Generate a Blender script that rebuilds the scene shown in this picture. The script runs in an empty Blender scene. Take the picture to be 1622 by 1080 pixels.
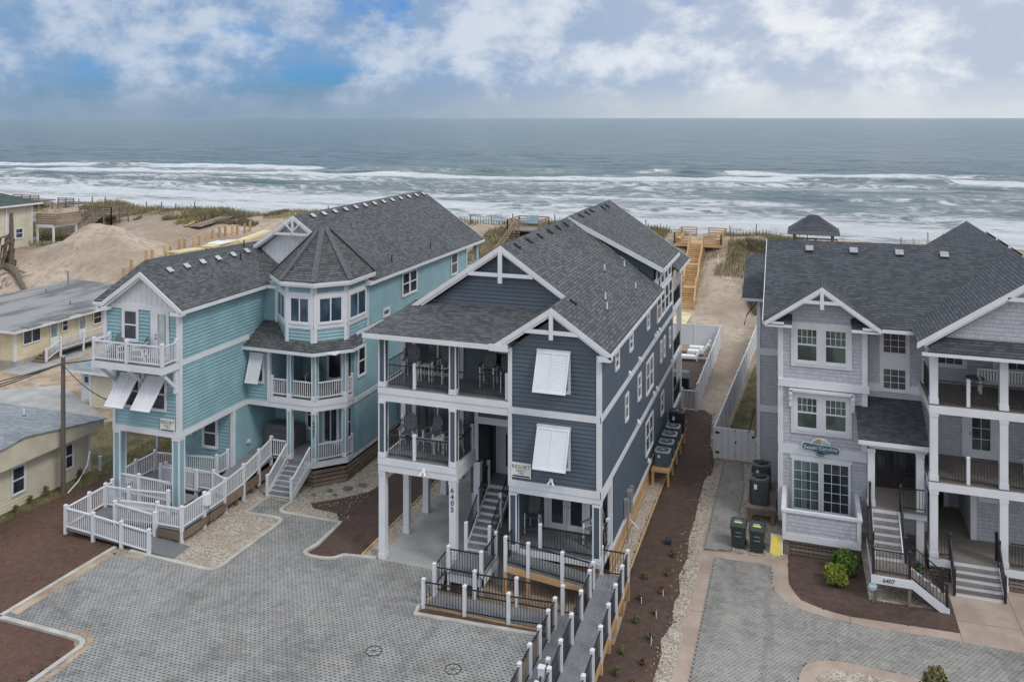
import bpy, math, random
import numpy as np
from mathutils import Vector, Matrix

random.seed(7)
RS = np.random.RandomState(11)
scene = bpy.context.scene
COL = scene.collection
R = math.radians

# ---------------------------------------------------------------- camera
cam_data = bpy.data.cameras.new('camera')
cam = bpy.data.objects.new('camera', cam_data)
COL.objects.link(cam)
scene.camera = cam
cam.location = (0, 0, 19.0)
cam.rotation_euler = (R(90), 0, math.atan(464 / 1347.0))
cam_data.sensor_width = 36.0
cam_data.lens = 36.0 * 1347.0 / 1622.0
cam_data.shift_y = -(540 - 187) / 1622.0
cam_data.clip_start = 0.5
cam_data.clip_end = 60000

# ---------------------------------------------------------------- world, sun, exposure
world = bpy.data.worlds.new('World')
scene.world = world
world.use_nodes = True
SUN_EL, SUN_AZ = R(48), R(118)      # azimuth clockwise from +Y : from the right and a little towards us
def build_world():
    nt = world.node_tree
    for n in list(nt.nodes):
        nt.nodes.remove(n)
    N = nt.nodes.new
    L = nt.links.new
    out = N('ShaderNodeOutputWorld')
    bg = N('ShaderNodeBackground')
    bg.inputs['Strength'].default_value = 0.12
    sky = N('ShaderNodeTexSky')
    sky.sky_type = 'NISHITA'
    sky.sun_disc = False
    sky.sun_elevation = SUN_EL
    sky.sun_rotation = SUN_AZ
    sky.altitude = 20
    sky.air_density = 1.0
    sky.dust_density = 1.2
    sky.ozone_density = 1.6
    tc = N('ShaderNodeTexCoord')
    sep = N('ShaderNodeSeparateXYZ')
    L(tc.outputs['Generated'], sep.inputs[0])
    def math_(op, a, b=None, c=None, clamp=False):
        m = N('ShaderNodeMath'); m.operation = op; m.use_clamp = clamp
        for i, v in enumerate((a, b, c)):
            if v is None: continue
            if isinstance(v, (int, float)): m.inputs[i].default_value = v
            else: L(v, m.inputs[i])
        return m.outputs[0]
    def ramp(v, lo, hi):
        m = N('ShaderNodeMapRange'); m.interpolation_type = 'SMOOTHSTEP'
        L(v, m.inputs['Value'])
        m.inputs['From Min'].default_value = lo; m.inputs['From Max'].default_value = hi
        return m.outputs[0]
    def mix(f, a, b):
        m = N('ShaderNodeMix'); m.data_type = 'RGBA'
        L(f, m.inputs['Factor'])
        for k, v in (('A', a), ('B', b)):
            s = [i for i in m.inputs if i.name == k and i.type == 'RGBA'][0]
            if isinstance(v, tuple): s.default_value = (*v, 1)
            else: L(v, s)
        return [o for o in m.outputs if o.type == 'RGBA'][0]
    x, y, z = sep.outputs
    zc = math_('MAXIMUM', z, 0.0)
    # cloud deck seen in perspective: the layer flattens towards the horizon
    den = math_('ADD', zc, 0.10)
    px = math_('DIVIDE', x, den); py = math_('DIVIDE', y, den)
    cmb = N('ShaderNodeCombineXYZ'); L(px, cmb.inputs[0]); L(py, cmb.inputs[1])
    def noise(vec, scale, detail, rough, dist=0.0, off=(0, 0, 0), sc=(1, 1, 1)):
        mp = N('ShaderNodeMapping'); L(vec, mp.inputs['Vector'])
        mp.inputs['Location'].default_value = off
        mp.inputs['Scale'].default_value = sc
        n = N('ShaderNodeTexNoise'); n.noise_dimensions = '3D'
        L(mp.outputs[0], n.inputs['Vector'])
        n.inputs['Scale'].default_value = scale; n.inputs['Detail'].default_value = detail
        n.inputs['Roughness'].default_value = rough; n.inputs['Distortion'].default_value = dist
        return n.outputs[0]
    big = noise(cmb.outputs[0], 0.30, 5, 0.55, 0.3, (3.1, 1.7, 0))
    puff = noise(tc.outputs['Generated'], 7.5, 10, 0.56, 0.15, (0.55, 0.2, 0.4), (1, 1, 1.45))
    wisp = noise(tc.outputs['Generated'], 11.0, 10, 0.60, 0.1, (2.7, 4.2, 0.1), (1, 1, 1.5))
    streak = noise(tc.outputs['Generated'], 10.0, 6, 0.6, 0.1, (0.9, 0.2, 0.0), (1, 1, 7.0))
    # which way we look round the compass: -1 in the far left of the view .. 1 right
    az = math_('ADD', math_('MULTIPLY', x, 0.80), math_('MULTIPLY', y, 0.60))      # brighter towards the sun's side
    az = math_('ADD', az, math_('MULTIPLY', math_('MAXIMUM', math_('MULTIPLY', y, -1.0), 0.0), 1.5))     # and cloudy inland, behind us, brightness added there to fill the fronts
    side = ramp(az, 0.02, 0.72)
    cov = math_('ADD', math_('MULTIPLY', puff, 0.62), math_('MULTIPLY', big, 0.38))
    cov = math_('ADD', cov, math_('MULTIPLY', side, 0.15))
    cov = math_('ADD', cov, 0.045)
    cov = math_('ADD', cov, math_('MULTIPLY', ramp(z, 0.3, 0.9), 0.08))
    mask = ramp(cov, 0.43, 0.53)
    shade = ramp(math_('ADD', math_('MULTIPLY', wisp, 0.75), math_('MULTIPLY', puff, 0.35)), 0.47, 0.66)
    dark = mix(side, (0.92, 1.52, 2.42), (2.1, 2.42, 3.0))
    lite = mix(side, (2.3, 2.65, 3.2), (3.7, 3.8, 3.95))
    cloud = mix(shade, dark, lite)
    sky_dim = N('ShaderNodeVectorMath'); sky_dim.operation = 'MULTIPLY'
    L(sky.outputs[0], sky_dim.inputs[0]); sky_dim.inputs[1].default_value = (0.12, 0.26, 0.50)
    col = mix(mask, sky_dim.outputs[0], cloud)
    # low band of distant cloud over the sea
    hz = ramp(math_('ADD', z, math_('MULTIPLY', streak, -0.035)), 0.035, -0.012)
    band = mix(side, (1.05, 1.48, 1.98), (2.9, 3.05, 3.2))
    col = mix(math_('MULTIPLY', hz, 0.85), col, band)
    # high overcast well above the picture
    over = ramp(z, 0.22, 0.6)
    col = mix(math_('MULTIPLY', over, 0.8), col, (5.3, 5.5, 5.9))
    L(col, bg.inputs['Color'])
    L(bg.outputs[0], out.inputs[0])
build_world()

sun_data = bpy.data.lights.new('sun', 'SUN')
sun_data.energy = 0.65
sun_data.angle = R(14)
sun_data.color = (1.0, 0.965, 0.92)
sun = bpy.data.objects.new('sun', sun_data)
COL.objects.link(sun)
sun.rotation_euler = (Vector((math.sin(SUN_AZ) * math.cos(SUN_EL), math.cos(SUN_AZ) * math.cos(SUN_EL), math.sin(SUN_EL)))).to_track_quat('Z', 'Y').to_euler()

scene.view_settings.view_transform = 'Standard'
scene.view_settings.look = 'None'
scene.view_settings.exposure = 0.97
scene.view_settings.gamma = 1.0
scene.view_settings.use_curve_mapping = False

# ---------------------------------------------------------------- materials
class NT:
    def __init__(s, name, rough=0.7):
        s.m = bpy.data.materials.new(name); s.m.use_nodes = True
        s.nt = s.m.node_tree
        s.b = s.nt.nodes['Principled BSDF']
        s.b.inputs['Roughness'].default_value = rough
        s.geo = None
    def N(s, t): return s.nt.nodes.new(t)
    def L(s, a, b): s.nt.links.new(a, b)
    def pos(s):
        if not s.geo: s.geo = s.N('ShaderNodeNewGeometry')
        return s.geo.outputs['Position']
    def math(s, op, a, b=None, c=None, clamp=False):
        m = s.N('ShaderNodeMath'); m.operation = op; m.use_clamp = clamp
        for i, v in enumerate((a, b, c)):
            if v is None: continue
            if isinstance(v, (int, float)): m.inputs[i].default_value = v
            else: s.L(v, m.inputs[i])
        return m.outputs[0]
    def noise(s, scale, detail=4, rough=0.55, sc=(1, 1, 1), vec=None, dist=0, off=(0, 0, 0)):
        mp = s.N('ShaderNodeMapping'); s.L(vec or s.pos(), mp.inputs['Vector'])
        mp.inputs['Scale'].default_value = sc; mp.inputs['Location'].default_value = off
        n = s.N('ShaderNodeTexNoise'); s.L(mp.outputs[0], n.inputs['Vector'])
        n.inputs['Scale'].default_value = scale; n.inputs['Detail'].default_value = detail
        n.inputs['Roughness'].default_value = rough; n.inputs['Distortion'].default_value = dist
        return n.outputs[0]
    def voro(s, scale, sc=(1, 1, 1), feature='F1', out='Distance'):
        mp = s.N('ShaderNodeMapping'); s.L(s.pos(), mp.inputs['Vector']); mp.inputs['Scale'].default_value = sc
        n = s.N('ShaderNodeTexVoronoi'); s.L(mp.outputs[0], n.inputs['Vector'])
        n.inputs['Scale'].default_value = scale; n.feature = feature
        return n.outputs[out]
    def ramp(s, v, lo, hi, a=0.0, b=1.0):
        m = s.N('ShaderNodeMapRange'); m.interpolation_type = 'SMOOTHSTEP'
        s.L(v, m.inputs['Value'])
        m.inputs['From Min'].default_value = lo; m.inputs['From Max'].default_value = hi
        m.inputs['To Min'].default_value = a; m.inputs['To Max'].default_value = b
        return m.outputs[0]
    def mix(s, f, a, b, mode='MIX'):
        m = s.N('ShaderNodeMix'); m.data_type = 'RGBA'; m.blend_type = mode
        if isinstance(f, (int, float)): m.inputs['Factor'].default_value = f
        else: s.L(f, m.inputs['Factor'])
        for k, v in (('A', a), ('B', b)):
            q = [i for i in m.inputs if i.name == k and i.type == 'RGBA'][0]
            if isinstance(v, tuple): q.default_value = (*v, 1)
            else: s.L(v, q)
        return [o for o in m.outputs if o.type == 'RGBA'][0]
    def color(s, c):
        if isinstance(c, tuple): s.b.inputs['Base Color'].default_value = (*c, 1)
        else: s.L(c, s.b.inputs['Base Color'])
    def bump(s, h, strength=0.4, dist=0.02):
        b = s.N('ShaderNodeBump'); b.inputs['Strength'].default_value = strength
        b.inputs['Distance'].default_value = dist
        s.L(h, b.inputs['Height']); s.L(b.outputs[0], s.b.inputs['Normal'])
    def face_uv(s, rot=False):
        """u along the eave / course, v up the slope, from the true face normal"""
        p = s.pos(); n = s.geo.outputs['True Normal']
        cr = s.N('ShaderNodeVectorMath'); cr.operation = 'CROSS_PRODUCT'
        s.L(n, cr.inputs[0]); cr.inputs[1].default_value = (0, 0, 1)
        nm = s.N('ShaderNodeVectorMath'); nm.operation = 'NORMALIZE'; s.L(cr.outputs[0], nm.inputs[0])
        dt = s.N('ShaderNodeVectorMath'); dt.operation = 'DOT_PRODUCT'
        s.L(nm.outputs[0], dt.inputs[0]); s.L(p, dt.inputs[1])
        ln = s.N('ShaderNodeVectorMath'); ln.operation = 'LENGTH'; s.L(cr.outputs[0], ln.inputs[0])
        sp = s.N('ShaderNodeSeparateXYZ'); s.L(p, sp.inputs[0])
        v = s.math('DIVIDE', sp.outputs[2], s.math('MAXIMUM', ln.outputs['Value'], 0.05))
        cb = s.N('ShaderNodeCombineXYZ')
        s.L(dt.outputs['Value'], cb.inputs[0]); s.L(v, cb.inputs[1])
        return cb.outputs[0]

def plain(name, c, rough=0.6, var=0.12, nscale=2.5, bump=0.0, metal=0.0, spec=0.5):
    t = NT(name, rough)
    n = t.noise(nscale, 5)
    f = t.ramp(n, 0.3, 0.7)
    t.color(t.mix(f, tuple(v * (1 - var) for v in c), tuple(min(1, v * (1 + var)) for v in c)))
    if bump: t.bump(t.noise(40, 3), bump, 0.005)
    t.b.inputs['Metallic'].default_value = metal
    t.b.inputs['Specular IOR Level'].default_value = spec
    return t.m

def siding_mat(name, c, rough=0.55):
    t = NT(name, rough)
    g = t.noise(1.3, 4)
    d = t.noise(0.5, 5, 0.6, (1, 1, 0.12))           # faint run-down dirt
    col = t.mix(t.ramp(g, 0.3, 0.7), tuple(v * 0.90 for v in c), tuple(v * 1.08 for v in c))
    col = t.mix(t.math('MULTIPLY', t.ramp(d, 0.52, 0.75), 0.25), col, tuple(v * 0.6 + 0.05 for v in c))
    t.color(col)
    t.bump(t.noise(30, 3, 0.5, (1, 1, 6)), 0.25, 0.004)
    return t.m

def shingle_mat(name, dark, light, row=0.145, tab=0.30):
    t = NT(name, 0.9)
    uv = t.face_uv()
    def brick(w, h, off, m):
        b = t.N('ShaderNodeTexBrick'); t.L(uv, b.inputs['Vector'])
        b.inputs['Scale'].default_value = 1.0
        b.inputs['Brick Width'].default_value = w; b.inputs['Row Height'].default_value = h
        b.inputs['Mortar Size'].default_value = m; b.inputs['Mortar Smooth'].default_value = 0.3
        b.inputs['Color1'].default_value = (0, 0, 0, 1); b.inputs['Color2'].default_value = (1, 1, 1, 1)
        b.inputs['Mortar'].default_value = (0.5, 0.5, 0.5, 1); b.offset = off
        b.inputs['Bias'].default_value = 0.0
        return b
    b = brick(tab, row, 0.37, 0.006)
    b2 = brick(tab * 1.7, row, 0.61, 0.0)
    tone = t.math('ADD', t.math('MULTIPLY', b.outputs['Color'], 0.55), t.math('MULTIPLY', b2.outputs['Color'], 0.45))
    n = t.noise(0.35, 4); fine = t.noise(60, 2)
    tone = t.math('ADD', tone, t.math('MULTIPLY', t.math('SUBTRACT', n, 0.5), 0.5))
    tone = t.math('ADD', tone, t.math('MULTIPLY', t.math('SUBTRACT', fine, 0.5), 0.35))
    col = t.mix(t.ramp(tone, 0.1, 0.95), dark, light)
    # butt edge: each course steps down to the one below
    sp = t.N('ShaderNodeSeparateXYZ'); t.L(uv, sp.inputs[0])
    fr = t.math('FRACT', t.math('DIVIDE', sp.outputs[1], row))
    step = t.ramp(fr, 0.0, 0.16)
    saw = t.math('SUBTRACT', step, t.math('MULTIPLY', fr, 0.9))
    band = t.ramp(fr, 0.66, 0.80)                 # shadow line under the course above, painted dark into each course's head
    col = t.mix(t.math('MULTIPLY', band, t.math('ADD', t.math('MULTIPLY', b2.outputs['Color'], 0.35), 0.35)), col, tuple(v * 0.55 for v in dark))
    tabh = t.math('MULTIPLY', b.outputs['Color'], 0.35)
    h = t.math('ADD', saw, tabh)
    t.color(col)
    t.bump(h, 1.0, 0.03)
    return t.m

def shake_mat(name, c):
    t = NT(name, 0.8)
    uv = t.face_uv()
    b = t.N('ShaderNodeTexBrick'); t.L(uv, b.inputs['Vector'])
    b.inputs['Scale'].default_value = 1.0; b.offset = 0.43; b.squash = 0.75; b.squash_frequency = 3
    b.inputs['Brick Width'].default_value = 0.145; b.inputs['Row Height'].default_value = 0.165
    b.inputs['Mortar Size'].default_value = 0.008; b.inputs['Mortar Smooth'].default_value = 0.2
    b.inputs['Color1'].default_value = (0, 0, 0, 1); b.inputs['Color2'].default_value = (1, 1, 1, 1)
    b.inputs['Mortar'].default_value = (0, 0, 0, 1)
    n = t.noise(1.2, 4)
    tone = t.math('ADD', t.math('MULTIPLY', b.outputs['Color'], 0.7), t.math('MULTIPLY', n, 0.6))
    col = t.mix(t.ramp(tone, 0.1, 1.1), tuple(v * 0.88 for v in c), tuple(min(1, v * 1.10) for v in c))
    col = t.mix(t.math('MULTIPLY', b.outputs['Fac'], 0.32), col, tuple(v * 0.6 for v in c))
    t.color(col)
    sp = t.N('ShaderNodeSeparateXYZ'); t.L(uv, sp.inputs[0])
    fr = t.math('FRACT', t.math('DIVIDE', sp.outputs[1], 0.165))
    h = t.math('SUBTRACT', t.ramp(fr, 0.0, 0.1), t.math('MULTIPLY', fr, 0.9))
    h = t.math('SUBTRACT', h, t.math('MULTIPLY', b.outputs['Fac'], 0.8))
    t.bump(h, 0.7, 0.018)
    return t.m

def glass_mat(name, c=(0.022, 0.028, 0.035), blind=None):
    t = NT(name, 0.06)
    col = t.mix(t.ramp(t.noise(0.9, 3, 0.5, (1, 1, 0.8)), 0.4, 0.65), c, tuple(v * 2.6 for v in c))
    if blind: col = t.mix(t.ramp(t.noise(7, 2, 0.5, (1, 1, 0.02)), 0.4, 0.6), col, blind)
    t.color(col)
    t.b.inputs['IOR'].default_value = 1.5
    t.bump(t.noise(1.5, 2), 0.06, 0.01)
    return t.m

def wood_mat(name, c, c2, rough=0.75, axis=None):
    t = NT(name, rough)
    info = t.N('ShaderNodeObjectInfo')
    g = t.noise(3.0, 5, 0.6, axis or (6, 1, 6))
    n = t.noise(0.8, 3)
    f = t.math('ADD', t.math('MULTIPLY', g, 0.6), t.math('MULTIPLY', n, 0.4))
    f = t.math('ADD', f, t.math('MULTIPLY', t.math('SUBTRACT', info.outputs['Random'], 0.5), 0.25))
    t.color(t.mix(t.ramp(f, 0.35, 0.68), c, c2))
    t.bump(g, 0.3, 0.006)
    return t.m

M = {}
M['white'] = plain('white_trim_paint', (0.655, 0.668, 0.695), 0.5, 0.05, 1.2)
M['vinyl'] = plain('white_vinyl', (0.655, 0.668, 0.695), 0.35, 0.04, 1.0)
M['teal'] = siding_mat('teal_siding', (0.240, 0.395, 0.440))
M['navy'] = siding_mat('navy_siding', (0.070, 0.093, 0.122), 0.42)
M['cream'] = siding_mat('cream_siding', (0.60, 0.55, 0.43))
M['yellow'] = siding_mat('yellow_siding', (0.66, 0.56, 0.37))
M['shake'] = shake_mat('grey_shake', (0.45, 0.46, 0.50))
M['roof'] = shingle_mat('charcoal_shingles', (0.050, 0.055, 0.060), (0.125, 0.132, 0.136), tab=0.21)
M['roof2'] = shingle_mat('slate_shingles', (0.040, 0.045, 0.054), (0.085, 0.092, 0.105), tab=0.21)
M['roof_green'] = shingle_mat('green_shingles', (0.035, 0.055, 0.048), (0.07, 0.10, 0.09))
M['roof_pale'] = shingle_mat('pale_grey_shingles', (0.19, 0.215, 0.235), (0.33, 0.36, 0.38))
M['ridge'] = plain('ridge_shingle', (0.10, 0.107, 0.112), 0.9, 0.2, 6)
M['glass_pale'] = glass_mat('pale_door_glass', (0.20, 0.235, 0.235), (0.30, 0.33, 0.33))
M['glass_blind'] = glass_mat('blinded_glass', (0.035, 0.045, 0.05), (0.10, 0.12, 0.125))
M['glass'] = glass_mat('window_glass')
M['glass_blue'] = glass_mat('blue_window_glass', (0.03, 0.05, 0.075))
M['glass_green'] = glass_mat('green_window_glass', (0.036, 0.050, 0.044))
M['glass_curtain'] = glass_mat('curtained_glass', (0.035, 0.055, 0.052), (0.13, 0.20, 0.185))
M['black'] = plain('black_metal', (0.018, 0.019, 0.022), 0.45, 0.1)
M['charcoal'] = plain('charcoal_plastic', (0.135, 0.14, 0.15), 0.6, 0.15, 8)
M['deck_grey'] = wood_mat('grey_deck_boards', (0.16, 0.165, 0.175), (0.235, 0.24, 0.25), 0.6)
M['deck_brown'] = wood_mat('brown_deck_boards', (0.13, 0.11, 0.10), (0.22, 0.19, 0.17), 0.7)
M['new_wood'] = wood_mat('new_pine', (0.40, 0.24, 0.115), (0.58, 0.39, 0.20))
M['pale_wood'] = wood_mat('pale_lumber', (0.52, 0.43, 0.24), (0.70, 0.62, 0.38))
M['old_wood'] = wood_mat('weathered_wood', (0.12, 0.095, 0.075), (0.24, 0.195, 0.16))
M['brown_wood'] = wood_mat('brown_skirt_boards', (0.14, 0.10, 0.075), (0.27, 0.20, 0.15))
M['pole_wood'] = wood_mat('pole_wood', (0.07, 0.058, 0.05), (0.14, 0.118, 0.10), axis=(8, 8, 0.6))
M['concrete'] = plain('concrete', (0.33, 0.33, 0.32), 0.85, 0.14, 0.9, 0.2)
M['kerb'] = plain('kerb_concrete', (0.42, 0.405, 0.365), 0.85, 0.15, 1.5, 0.2)
M['ac_blue'] = plain('blue_grey_metal', (0.070, 0.095, 0.110), 0.5, 0.15)
M['ac_top'] = plain('pale_grey_metal', (0.30, 0.32, 0.34), 0.5, 0.12)
M['ac_dark'] = plain('dark_metal', (0.028, 0.030, 0.036), 0.5, 0.15)
M['tan_wood'] = wood_mat('tan_wood', (0.22, 0.155, 0.105), (0.36, 0.27, 0.20))
M['vent_grey'] = plain('pale_vent_metal', (0.42, 0.43, 0.45), 0.5, 0.1)
M['iron'] = plain('rusty_iron', (0.06, 0.055, 0.05), 0.7, 0.3, 10)
M['ac_grey'] = plain('dark_grey_metal', (0.055, 0.058, 0.064), 0.5, 0.15)
M['bin'] = plain('dark_green_plastic', (0.026, 0.042, 0.040), 0.5, 0.15)
M['yellow_paint'] = plain('yellow_foam', (0.75, 0.62, 0.12), 0.6, 0.1)
M['blue_paint'] = plain('blue_label', (0.10, 0.25, 0.55), 0.5, 0.1)
M['sign_white'] = plain('sign_white', (0.70, 0.72, 0.70), 0.5, 0.08, 12)
M['sign_blue'] = plain('sign_blue', (0.055, 0.13, 0.20), 0.5, 0.3, 6)
M['sign_pale'] = plain('sign_pale_blue', (0.35, 0.50, 0.55), 0.5, 0.1)
M['sign_tan'] = plain('sign_tan', (0.40, 0.28, 0.20), 0.6, 0.3, 20)
M['ink'] = plain('dark_ink', (0.02, 0.035, 0.03), 0.6, 0.1)
M['navy_ink'] = plain('navy_ink', (0.02, 0.025, 0.06), 0.5, 0.1)
M['teal_ink'] = plain('teal_ink', (0.02, 0.07, 0.10), 0.5, 0.1)
M['galv'] = plain('galvanised_metal', (0.32, 0.33, 0.34), 0.45, 0.12, 5, 0.0, 0.4)
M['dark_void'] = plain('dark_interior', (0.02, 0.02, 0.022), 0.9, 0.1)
M['door_dark'] = plain('dark_wood_door', (0.030, 0.024, 0.022), 0.4, 0.25, 3)
M['rock'] = plain('grey_stone', (0.13, 0.135, 0.14), 0.85, 0.3, 3, 0.4)
M['lamp_white'] = plain('white_plastic', (0.75, 0.75, 0.74), 0.4, 0.03)
M['cushion'] = plain('white_cushion', (0.72, 0.73, 0.74), 0.7, 0.05)

def mulch_mat(name, a, b):
    t = NT(name, 0.95)
    n = t.noise(3.0, 8, 0.7); n2 = t.noise(38, 4, 0.7); n3 = t.noise(0.35, 3)
    f = t.math('ADD', t.math('MULTIPLY', n, 0.35), t.math('ADD', t.math('MULTIPLY', n2, 0.45), t.math('MULTIPLY', n3, 0.2)))
    col = t.mix(t.ramp(f, 0.36, 0.64), a, b)
    chip = t.ramp(t.voro(9, (1, 1, 1)), 0.05, 0.02)
    col = t.mix(t.math('MULTIPLY', chip, t.ramp(n, 0.46, 0.58)), col, (0.38, 0.31, 0.24))
    bare = t.ramp(t.noise(0.9, 6, 0.7, off=(4, 4, 0)), 0.66, 0.76)
    col = t.mix(t.math('MULTIPLY', bare, 0.5), col, (0.27, 0.20, 0.14))
    t.color(col)
    t.bump(t.math('ADD', n2, t.math('MULTIPLY', n, 0.6)), 0.9, 0.05)
    return t.m
M['mulch'] = mulch_mat('brown_mulch', (0.048, 0.030, 0.024), (0.145, 0.092, 0.072))
M['mulch_red'] = mulch_mat('red_brown_mulch', (0.070, 0.036, 0.026), (0.175, 0.096, 0.070))

def gravel_mat():
    t = NT('pebble_ground', 0.9)
    v = t.N('ShaderNodeTexVoronoi'); t.L(t.pos(), v.inputs['Vector']); v.inputs['Scale'].default_value = 13
    tone = t.N('ShaderNodeSeparateColor'); t.L(v.outputs['Color'], tone.inputs[0])
    col = t.mix(tone.outputs[0], (0.25, 0.21, 0.165), (0.58, 0.52, 0.44))
    col = t.mix(t.ramp(t.noise(0.8, 4), 0.4, 0.65), col, t.mix(0.6, col, (0.34, 0.27, 0.20)))
    t.color(col)
    t.bump(t.math('MULTIPLY', v.outputs['Distance'], -1.0), 1.0, 0.05)
    return t.m
M['gravel'] = gravel_mat()
def pebble_mat():
    t = NT('pebble', 0.85)
    v = t.voro(9, out='Color')
    sp = t.N('ShaderNodeSeparateColor'); t.L(v, sp.inputs[0])
    t.color(t.mix(sp.outputs[0], (0.28, 0.235, 0.185), (0.64, 0.58, 0.50)))
    return t.m
M['pebble'] = pebble_mat()

def sand_mat():
    t = NT('sand', 0.95)
    n = t.noise(0.12, 6, 0.6); n2 = t.noise(1.4, 6, 0.65); n3 = t.noise(14, 3)
    col = t.mix(t.ramp(n, 0.35, 0.65), (0.27, 0.215, 0.16), (0.45, 0.375, 0.295))
    col = t.mix(t.ramp(n2, 0.45, 0.72), col, (0.27, 0.20, 0.145))
    tracks = t.noise(0.5, 4, 0.6, (3.5, 0.5, 1), dist=0.4)
    col = t.mix(t.math('MULTIPLY', t.ramp(tracks, 0.52, 0.62), 0.45), col, (0.30, 0.215, 0.15))
    t.color(col)
    t.bump(t.math('ADD', t.math('MULTIPLY', n2, 1.0), t.math('MULTIPLY', n3, 0.15)), 0.8, 0.25)
    return t.m
M['sand'] = sand_mat()

def grass_ground_mat():
    t = NT('rough_lawn', 0.95)
    n = t.noise(0.6, 6, 0.65); n2 = t.noise(9, 4, 0.6)
    col = t.mix(t.ramp(n, 0.38, 0.62), (0.085, 0.085, 0.035), (0.27, 0.20, 0.105))
    col = t.mix(t.ramp(n2, 0.4, 0.7), col, (0.055, 0.065, 0.022))
    t.color(col); t.bump(n2, 0.9, 0.05)
    return t.m
M['lawn'] = grass_ground_mat()
def dirt_mat():
    t = NT('sandy_dirt', 0.95)
    n = t.noise(0.7, 6, 0.65); n2 = t.noise(12, 4, 0.6)
    col = t.mix(t.ramp(n, 0.35, 0.65), (0.26, 0.19, 0.13), (0.46, 0.36, 0.26))
    col = t.mix(t.math('MULTIPLY', t.ramp(n2, 0.5, 0.75), 0.5), col, (0.16, 0.12, 0.085))
    t.color(col); t.bump(n2, 0.8, 0.04)
    return t.m
M['dirt'] = dirt_mat()
def pink_mat():
    t = NT('pink_concrete', 0.85)
    n = t.noise(0.7, 6, 0.6); n2 = t.noise(25, 3)
    col = t.mix(t.ramp(n, 0.35, 0.65), (0.31, 0.24, 0.19), (0.41, 0.33, 0.27))
    t.color(t.mix(t.math('MULTIPLY', t.ramp(n2, 0.4, 0.7), 0.3), col, (0.33, 0.24, 0.19)))
    t.bump(n2, 0.2, 0.005)
    return t.m
M['pink'] = pink_mat()
def paver_mat(name, a, b):
    t = NT(name, 0.85)
    n = t.noise(0.22, 5, 0.6); n2 = t.noise(5, 4, 0.6); n3 = t.noise(0.9, 3, 0.5)
    v = t.voro(4.2, out='Color'); sp = t.N('ShaderNodeSeparateColor'); t.L(v, sp.inputs[0])
    f = t.math('ADD', t.math('MULTIPLY', n, 0.5), t.math('ADD', t.math('MULTIPLY', n3, 0.3), t.math('MULTIPLY', n2, 0.2)))
    col = t.mix(t.ramp(f, 0.36, 0.62), a, b)
    col = t.mix(t.math('MULTIPLY', sp.outputs[0], 0.25), col, (0.5, 0.5, 0.49))
    stain = t.ramp(t.noise(0.33, 5, 0.6, off=(7, 3, 0)), 0.58, 0.72)
    col = t.mix(t.math('MULTIPLY', stain, 0.55), col, (0.13, 0.12, 0.10))
    wash = t.ramp(t.noise(0.5, 6, 0.65, off=(2, 9, 0)), 0.56, 0.74)
    col = t.mix(t.math('MULTIPLY', wash, 0.40), col, (0.36, 0.32, 0.26))
    tyre = t.ramp(t.noise(0.9, 3, 0.5, (1.4, 0.12, 1), dist=0.5), 0.56, 0.66)
    col = t.mix(t.math('MULTIPLY', tyre, 0.28), col, (0.12, 0.12, 0.115))
    t.color(col); t.bump(t.noise(35, 3), 0.3, 0.006)
    return t.m
M['paver'] = paver_mat('grid_pavers', (0.165, 0.165, 0.16), (0.295, 0.295, 0.285))
M['paver2'] = paver_mat('block_pavers', (0.18, 0.17, 0.155), (0.275, 0.262, 0.24))
M['joint'] = plain('dark_joint_stone', (0.105, 0.10, 0.092), 0.95, 0.35, 20, 0.4)
M['flat_roof'] = None
def flat_roof_mat():
    t = NT('flat_roll_roof', 0.85)
    n = t.noise(0.3, 5, 0.6, (1.6, 0.5, 1)); n2 = t.noise(8, 4)
    col = t.mix(t.ramp(n, 0.45, 0.62), (0.26, 0.26, 0.255), (0.11, 0.115, 0.12))
    t.color(t.mix(t.math('MULTIPLY', t.ramp(n2, 0.4, 0.7), 0.3), col, (0.20, 0.20, 0.20)))
    return t.m
M['flat_roof'] = flat_roof_mat()
def leaf_mat(name, a, b, c):
    t = NT(name, 0.8)
    v = t.voro(3.0, out='Color'); sp = t.N('ShaderNodeSeparateColor'); t.L(v, sp.inputs[0])
    n = t.noise(1.1, 4)
    col = t.mix(t.ramp(n, 0.35, 0.65), a, b)
    col = t.mix(t.math('MULTIPLY', sp.outputs[0], 0.5), col, c)
    t.color(col)
    return t.m
M['dune_grass'] = leaf_mat('dune_grass', (0.115, 0.125, 0.045), (0.26, 0.235, 0.11), (0.33, 0.26, 0.15))
M['dune_scrub'] = leaf_mat('dune_scrub', (0.15, 0.12, 0.085), (0.25, 0.205, 0.145), (0.13, 0.13, 0.07))
M['leaf_green'] = leaf_mat('green_leaves', (0.045, 0.095, 0.015), (0.085, 0.155, 0.025), (0.14, 0.22, 0.04))
M['leaf_lime'] = leaf_mat('lime_leaves', (0.14, 0.18, 0.02), (0.28, 0.30, 0.035), (0.22, 0.27, 0.04))
M['leaf_olive'] = leaf_mat('olive_leaves', (0.09, 0.095, 0.035), (0.17, 0.15, 0.06), (0.12, 0.14, 0.04))
M['leaf_rust'] = leaf_mat('rust_leaves', (0.13, 0.06, 0.03), (0.18, 0.10, 0.05), (0.10, 0.09, 0.04))
M['leaf_dull'] = leaf_mat('dull_green_leaves', (0.06, 0.075, 0.03), (0.11, 0.12, 0.05), (0.13, 0.115, 0.06))
M['bark'] = plain('grey_bark', (0.13, 0.105, 0.085), 0.95, 0.4, 6, 0.8)

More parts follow.
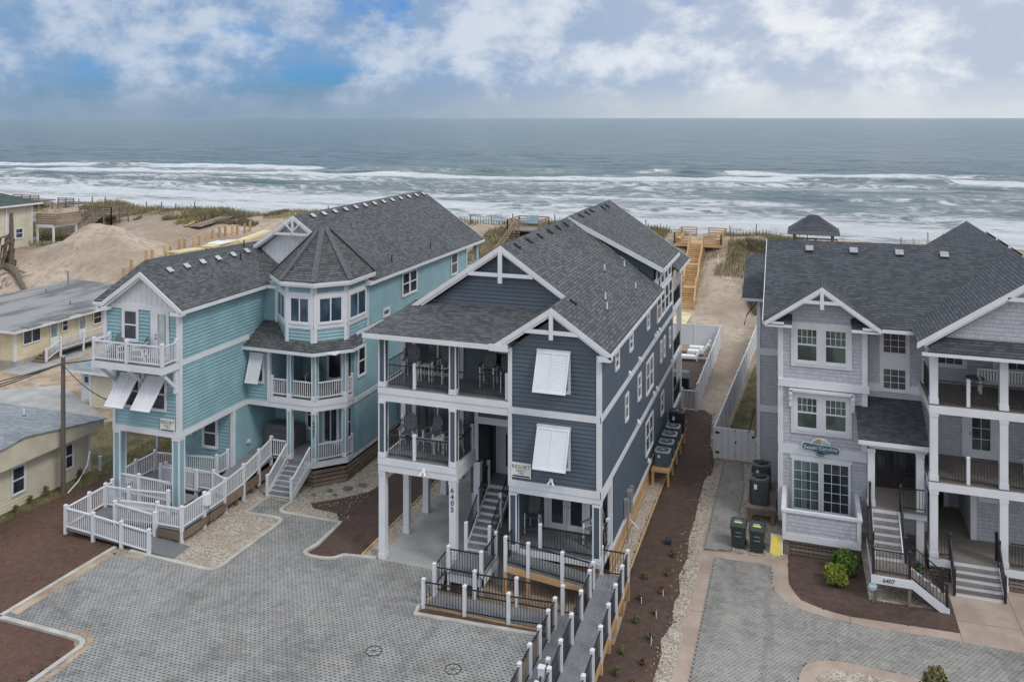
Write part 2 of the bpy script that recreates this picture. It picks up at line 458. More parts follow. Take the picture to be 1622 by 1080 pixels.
def sea_mat():
    t = NT('sea_water', 0.22)
    at = t.N('ShaderNodeAttribute'); at.attribute_name = 'foam'
    pos = t.pos()
    n1 = t.noise(0.35, 7, 0.62, (0.45, 1.6, 1), dist=0.6)
    n2 = t.noise(0.11, 8, 0.70, (0.35, 1.8, 1))
    lace = t.voro(0.55, (0.5, 1.5, 1), 'F1')
    f = t.math('ADD', at.outputs['Fac'], t.math('MULTIPLY', t.math('SUBTRACT', n1, 0.5), 1.5))
    f = t.math('ADD', f, t.math('MULTIPLY', t.math('SUBTRACT', lace, 0.45), 0.35))
    n4 = t.noise(1.1, 5, 0.7, (0.5, 1.5, 1))
    f = t.math('ADD', f, t.math('MULTIPLY', t.math('SUBTRACT', n4, 0.5), 0.9))
    foam = t.ramp(f, 0.34, 0.82)
    water = t.mix(t.ramp(n2, 0.40, 0.60), (0.075, 0.135, 0.165), (0.175, 0.250, 0.285))  # wave light and dark troughs painted in as streaks of water colour
    milky = t.mix(t.ramp(at.outputs['Fac'], 0.02, 0.5), water, (0.22, 0.29, 0.29))
    t.color(t.mix(foam, milky, (0.76, 0.79, 0.81)))
    r = t.math('ADD', t.math('MULTIPLY', foam, 0.6), 0.30)
    t.L(r, t.b.inputs['Roughness'])
    t.b.inputs['IOR'].default_value = 1.33
    w1 = t.noise(0.28, 8, 0.72, (0.5, 1.9, 1), dist=0.3)
    w2 = t.noise(0.035, 4, 0.6, (0.5, 2.0, 1))
    h = t.math('ADD', t.math('MULTIPLY', w1, 1.2), t.math('MULTIPLY', w2, 4.0))
    h = t.math('ADD', h, t.math('MULTIPLY', foam, 0.35))
    t.bump(h, 1.0, 2.0)
    return t.m
M['sea'] = sea_mat()

# ---------------------------------------------------------------- mesh helpers
class MB:
    def __init__(s): s.v = []; s.f = []
    def face(s, pts):
        n = len(s.v); s.v += [tuple(p) for p in pts]; s.f.append(tuple(range(n, n + len(pts)))); return s
    def box(s, x0, x1, y0, y1, z0, z1):
        n = len(s.v)
        s.v += [(x, y, z) for z in (z0, z1) for y in (y0, y1) for x in (x0, x1)]
        for f in ((0, 2, 3, 1), (4, 5, 7, 6), (0, 1, 5, 4), (1, 3, 7, 5), (3, 2, 6, 7), (2, 0, 4, 6)):
            s.f.append(tuple(n + i for i in f))
        return s
    def hexa(s, lo, hi):
        """lo, hi: matching loops of points, joined into a closed solid"""
        n = len(s.v); k = len(lo)
        s.v += [tuple(p) for p in lo] + [tuple(p) for p in hi]
        s.f.append(tuple(n + i for i in reversed(range(k)))); s.f.append(tuple(n + k + i for i in range(k)))
        for i in range(k):
            j = (i + 1) % k
            s.f.append((n + i, n + j, n + k + j, n + k + i))
        return s
    def bar(s, p, q, w, h=None, up=(0, 0, 1)):
        h = h or w
        p, q = Vector(p), Vector(q); d = (q - p)
        if d.length < 1e-6: return s
        d.normalize(); u = Vector(up)
        if abs(d.dot(u)) > 0.98: u = Vector((0, 1, 0))
        a = d.cross(u).normalized(); b = a.cross(d).normalized()
        a *= w / 2; b *= h / 2
        c = [(-1, -1), (1, -1), (1, 1), (-1, 1)]
        return s.hexa([p + a * i + b * j for i, j in c], [q + a * i + b * j for i, j in c])
    def cyl(s, c, r, z0, z1, n=12, r2=None):
        r2 = r if r2 is None else r2
        A = [(c[0] + r * math.cos(2 * math.pi * i / n), c[1] + r * math.sin(2 * math.pi * i / n), z0) for i in range(n)]
        B = [(c[0] + r2 * math.cos(2 * math.pi * i / n), c[1] + r2 * math.sin(2 * math.pi * i / n), z1) for i in range(n)]
        return s.hexa(A, B)
    def tube(s, pts, r, n=6):
        pts = [Vector(p) for p in pts]; rings = []
        for i, p in enumerate(pts):
            d = (pts[min(i + 1, len(pts) - 1)] - pts[max(i - 1, 0)]).normalized()
            u = Vector((0, 0, 1)) if abs(d.z) < 0.9 else Vector((1, 0, 0))
            a = d.cross(u).normalized(); b = a.cross(d)
            rr = r[i] if isinstance(r, (list, tuple)) else r
            rings.append([p + (a * math.cos(2 * math.pi * k / n) + b * math.sin(2 * math.pi * k / n)) * rr for k in range(n)])
        base = len(s.v)
        for g in rings: s.v += [tuple(p) for p in g]
        for i in range(len(rings) - 1):
            for k in range(n):
                l = (k + 1) % n
                s.f.append((base + i * n + k, base + i * n + l, base + (i + 1) * n + l, base + (i + 1) * n + k))
        s.f.append(tuple(base + k for k in reversed(range(n)))); s.f.append(tuple(base + (len(rings) - 1) * n + k for k in range(n)))
        return s
    def slab(s, poly, t):
        """roof/plate polygon (3D, counter-clockwise from above) thickened downwards along its normal"""
        P = [Vector(p) for p in poly]
        n = Vector((0, 0, 0))
        for i in range(len(P)):
            n += (P[i] - P[0]).cross(P[(i + 1) % len(P)] - P[0])
        n.normalize()
        if n.z < 0: P.reverse(); n = -n
        return s.hexa([p - n * t for p in P], P)
    def mesh(s, name, mats, smooth=False):
        me = bpy.data.meshes.new(name)
        me.from_pydata(s.v, [], s.f); me.update()
        for m in (mats if isinstance(mats, (list, tuple)) else [mats]): me.materials.append(m)
        if smooth:
            for p in me.polygons: p.use_smooth = True
        return me

def obj(name, me, parent=None, top=None):
    o = bpy.data.objects.new(name, me); COL.objects.link(o)
    if parent is not None:
        o.parent = parent
        if parent.type == 'EMPTY' and not parent.get('local'):
            o.location = -parent.location           # its mesh is written in world coordinates
    return o
def tag(o, label, cat, group=None, kind=None):
    if label: o['label'] = label
    if cat: o['category'] = cat
    if group: o['group'] = group
    if kind: o['kind'] = kind
    return o
def thing(name, label, cat, loc, group=None, local=False, rz=0):
    o = bpy.data.objects.new(name, None); COL.objects.link(o)
    o.location = loc; o.rotation_euler = (0, 0, rz); o.empty_display_size = 0.3
    if local: o['local'] = 1
    return tag(o, label, cat, group)
def part(name, mb, mat, parent, smooth=False, kind=None, label=None):
    o = obj(name, mb.mesh(name, M[mat] if isinstance(mat, str) else mat, smooth), parent)
    if kind: o['kind'] = kind
    if label: o['label'] = label
    return o
def dup(root, loc, rz=0, label=None, group=None, scale=None):
    def cp(o, par):
        c = o.copy(); COL.objects.link(c); c.parent = par
        for ch in o.children: cp(ch, c)
        return c
    r = cp(root, None); r.location = loc; r.rotation_euler = (0, 0, rz)
    if scale: r.scale = scale
    if label: r['label'] = label
    if group: r['group'] = group
    return r
def structure(name, mb, mat, smooth=False):
    o = part(name, mb, mat, None, smooth); o['kind'] = 'structure'; return o
def bx(parent, name, x0, x1, y0, y1, z0, z1, mat='white', **k):
    return part(name, MB().box(x0, x1, y0, y1, z0, z1), mat, parent, **k)

# ---------------------------------------------------------------- walls, windows, rails
def clip_span(poly, z):
    xs = []
    n = len(poly)
    for i in range(n):
        (x0, z0), (x1, z1) = poly[i], poly[(i + 1) % n]
        if (z0 <= z < z1) or (z1 <= z < z0):
            xs.append(x0 + (x1 - x0) * (z - z0) / (z1 - z0))
    return (min(xs), max(xs)) if len(xs) >= 2 else None
def wall(parent, A, B, poly, mat, lap=0.172, core=0.12, proud=0.036, name='wall'):
    """lap-sided wall. A, B: ground points left/right seen from outside; poly in (u metres from A, z), convex"""
    A2, B2 = Vector((A[0], A[1], 0)), Vector((B[0], B[1], 0))
    d = (B2 - A2).normalized(); n = Vector((d.y, -d.x, 0))
    if isinstance(poly, (int, float)): pass
    P = lambda u, z, o: tuple(A2 + d * u + n * o + Vector((0, 0, z)))
    mb = MB()
    mb.hexa([P(u, z, -core - .07) for u, z in poly], [P(u, z, -.062 if lap else 0.0) for u, z in poly])
    if lap:
        z0 = min(p[1] for p in poly); z1 = max(p[1] for p in poly)
        k = max(1, round((z1 - z0) / lap)); st = (z1 - z0) / k
        for i in range(k):
            a, b = z0 + i * st, z0 + (i + 1) * st
            sa = clip_span(poly, a + 0.001); sb = clip_span(poly, b - 0.001)
            if not sa or not sb: continue
            mb.face([P(sa[0], a, .008), P(sa[1], a, .008), P(sb[1], b, -.044), P(sb[0], b, -.044)])       # the board, tilted
            mb.face([P(sa[0], a, -.050), P(sa[1], a, -.050), P(sa[1], a, .008), P(sa[0], a, .008)])         # its lower edge
    return part(name, mb, mat, parent)
def rect(w, z0, z1): return [(0, z0), (w, z0), (w, z1), (0, z1)]
def rwall(parent, A, B, z0, z1, mat, **k):
    w = (Vector((*B, 0)) - Vector((*A, 0))).length
    return wall(parent, A, B, rect(w, z0, z1), mat, **k)

def window(parent, A, d, u0, u1, z0, z1, style='double', trim=0.10, glass='glass', grid=None, name='window', sill=True, out=0.0):
    """opening u0..u1, z0..z1 is the OUTSIDE of the casing, on the wall through A along unit d (outside = right of d)"""
    A = Vector((A[0], A[1], 0)); d = Vector((d[0], d[1], 0)); n = Vector((d.y, -d.x, 0))
    def box(mb, a, b, c, e, o0, o1):
        lo = [A + d * a + n * o0 + Vector((0, 0, c)), A + d * b + n * o0 + Vector((0, 0, c)), A + d * b + n * o1 + Vector((0, 0, c)), A + d * a + n * o1 + Vector((0, 0, c))]
        hi = [p + Vector((0, 0, e - c)) for p in lo]
        mb.hexa(lo, hi)
    t = trim; F = MB()
    o0, o1 = 0.004 + out, 0.055 + out
    box(F, u0, u0 + t, z0, z1, o0, o1); box(F, u1 - t, u1, z0, z1, o0, o1)
    box(F, u0 + t, u1 - t, z1 - t, z1, o0, o1); box(F, u0 + t, u1 - t, z0, z0 + t * 0.9, o0, o1 + (0.02 if sill else 0))
    f = part(name, F, 'white', parent)
    a, b, c, e = u0 + t, u1 - t, z0 + t * 0.9, z1 - t
    G = MB(); box(G, a, b, c, e, o0, 0.022 + out); part('pane', G, glass, f)
    S = MB(); q = 0.035
    def sash(a, b, c, e):
        box(S, a, a + q, c, e, 0.0225 + out, 0.042 + out); box(S, b - q, b, c, e, 0.0225 + out, 0.042 + out)
        box(S, a + q, b - q, e - q, e, 0.0225 + out, 0.042 + out); box(S, a + q, b - q, c, c + q, 0.0225 + out, 0.042 + out)
    if style == 'double':
        m = (c + e) / 2; sash(a, b, c, m + q / 2); sash(a, b, m + q / 2, e)
    elif style == 'slider':
        m = (a + b) / 2; sash(a, m, c, e); sash(m, b, c, e)
    elif style == 'pair':
        m = (a + b) / 2; mz = (c + e) / 2
        box(S, m - t * .55, m + t * .55, c, e, 0.0225 + out, 0.05 + out)
        for s0, s1 in ((a, m - t * .55), (m + t * .55, b)): sash(s0, s1, c, mz + q / 2); sash(s0, s1, mz + q / 2, e)
    else: sash(a, b, c, e)
    part('sash', S, 'white', f)
    if grid:
        Gm = MB(); nx, nz, zz0, zz1 = grid
        ga = zz0 * (e - c) + c; gb = zz1 * (e - c) + c
        for i in range(1, nx): box(Gm, a + (b - a) * i / nx - .012, a + (b - a) * i / nx + .012, ga, gb, 0.0225 + out, 0.034 + out)
        for i in range(1, nz): box(Gm, a, b, ga + (gb - ga) * i / nz - .012, ga + (gb - ga) * i / nz + .012, 0.0225 + out, 0.036 + out)
        part('muntins', Gm, 'white', f)
    return f

def rail(parent, pts, h=1.0, style='white', posts=True, first=True, last=True, post_h=None, base=0.0, low=0.09, gap=0.125, foot=None, wood_to=None, mid=None):
    """a railing run over deck points pts (3D). Posts, rails and balusters are parts of parent."""
    pts = [Vector(p) for p in pts]
    W = style == 'white'
    pm = 'vinyl' if style != 'allblack' else 'black'
    rm = 'vinyl' if W else 'black'
    ph = post_h or h + 0.10; pw = 0.13 if style != 'allblack' else 0.10
    if posts:
        for i, p in enumerate(pts):
            if (i == 0 and not first) or (i == len(pts) - 1 and not last): continue
            f = p.z + base if foot is None else foot
            P = MB().box(p.x - pw / 2, p.x + pw / 2, p.y - pw / 2, p.y + pw / 2, f, p.z + ph)
            P.hexa([(p.x + i_ * (pw / 2 + .015), p.y + j_ * (pw / 2 + .015), p.z + ph) for i_, j_ in ((-1, -1), (1, -1), (1, 1), (-1, 1))],
                   [(p.x + i_ * pw * .25, p.y + j_ * pw * .25, p.z + ph + .05) for i_, j_ in ((-1, -1), (1, -1), (1, 1), (-1, 1))])
            po = part('post', P, pm, parent)
            if wood_to is not None:
                part('post_leg', MB().box(p.x - .07, p.x + .07, p.y - .07, p.y + .07, wood_to, f - .002), 'new_wood', po)
    for a, b in zip(pts[:-1], pts[1:]):
        d = (b - a); L = math.hypot(d.x, d.y)
        if L < 0.2: continue
        e = d / L * (pw / 2)
        p, q = a + e, b - e
        tw, th = (0.085, 0.06) if W else (0.045, 0.04)
        part('top_rail', MB().bar(p + Vector((0, 0, h - th / 2)), q + Vector((0, 0, h - th / 2)), tw, th), rm, parent)
        part('bottom_rail', MB().bar(p + Vector((0, 0, low + .02)), q + Vector((0, 0, low + .02)), tw * .8, 0.05 if W else 0.035), rm, parent)
        Bm = MB(); n = max(1, int(L / gap)); bw = 0.030 if W else 0.018
        for i in range(n):
            c = p.lerp(q, (i + 0.5) / n)
            Bm.box(c.x - bw / 2, c.x + bw / 2, c.y - bw / 2, c.y + bw / 2, c.z + low + .035, c.z + h - .04)
        part('balusters', Bm, rm, parent, kind='stuff')

def boards(parent, x0, x1, y0, y1, z0, z1=None, mat='deck_grey', along='x', w=0.14, t=0.035, zs=None, name='deck_boards', kind='stuff'):
    """deck surface; z may vary linearly in y (z0 at y0, z1 at y1) or in x with zs=(zx0, zx1)"""
    Bm = MB()
    def z(x, y):
        if zs: return zs[0] + (zs[1] - zs[0]) * (x - x0) / (x1 - x0)
        return z0 + ((z1 if z1 is not None else z0) - z0) * (y - y0) / (y1 - y0)
    if along == 'x':
        n = max(1, round((y1 - y0) / w)); st = (y1 - y0) / n
        for i in range(n):
            a, b = y0 + i * st + .005, y0 + (i + 1) * st - .005
            top = [(x0, a, z(x0, a)), (x1, a, z(x1, a)), (x1, b, z(x1, b)), (x0, b, z(x0, b))]
            Bm.hexa([(p[0], p[1], p[2] - t) for p in top], top)
    else:
        n = max(1, round((x1 - x0) / w)); st = (x1 - x0) / n
        for i in range(n):
            a, b = x0 + i * st + .005, x0 + (i + 1) * st - .005
            top = [(a, y0, z(a, y0)), (b, y0, z(b, y0)), (b, y1, z(b, y1)), (a, y1, z(a, y1))]
            Bm.hexa([(p[0], p[1], p[2] - t) for p in top], top)
    return part(name, Bm, mat, parent, kind=kind)

def stairs(parent, xa, xb, y0, y1, z0, z1, n, tread='deck_grey', riser='white', axis='y', stringer='white', sideboards=True):
    """n risers climbing from (y0,z0) to (y1,z1); front of each riser faces y0 side"""
    dz = (z1 - z0) / n; dy = (y1 - y0) / max(1, n - 1) if n > 1 else 0
    s = 1 if y1 > y0 else -1
    for i in range(n):
        y = y0 + dy * i; zt = z0 + dz * (i + 1)
        def B(a, b, c, e, f, g):
            c, e = min(c, e), max(c, e)
            return MB().box(a, b, c, e, f, g) if axis == 'y' else MB().box(c, e, a, b, f, g)
        part('riser', B(xa, xb, y, y + s * .025, zt - dz, zt - .036), riser, parent)
        if i < n - 1: part('tread', B(xa, xb, y - s * .03, y + dy, zt - .035, zt), tread, parent)
    if sideboards:
        for x in (xa - .03, xb + .03):
            pr = [(y0 - s * .05, z0 - .02), (y0 + s * .25, z0 - .02), (y1, z1 - .35), (y1, z1 - .02), (y0 - s * .05, z0 + dz - .02)]
            if axis == 'y': lo = [(x - .025, a, b) for a, b in pr]; hi = [(x + .025, a, b) for a, b in pr]
            else: lo = [(a, x - .025, b) for a, b in pr]; hi = [(a, x + .025, b) for a, b in pr]
            part('stringer', MB().hexa(lo, hi), stringer, parent)

def slats(parent, A, B, z0, z1, mat='new_wood', h=0.14, gap=0.05, t=0.03, name='slat'):
    A, B = Vector((*A, 0)), Vector((*B, 0)); d = (B - A).normalized(); n = Vector((d.y, -d.x, 0)) * t
    z = z0
    while z + h * 0.6 < z1:
        e = min(z + h, z1)
        lo = [A, B, B + n, A + n]
        part(name, MB().hexa([p + Vector((0, 0, z)) for p in lo], [p + Vector((0, 0, e)) for p in lo]), mat, parent)
        z += h + gap

def trim(parent, A, B, z0, z1, o=0.03, t=None, name='trim', mat='white', back=0.0):
    """board on a wall face from A to B (left to right seen from outside), proud by o"""
    A, B = Vector((*A, 0)), Vector((*B, 0)); d = (B - A).normalized(); n = Vector((d.y, -d.x, 0))
    lo = [A - n * back, B - n * back, B + n * o, A + n * o]
    return part(name, MB().hexa([p + Vector((0, 0, z0)) for p in lo], [p + Vector((0, 0, z1)) for p in lo]), mat, parent)
def corner(parent, x, y, sx, sy, z0, z1, w=0.16, o=0.032, mat='white', name='corner_board'):
    """square corner board at a wall corner; sx, sy point outwards"""
    xa, xb = sorted((x + sx * o, x - sx * w)); ya, yb = sorted((y + sy * o, y - sy * w))
    return bx(parent, name, xa, xb, ya, yb, z0, z1, mat)
def column(parent, x0, x1, y0, y1, z0, z1, core=None, b=0.055, name='column'):
    if not core:
        c = bx(parent, name, x0, x1, y0, y1, z0, z1)
        part('base_trim', MB().box(x0 - .02, x1 + .02, y0 - .02, y1 + .02, z0, z0 + .22), 'white', c)
        part('top_trim', MB().box(x0 - .02, x1 + .02, y0 - .02, y1 + .02, z1 - .16, z1), 'white', c)
        return c
    c = bx(parent, name, x0 + .02, x1 - .02, y0 + .02, y1 - .02, z0, z1, core)
    s = MB()
    for xa, xb in ((x0, x0 + b), (x1 - b, x1)):
        for ya, yb in ((y0, y0 + b), (y1 - b, y1)): s.box(xa, xb, ya, yb, z0 + .22, z1 - .14)
    s.box(x0 - .01, x1 + .01, y0 - .01, y1 + .01, z0, z0 + .22); s.box(x0 - .01, x1 + .01, y0 - .01, y1 + .01, z1 - .14, z1)
    part('corner_strips', s, 'white', c)
    return c
def roof(parent, poly, mat='roof', t=0.10, name='roof_slope', label=None):
    return part(name, MB().slab(poly, t), mat, parent, label=label)
def board(parent, p, q, w, h, name='fascia', mat='white', up=(0, 0, 1)):
    return part(name, MB().bar(p, q, w, h, up), mat, parent)
def rake(parent, apex, foot, drop=0.26, t=0.04, y=None, name='rake_board', mat='white', horn=None):
    """gable rake board on a plane facing -y, below the line apex-foot"""
    (xa, za), (xf, zf) = apex, foot
    if name == 'soffit': za += .06; zf += .06
    else: drop *= .82
    lo = [(xa, y, za), (xf, y, zf), (xf, y, zf - drop), (xa, y, za - drop * 1.1)]
    return part(name, MB().hexa(lo, [(p[0], p[1] + t, p[2]) for p in lo]), mat, parent)
def roof_vent(parent, x, y, z, slope, axis='x', sgn=1, mat='galv', s=0.34, name='roof_vent'):
    """low box vent on a slope. slope: drop per metre towards +sgn axis"""
    a = math.atan(slope)
    mb = MB()
    def P(u, v, h):      # u along ridge, v down slope
        dx = v * math.cos(a) + h * math.sin(a); dz = -v * math.sin(a) + h * math.cos(a)
        return (x + sgn * dx, y + u, z + dz) if axis == 'x' else (x + u, y + sgn * dx, z + dz)
    c = [(-s / 2, -s / 2), (s / 2, -s / 2), (s / 2, s / 2), (-s / 2, s / 2)]
    mb.hexa([P(u, v, -.02) for u, v in c], [P(u * .9, v * .9, .09) for u, v in c])
    o = part(name, mb, 'black', parent)
    mb = MB(); mb.hexa([P(u * 1.05, v * 1.05 + .02, .091) for u, v in c], [P(u, v + .02, .12) for u, v in c])
    part('vent_cap', mb, mat, o)
def pipe(parent, x, y, z, h=0.4, mat='black', r=0.035):
    o = part('vent_pipe', MB().cyl((x, y), r, z - .15, z + h, 8), mat, parent)
    part('boot', MB().cyl((x, y), r * 3.2, z - .1, z + .04, 10, r * 1.4), 'black', o)
def text(parent, s, p, size, mat, n=(0, -1), depth=0.012, vertical=False, align='CENTER', name='lettering', shear=0):
    cu = bpy.data.curves.new('t', 'FONT'); cu.body = s; cu.size = size; cu.extrude = depth; cu.align_x = align; cu.align_y = 'CENTER'
    cu.shear = shear; cu.resolution_u = 3
    to = bpy.data.objects.new('t', cu); COL.objects.link(to)
    dg = bpy.context.evaluated_depsgraph_get(); dg.update()
    me = bpy.data.meshes.new_from_object(to.evaluated_get(dg))
    bpy.data.objects.remove(to); bpy.data.curves.remove(cu)
    rot = Matrix.Rotation(math.atan2(n[0], -n[1]), 4, 'Z') @ Matrix.Rotation(math.pi / 2, 4, 'X')
    me.transform(Matrix.Translation(p) @ rot)
    me.materials.clear(); me.materials.append(M[mat]); me.name = name
    return obj(name, me, parent)

# ---------------------------------------------------------------- value noise for terrain, sea and planting
def vnoise(x, y, seed=0):
    xi = np.floor(x).astype(np.int64); yi = np.floor(y).astype(np.int64)
    fx = x - xi; fy = y - yi
    fx = fx * fx * (3 - 2 * fx); fy = fy * fy * (3 - 2 * fy)
    def h(a, b):
        n = (a * 374761393 + b * 668265263 + seed * 982451653) & 0x7fffffff
        n = ((n ^ (n >> 13)) * 1274126177) & 0x7fffffff
        return ((n ^ (n >> 16)) & 0xffff) / 65535.0
    return (h(xi, yi) * (1 - fx) + h(xi + 1, yi) * fx) * (1 - fy) + (h(xi, yi + 1) * (1 - fx) + h(xi + 1, yi + 1) * fx) * fy
def fbm(x, y, o=4, seed=0):
    s = 0; a = 0.5; t = 0
    for i in range(o):
        s = s + a * vnoise(x, y, seed + i); t += a; x = x * 2.03; y = y * 2.03; a *= 0.5
    return s / t
def sstep(a, b, x):
    t = np.clip((x - a) / (b - a), 0, 1); return t * t * (3 - 2 * t)
def terrain(x, y):
    x = np.asarray(x, float); y = np.asarray(y, float)
    L = 1 - sstep(-44, -24, x)                                     # 1 on the building-site side
    wob = (fbm(x / 14, y / 14, 3, 5) - 0.5) * 2.2
    crest = 99.5 + wob
    ctop = 5.5 + (fbm(x / 9, y * 0, 3, 21) - .5) * 1.3
    zr = ctop * sstep(83.5, 99.5, y + wob * .3)
    zl = 4.3 * sstep(56, 72, y - np.clip((-x - 72) * .1, -3, 0)) + (ctop + .3 - 4.3) * sstep(84, 98, y)
    z = zl * L + zr * (1 - L)
    fall = sstep(0, 16, y - crest - .5)
    z = z * (1 - fall) + (-1.6) * fall
    z = z - 1.0 * sstep(-1, 3, x) * sstep(86, 96, y) * (1 - fall) + (-2.9) * sstep(118, 200, y)
    z = z + (fbm(x / 5, y / 5, 4, 3) - .5) * 1.3 * sstep(60, 72, y) * (1 - sstep(100, 112, y)) * (0.30 + 0.7 * sstep(84, 92, y))
    z = z - .5 * np.exp(-((x + 11.2) / 1.6) ** 2) * sstep(86, 90, y) * (1 - sstep(96, 99, y))
    z = z + (fbm(x / 1.7, y / 2.6, 4, 14) - .5) * .7 * sstep(58, 66, y) * (1 - sstep(88, 94, y)) * L
    def cone(cx, cy, h, r):
        d = np.sqrt((x - cx) ** 2 + (y - cy) ** 2) + (fbm(x / 2, y / 2, 3, 8) - .5) * 1.4
        return h * np.clip(1 - d / r, 0, 1) ** 1.1
    z = z + cone(-71.5, 73.0, 2.9, 7.0) + cone(-75.5, 73.5, 1.4, 6) + cone(-68, 85, 1.0, 4) + cone(-77, 86, 1.3, 6) + cone(-79, 62.5, .8, 7)
    return z

# ---------------------------------------------------------------- ground, dunes, sea
def grid_mesh(name, xs, ys, zf, mat, attr=None):
    X, Y = np.meshgrid(xs, ys)
    Z = zf(X, Y)
    nx, ny = len(xs), len(ys)
    me = bpy.data.meshes.new(name)
    co = np.stack([X, Y, Z], -1).reshape(-1, 3).astype(np.float32)
    i = np.arange(nx * ny).reshape(ny, nx)
    q = np.stack([i[:-1, :-1], i[:-1, 1:], i[1:, 1:], i[1:, :-1]], -1).reshape(-1, 4)
    me.vertices.add(len(co)); me.vertices.foreach_set('co', co.ravel())
    me.loops.add(q.size); me.loops.foreach_set('vertex_index', q.ravel().astype(np.int32))
    me.polygons.add(len(q)); me.polygons.foreach_set('loop_start', np.arange(0, q.size, 4, dtype=np.int32))
    me.polygons.foreach_set('loop_total', np.full(len(q), 4, dtype=np.int32))
    me.polygons.foreach_set('use_smooth', np.ones(len(q), dtype=bool))
    if attr is not None:
        a = me.attributes.new(attr[0], 'FLOAT', 'POINT'); a.data.foreach_set('value', attr[1](X, Y).ravel().astype(np.float32))
    me.update(); me.validate()
    me.materials.append(mat)
    o = obj(name, me); o['kind'] = 'structure'
    return o
def raw_mesh(name, V, Fs, mat, parent=None, smooth=False):
    """V (n,3) array, Fs (m,k) index array"""
    me = bpy.data.meshes.new(name); k = Fs.shape[1]
    me.vertices.add(len(V)); me.vertices.foreach_set('co', V.astype(np.float32).ravel())
    me.loops.add(Fs.size); me.loops.foreach_set('vertex_index', Fs.astype(np.int32).ravel())
    me.polygons.add(len(Fs)); me.polygons.foreach_set('loop_start', np.arange(0, Fs.size, k, dtype=np.int32))
    me.polygons.foreach_set('loop_total', np.full(len(Fs), k, dtype=np.int32))
    if smooth: me.polygons.foreach_set('use_smooth', np.ones(len(Fs), dtype=bool))
    me.update(); me.validate(); me.materials.append(M[mat] if isinstance(mat, str) else mat)
    return obj(name, me, parent)

xs = np.concatenate([[-4000, -1500, -700, -400, -250, -180], np.arange(-150, 40, 0.6), [45, 60, 90, 150, 300, 700, 1500, 4000]])
ys = np.concatenate([[-4000, -1500, -500, -200, -60, -10, 20, 40, 50], np.arange(55, 122, 0.6), [126, 135, 150, 165, 180, 195, 210]])
grid_mesh('ground', xs, ys, terrain, M['sand'])

SEA = -3.4
BRK = [(186, 1.0, 15), (203, 0.95, 14), (224, .75, 12), (243, .55, 10), (266, .45, 10), (292, .65, 14), (317, .95, 17), (349, .90, 14), (384, .15, 6)]
def wave_parts(X, Y):
    h = np.zeros_like(X); f = np.zeros_like(X)
    for k, (yc, foam, wd) in enumerate(BRK):
        c = yc + (fbm(X / 60, X * 0, 3, 30 + k) - .5) * 16 + (fbm(X / 14, X * 0, 2, 60 + k) - .5) * 5 + X * 0.10 * (1 if yc > 230 else 0)
        seg = fbm(X / 75 + k * 3.3, X * 0, 3, 90 + k)                      # where along the crest it breaks
        d = Y - c
        amp = (0.55 + 0.7 * sstep(.35, .65, fbm(X / 40 + 9 * k, X * 0, 2, 120 + k))) * (1.0 if yc < 360 else .5)
        crest = np.exp(-(np.where(d < 0, d / 1.6, d / 4.5)) ** 2)
        h += amp * crest * 1.0
        brk = sstep(.32 if yc > 210 else .25, .50 if yc > 210 else .42, seg)
        wash = np.where(d < 0, np.exp(-(d / wd) ** 2), np.exp(-(d / 2.0) ** 2))
        f = np.maximum(f, foam * brk * wash)
    return h, f
def sea_z(X, Y):
    h, f = wave_parts(X, Y)
    fade = 1 - sstep(470, 560, Y)
    ch = (fbm(X / 9, Y / 4, 4, 40) - .5) * 1.1 + (fbm(X / 40, Y / 16, 3, 44) - .5) * 1.2
    edge = 1 - sstep(168, 184, Y)
    return SEA + (h * (1 - edge * .8) + ch * (0.45 + .55 * sstep(180, 220, Y))) * fade
def sea_foam(X, Y):
    h, f = wave_parts(X, Y)
    near = (1 - sstep(200, 250, Y + X * .06 + (fbm(X / 30, Y / 30, 3, 77) - .5) * 30)) * 0.68
    mid = 0.50 * (1 - sstep(300, 420, Y)) * sstep(.42, .62, fbm(X / 35, Y / 9, 4, 55))
    return np.clip(np.maximum(np.maximum(f, near), mid), 0, 1)
ex = np.concatenate([[-30000, -6000, -2000, -900, -520], np.arange(-420, 230, 1.3), [300, 600, 2000, 8000, 30000]])
ey = np.concatenate([np.arange(164, 360, 0.8), np.arange(360, 560, 1.8), [ 600, 700, 1000, 1600, 3000, 7000, 15000, 32000, 55000]])
grid_mesh('sea', ex, ey, sea_z, M['sea'], ('foam', sea_foam))

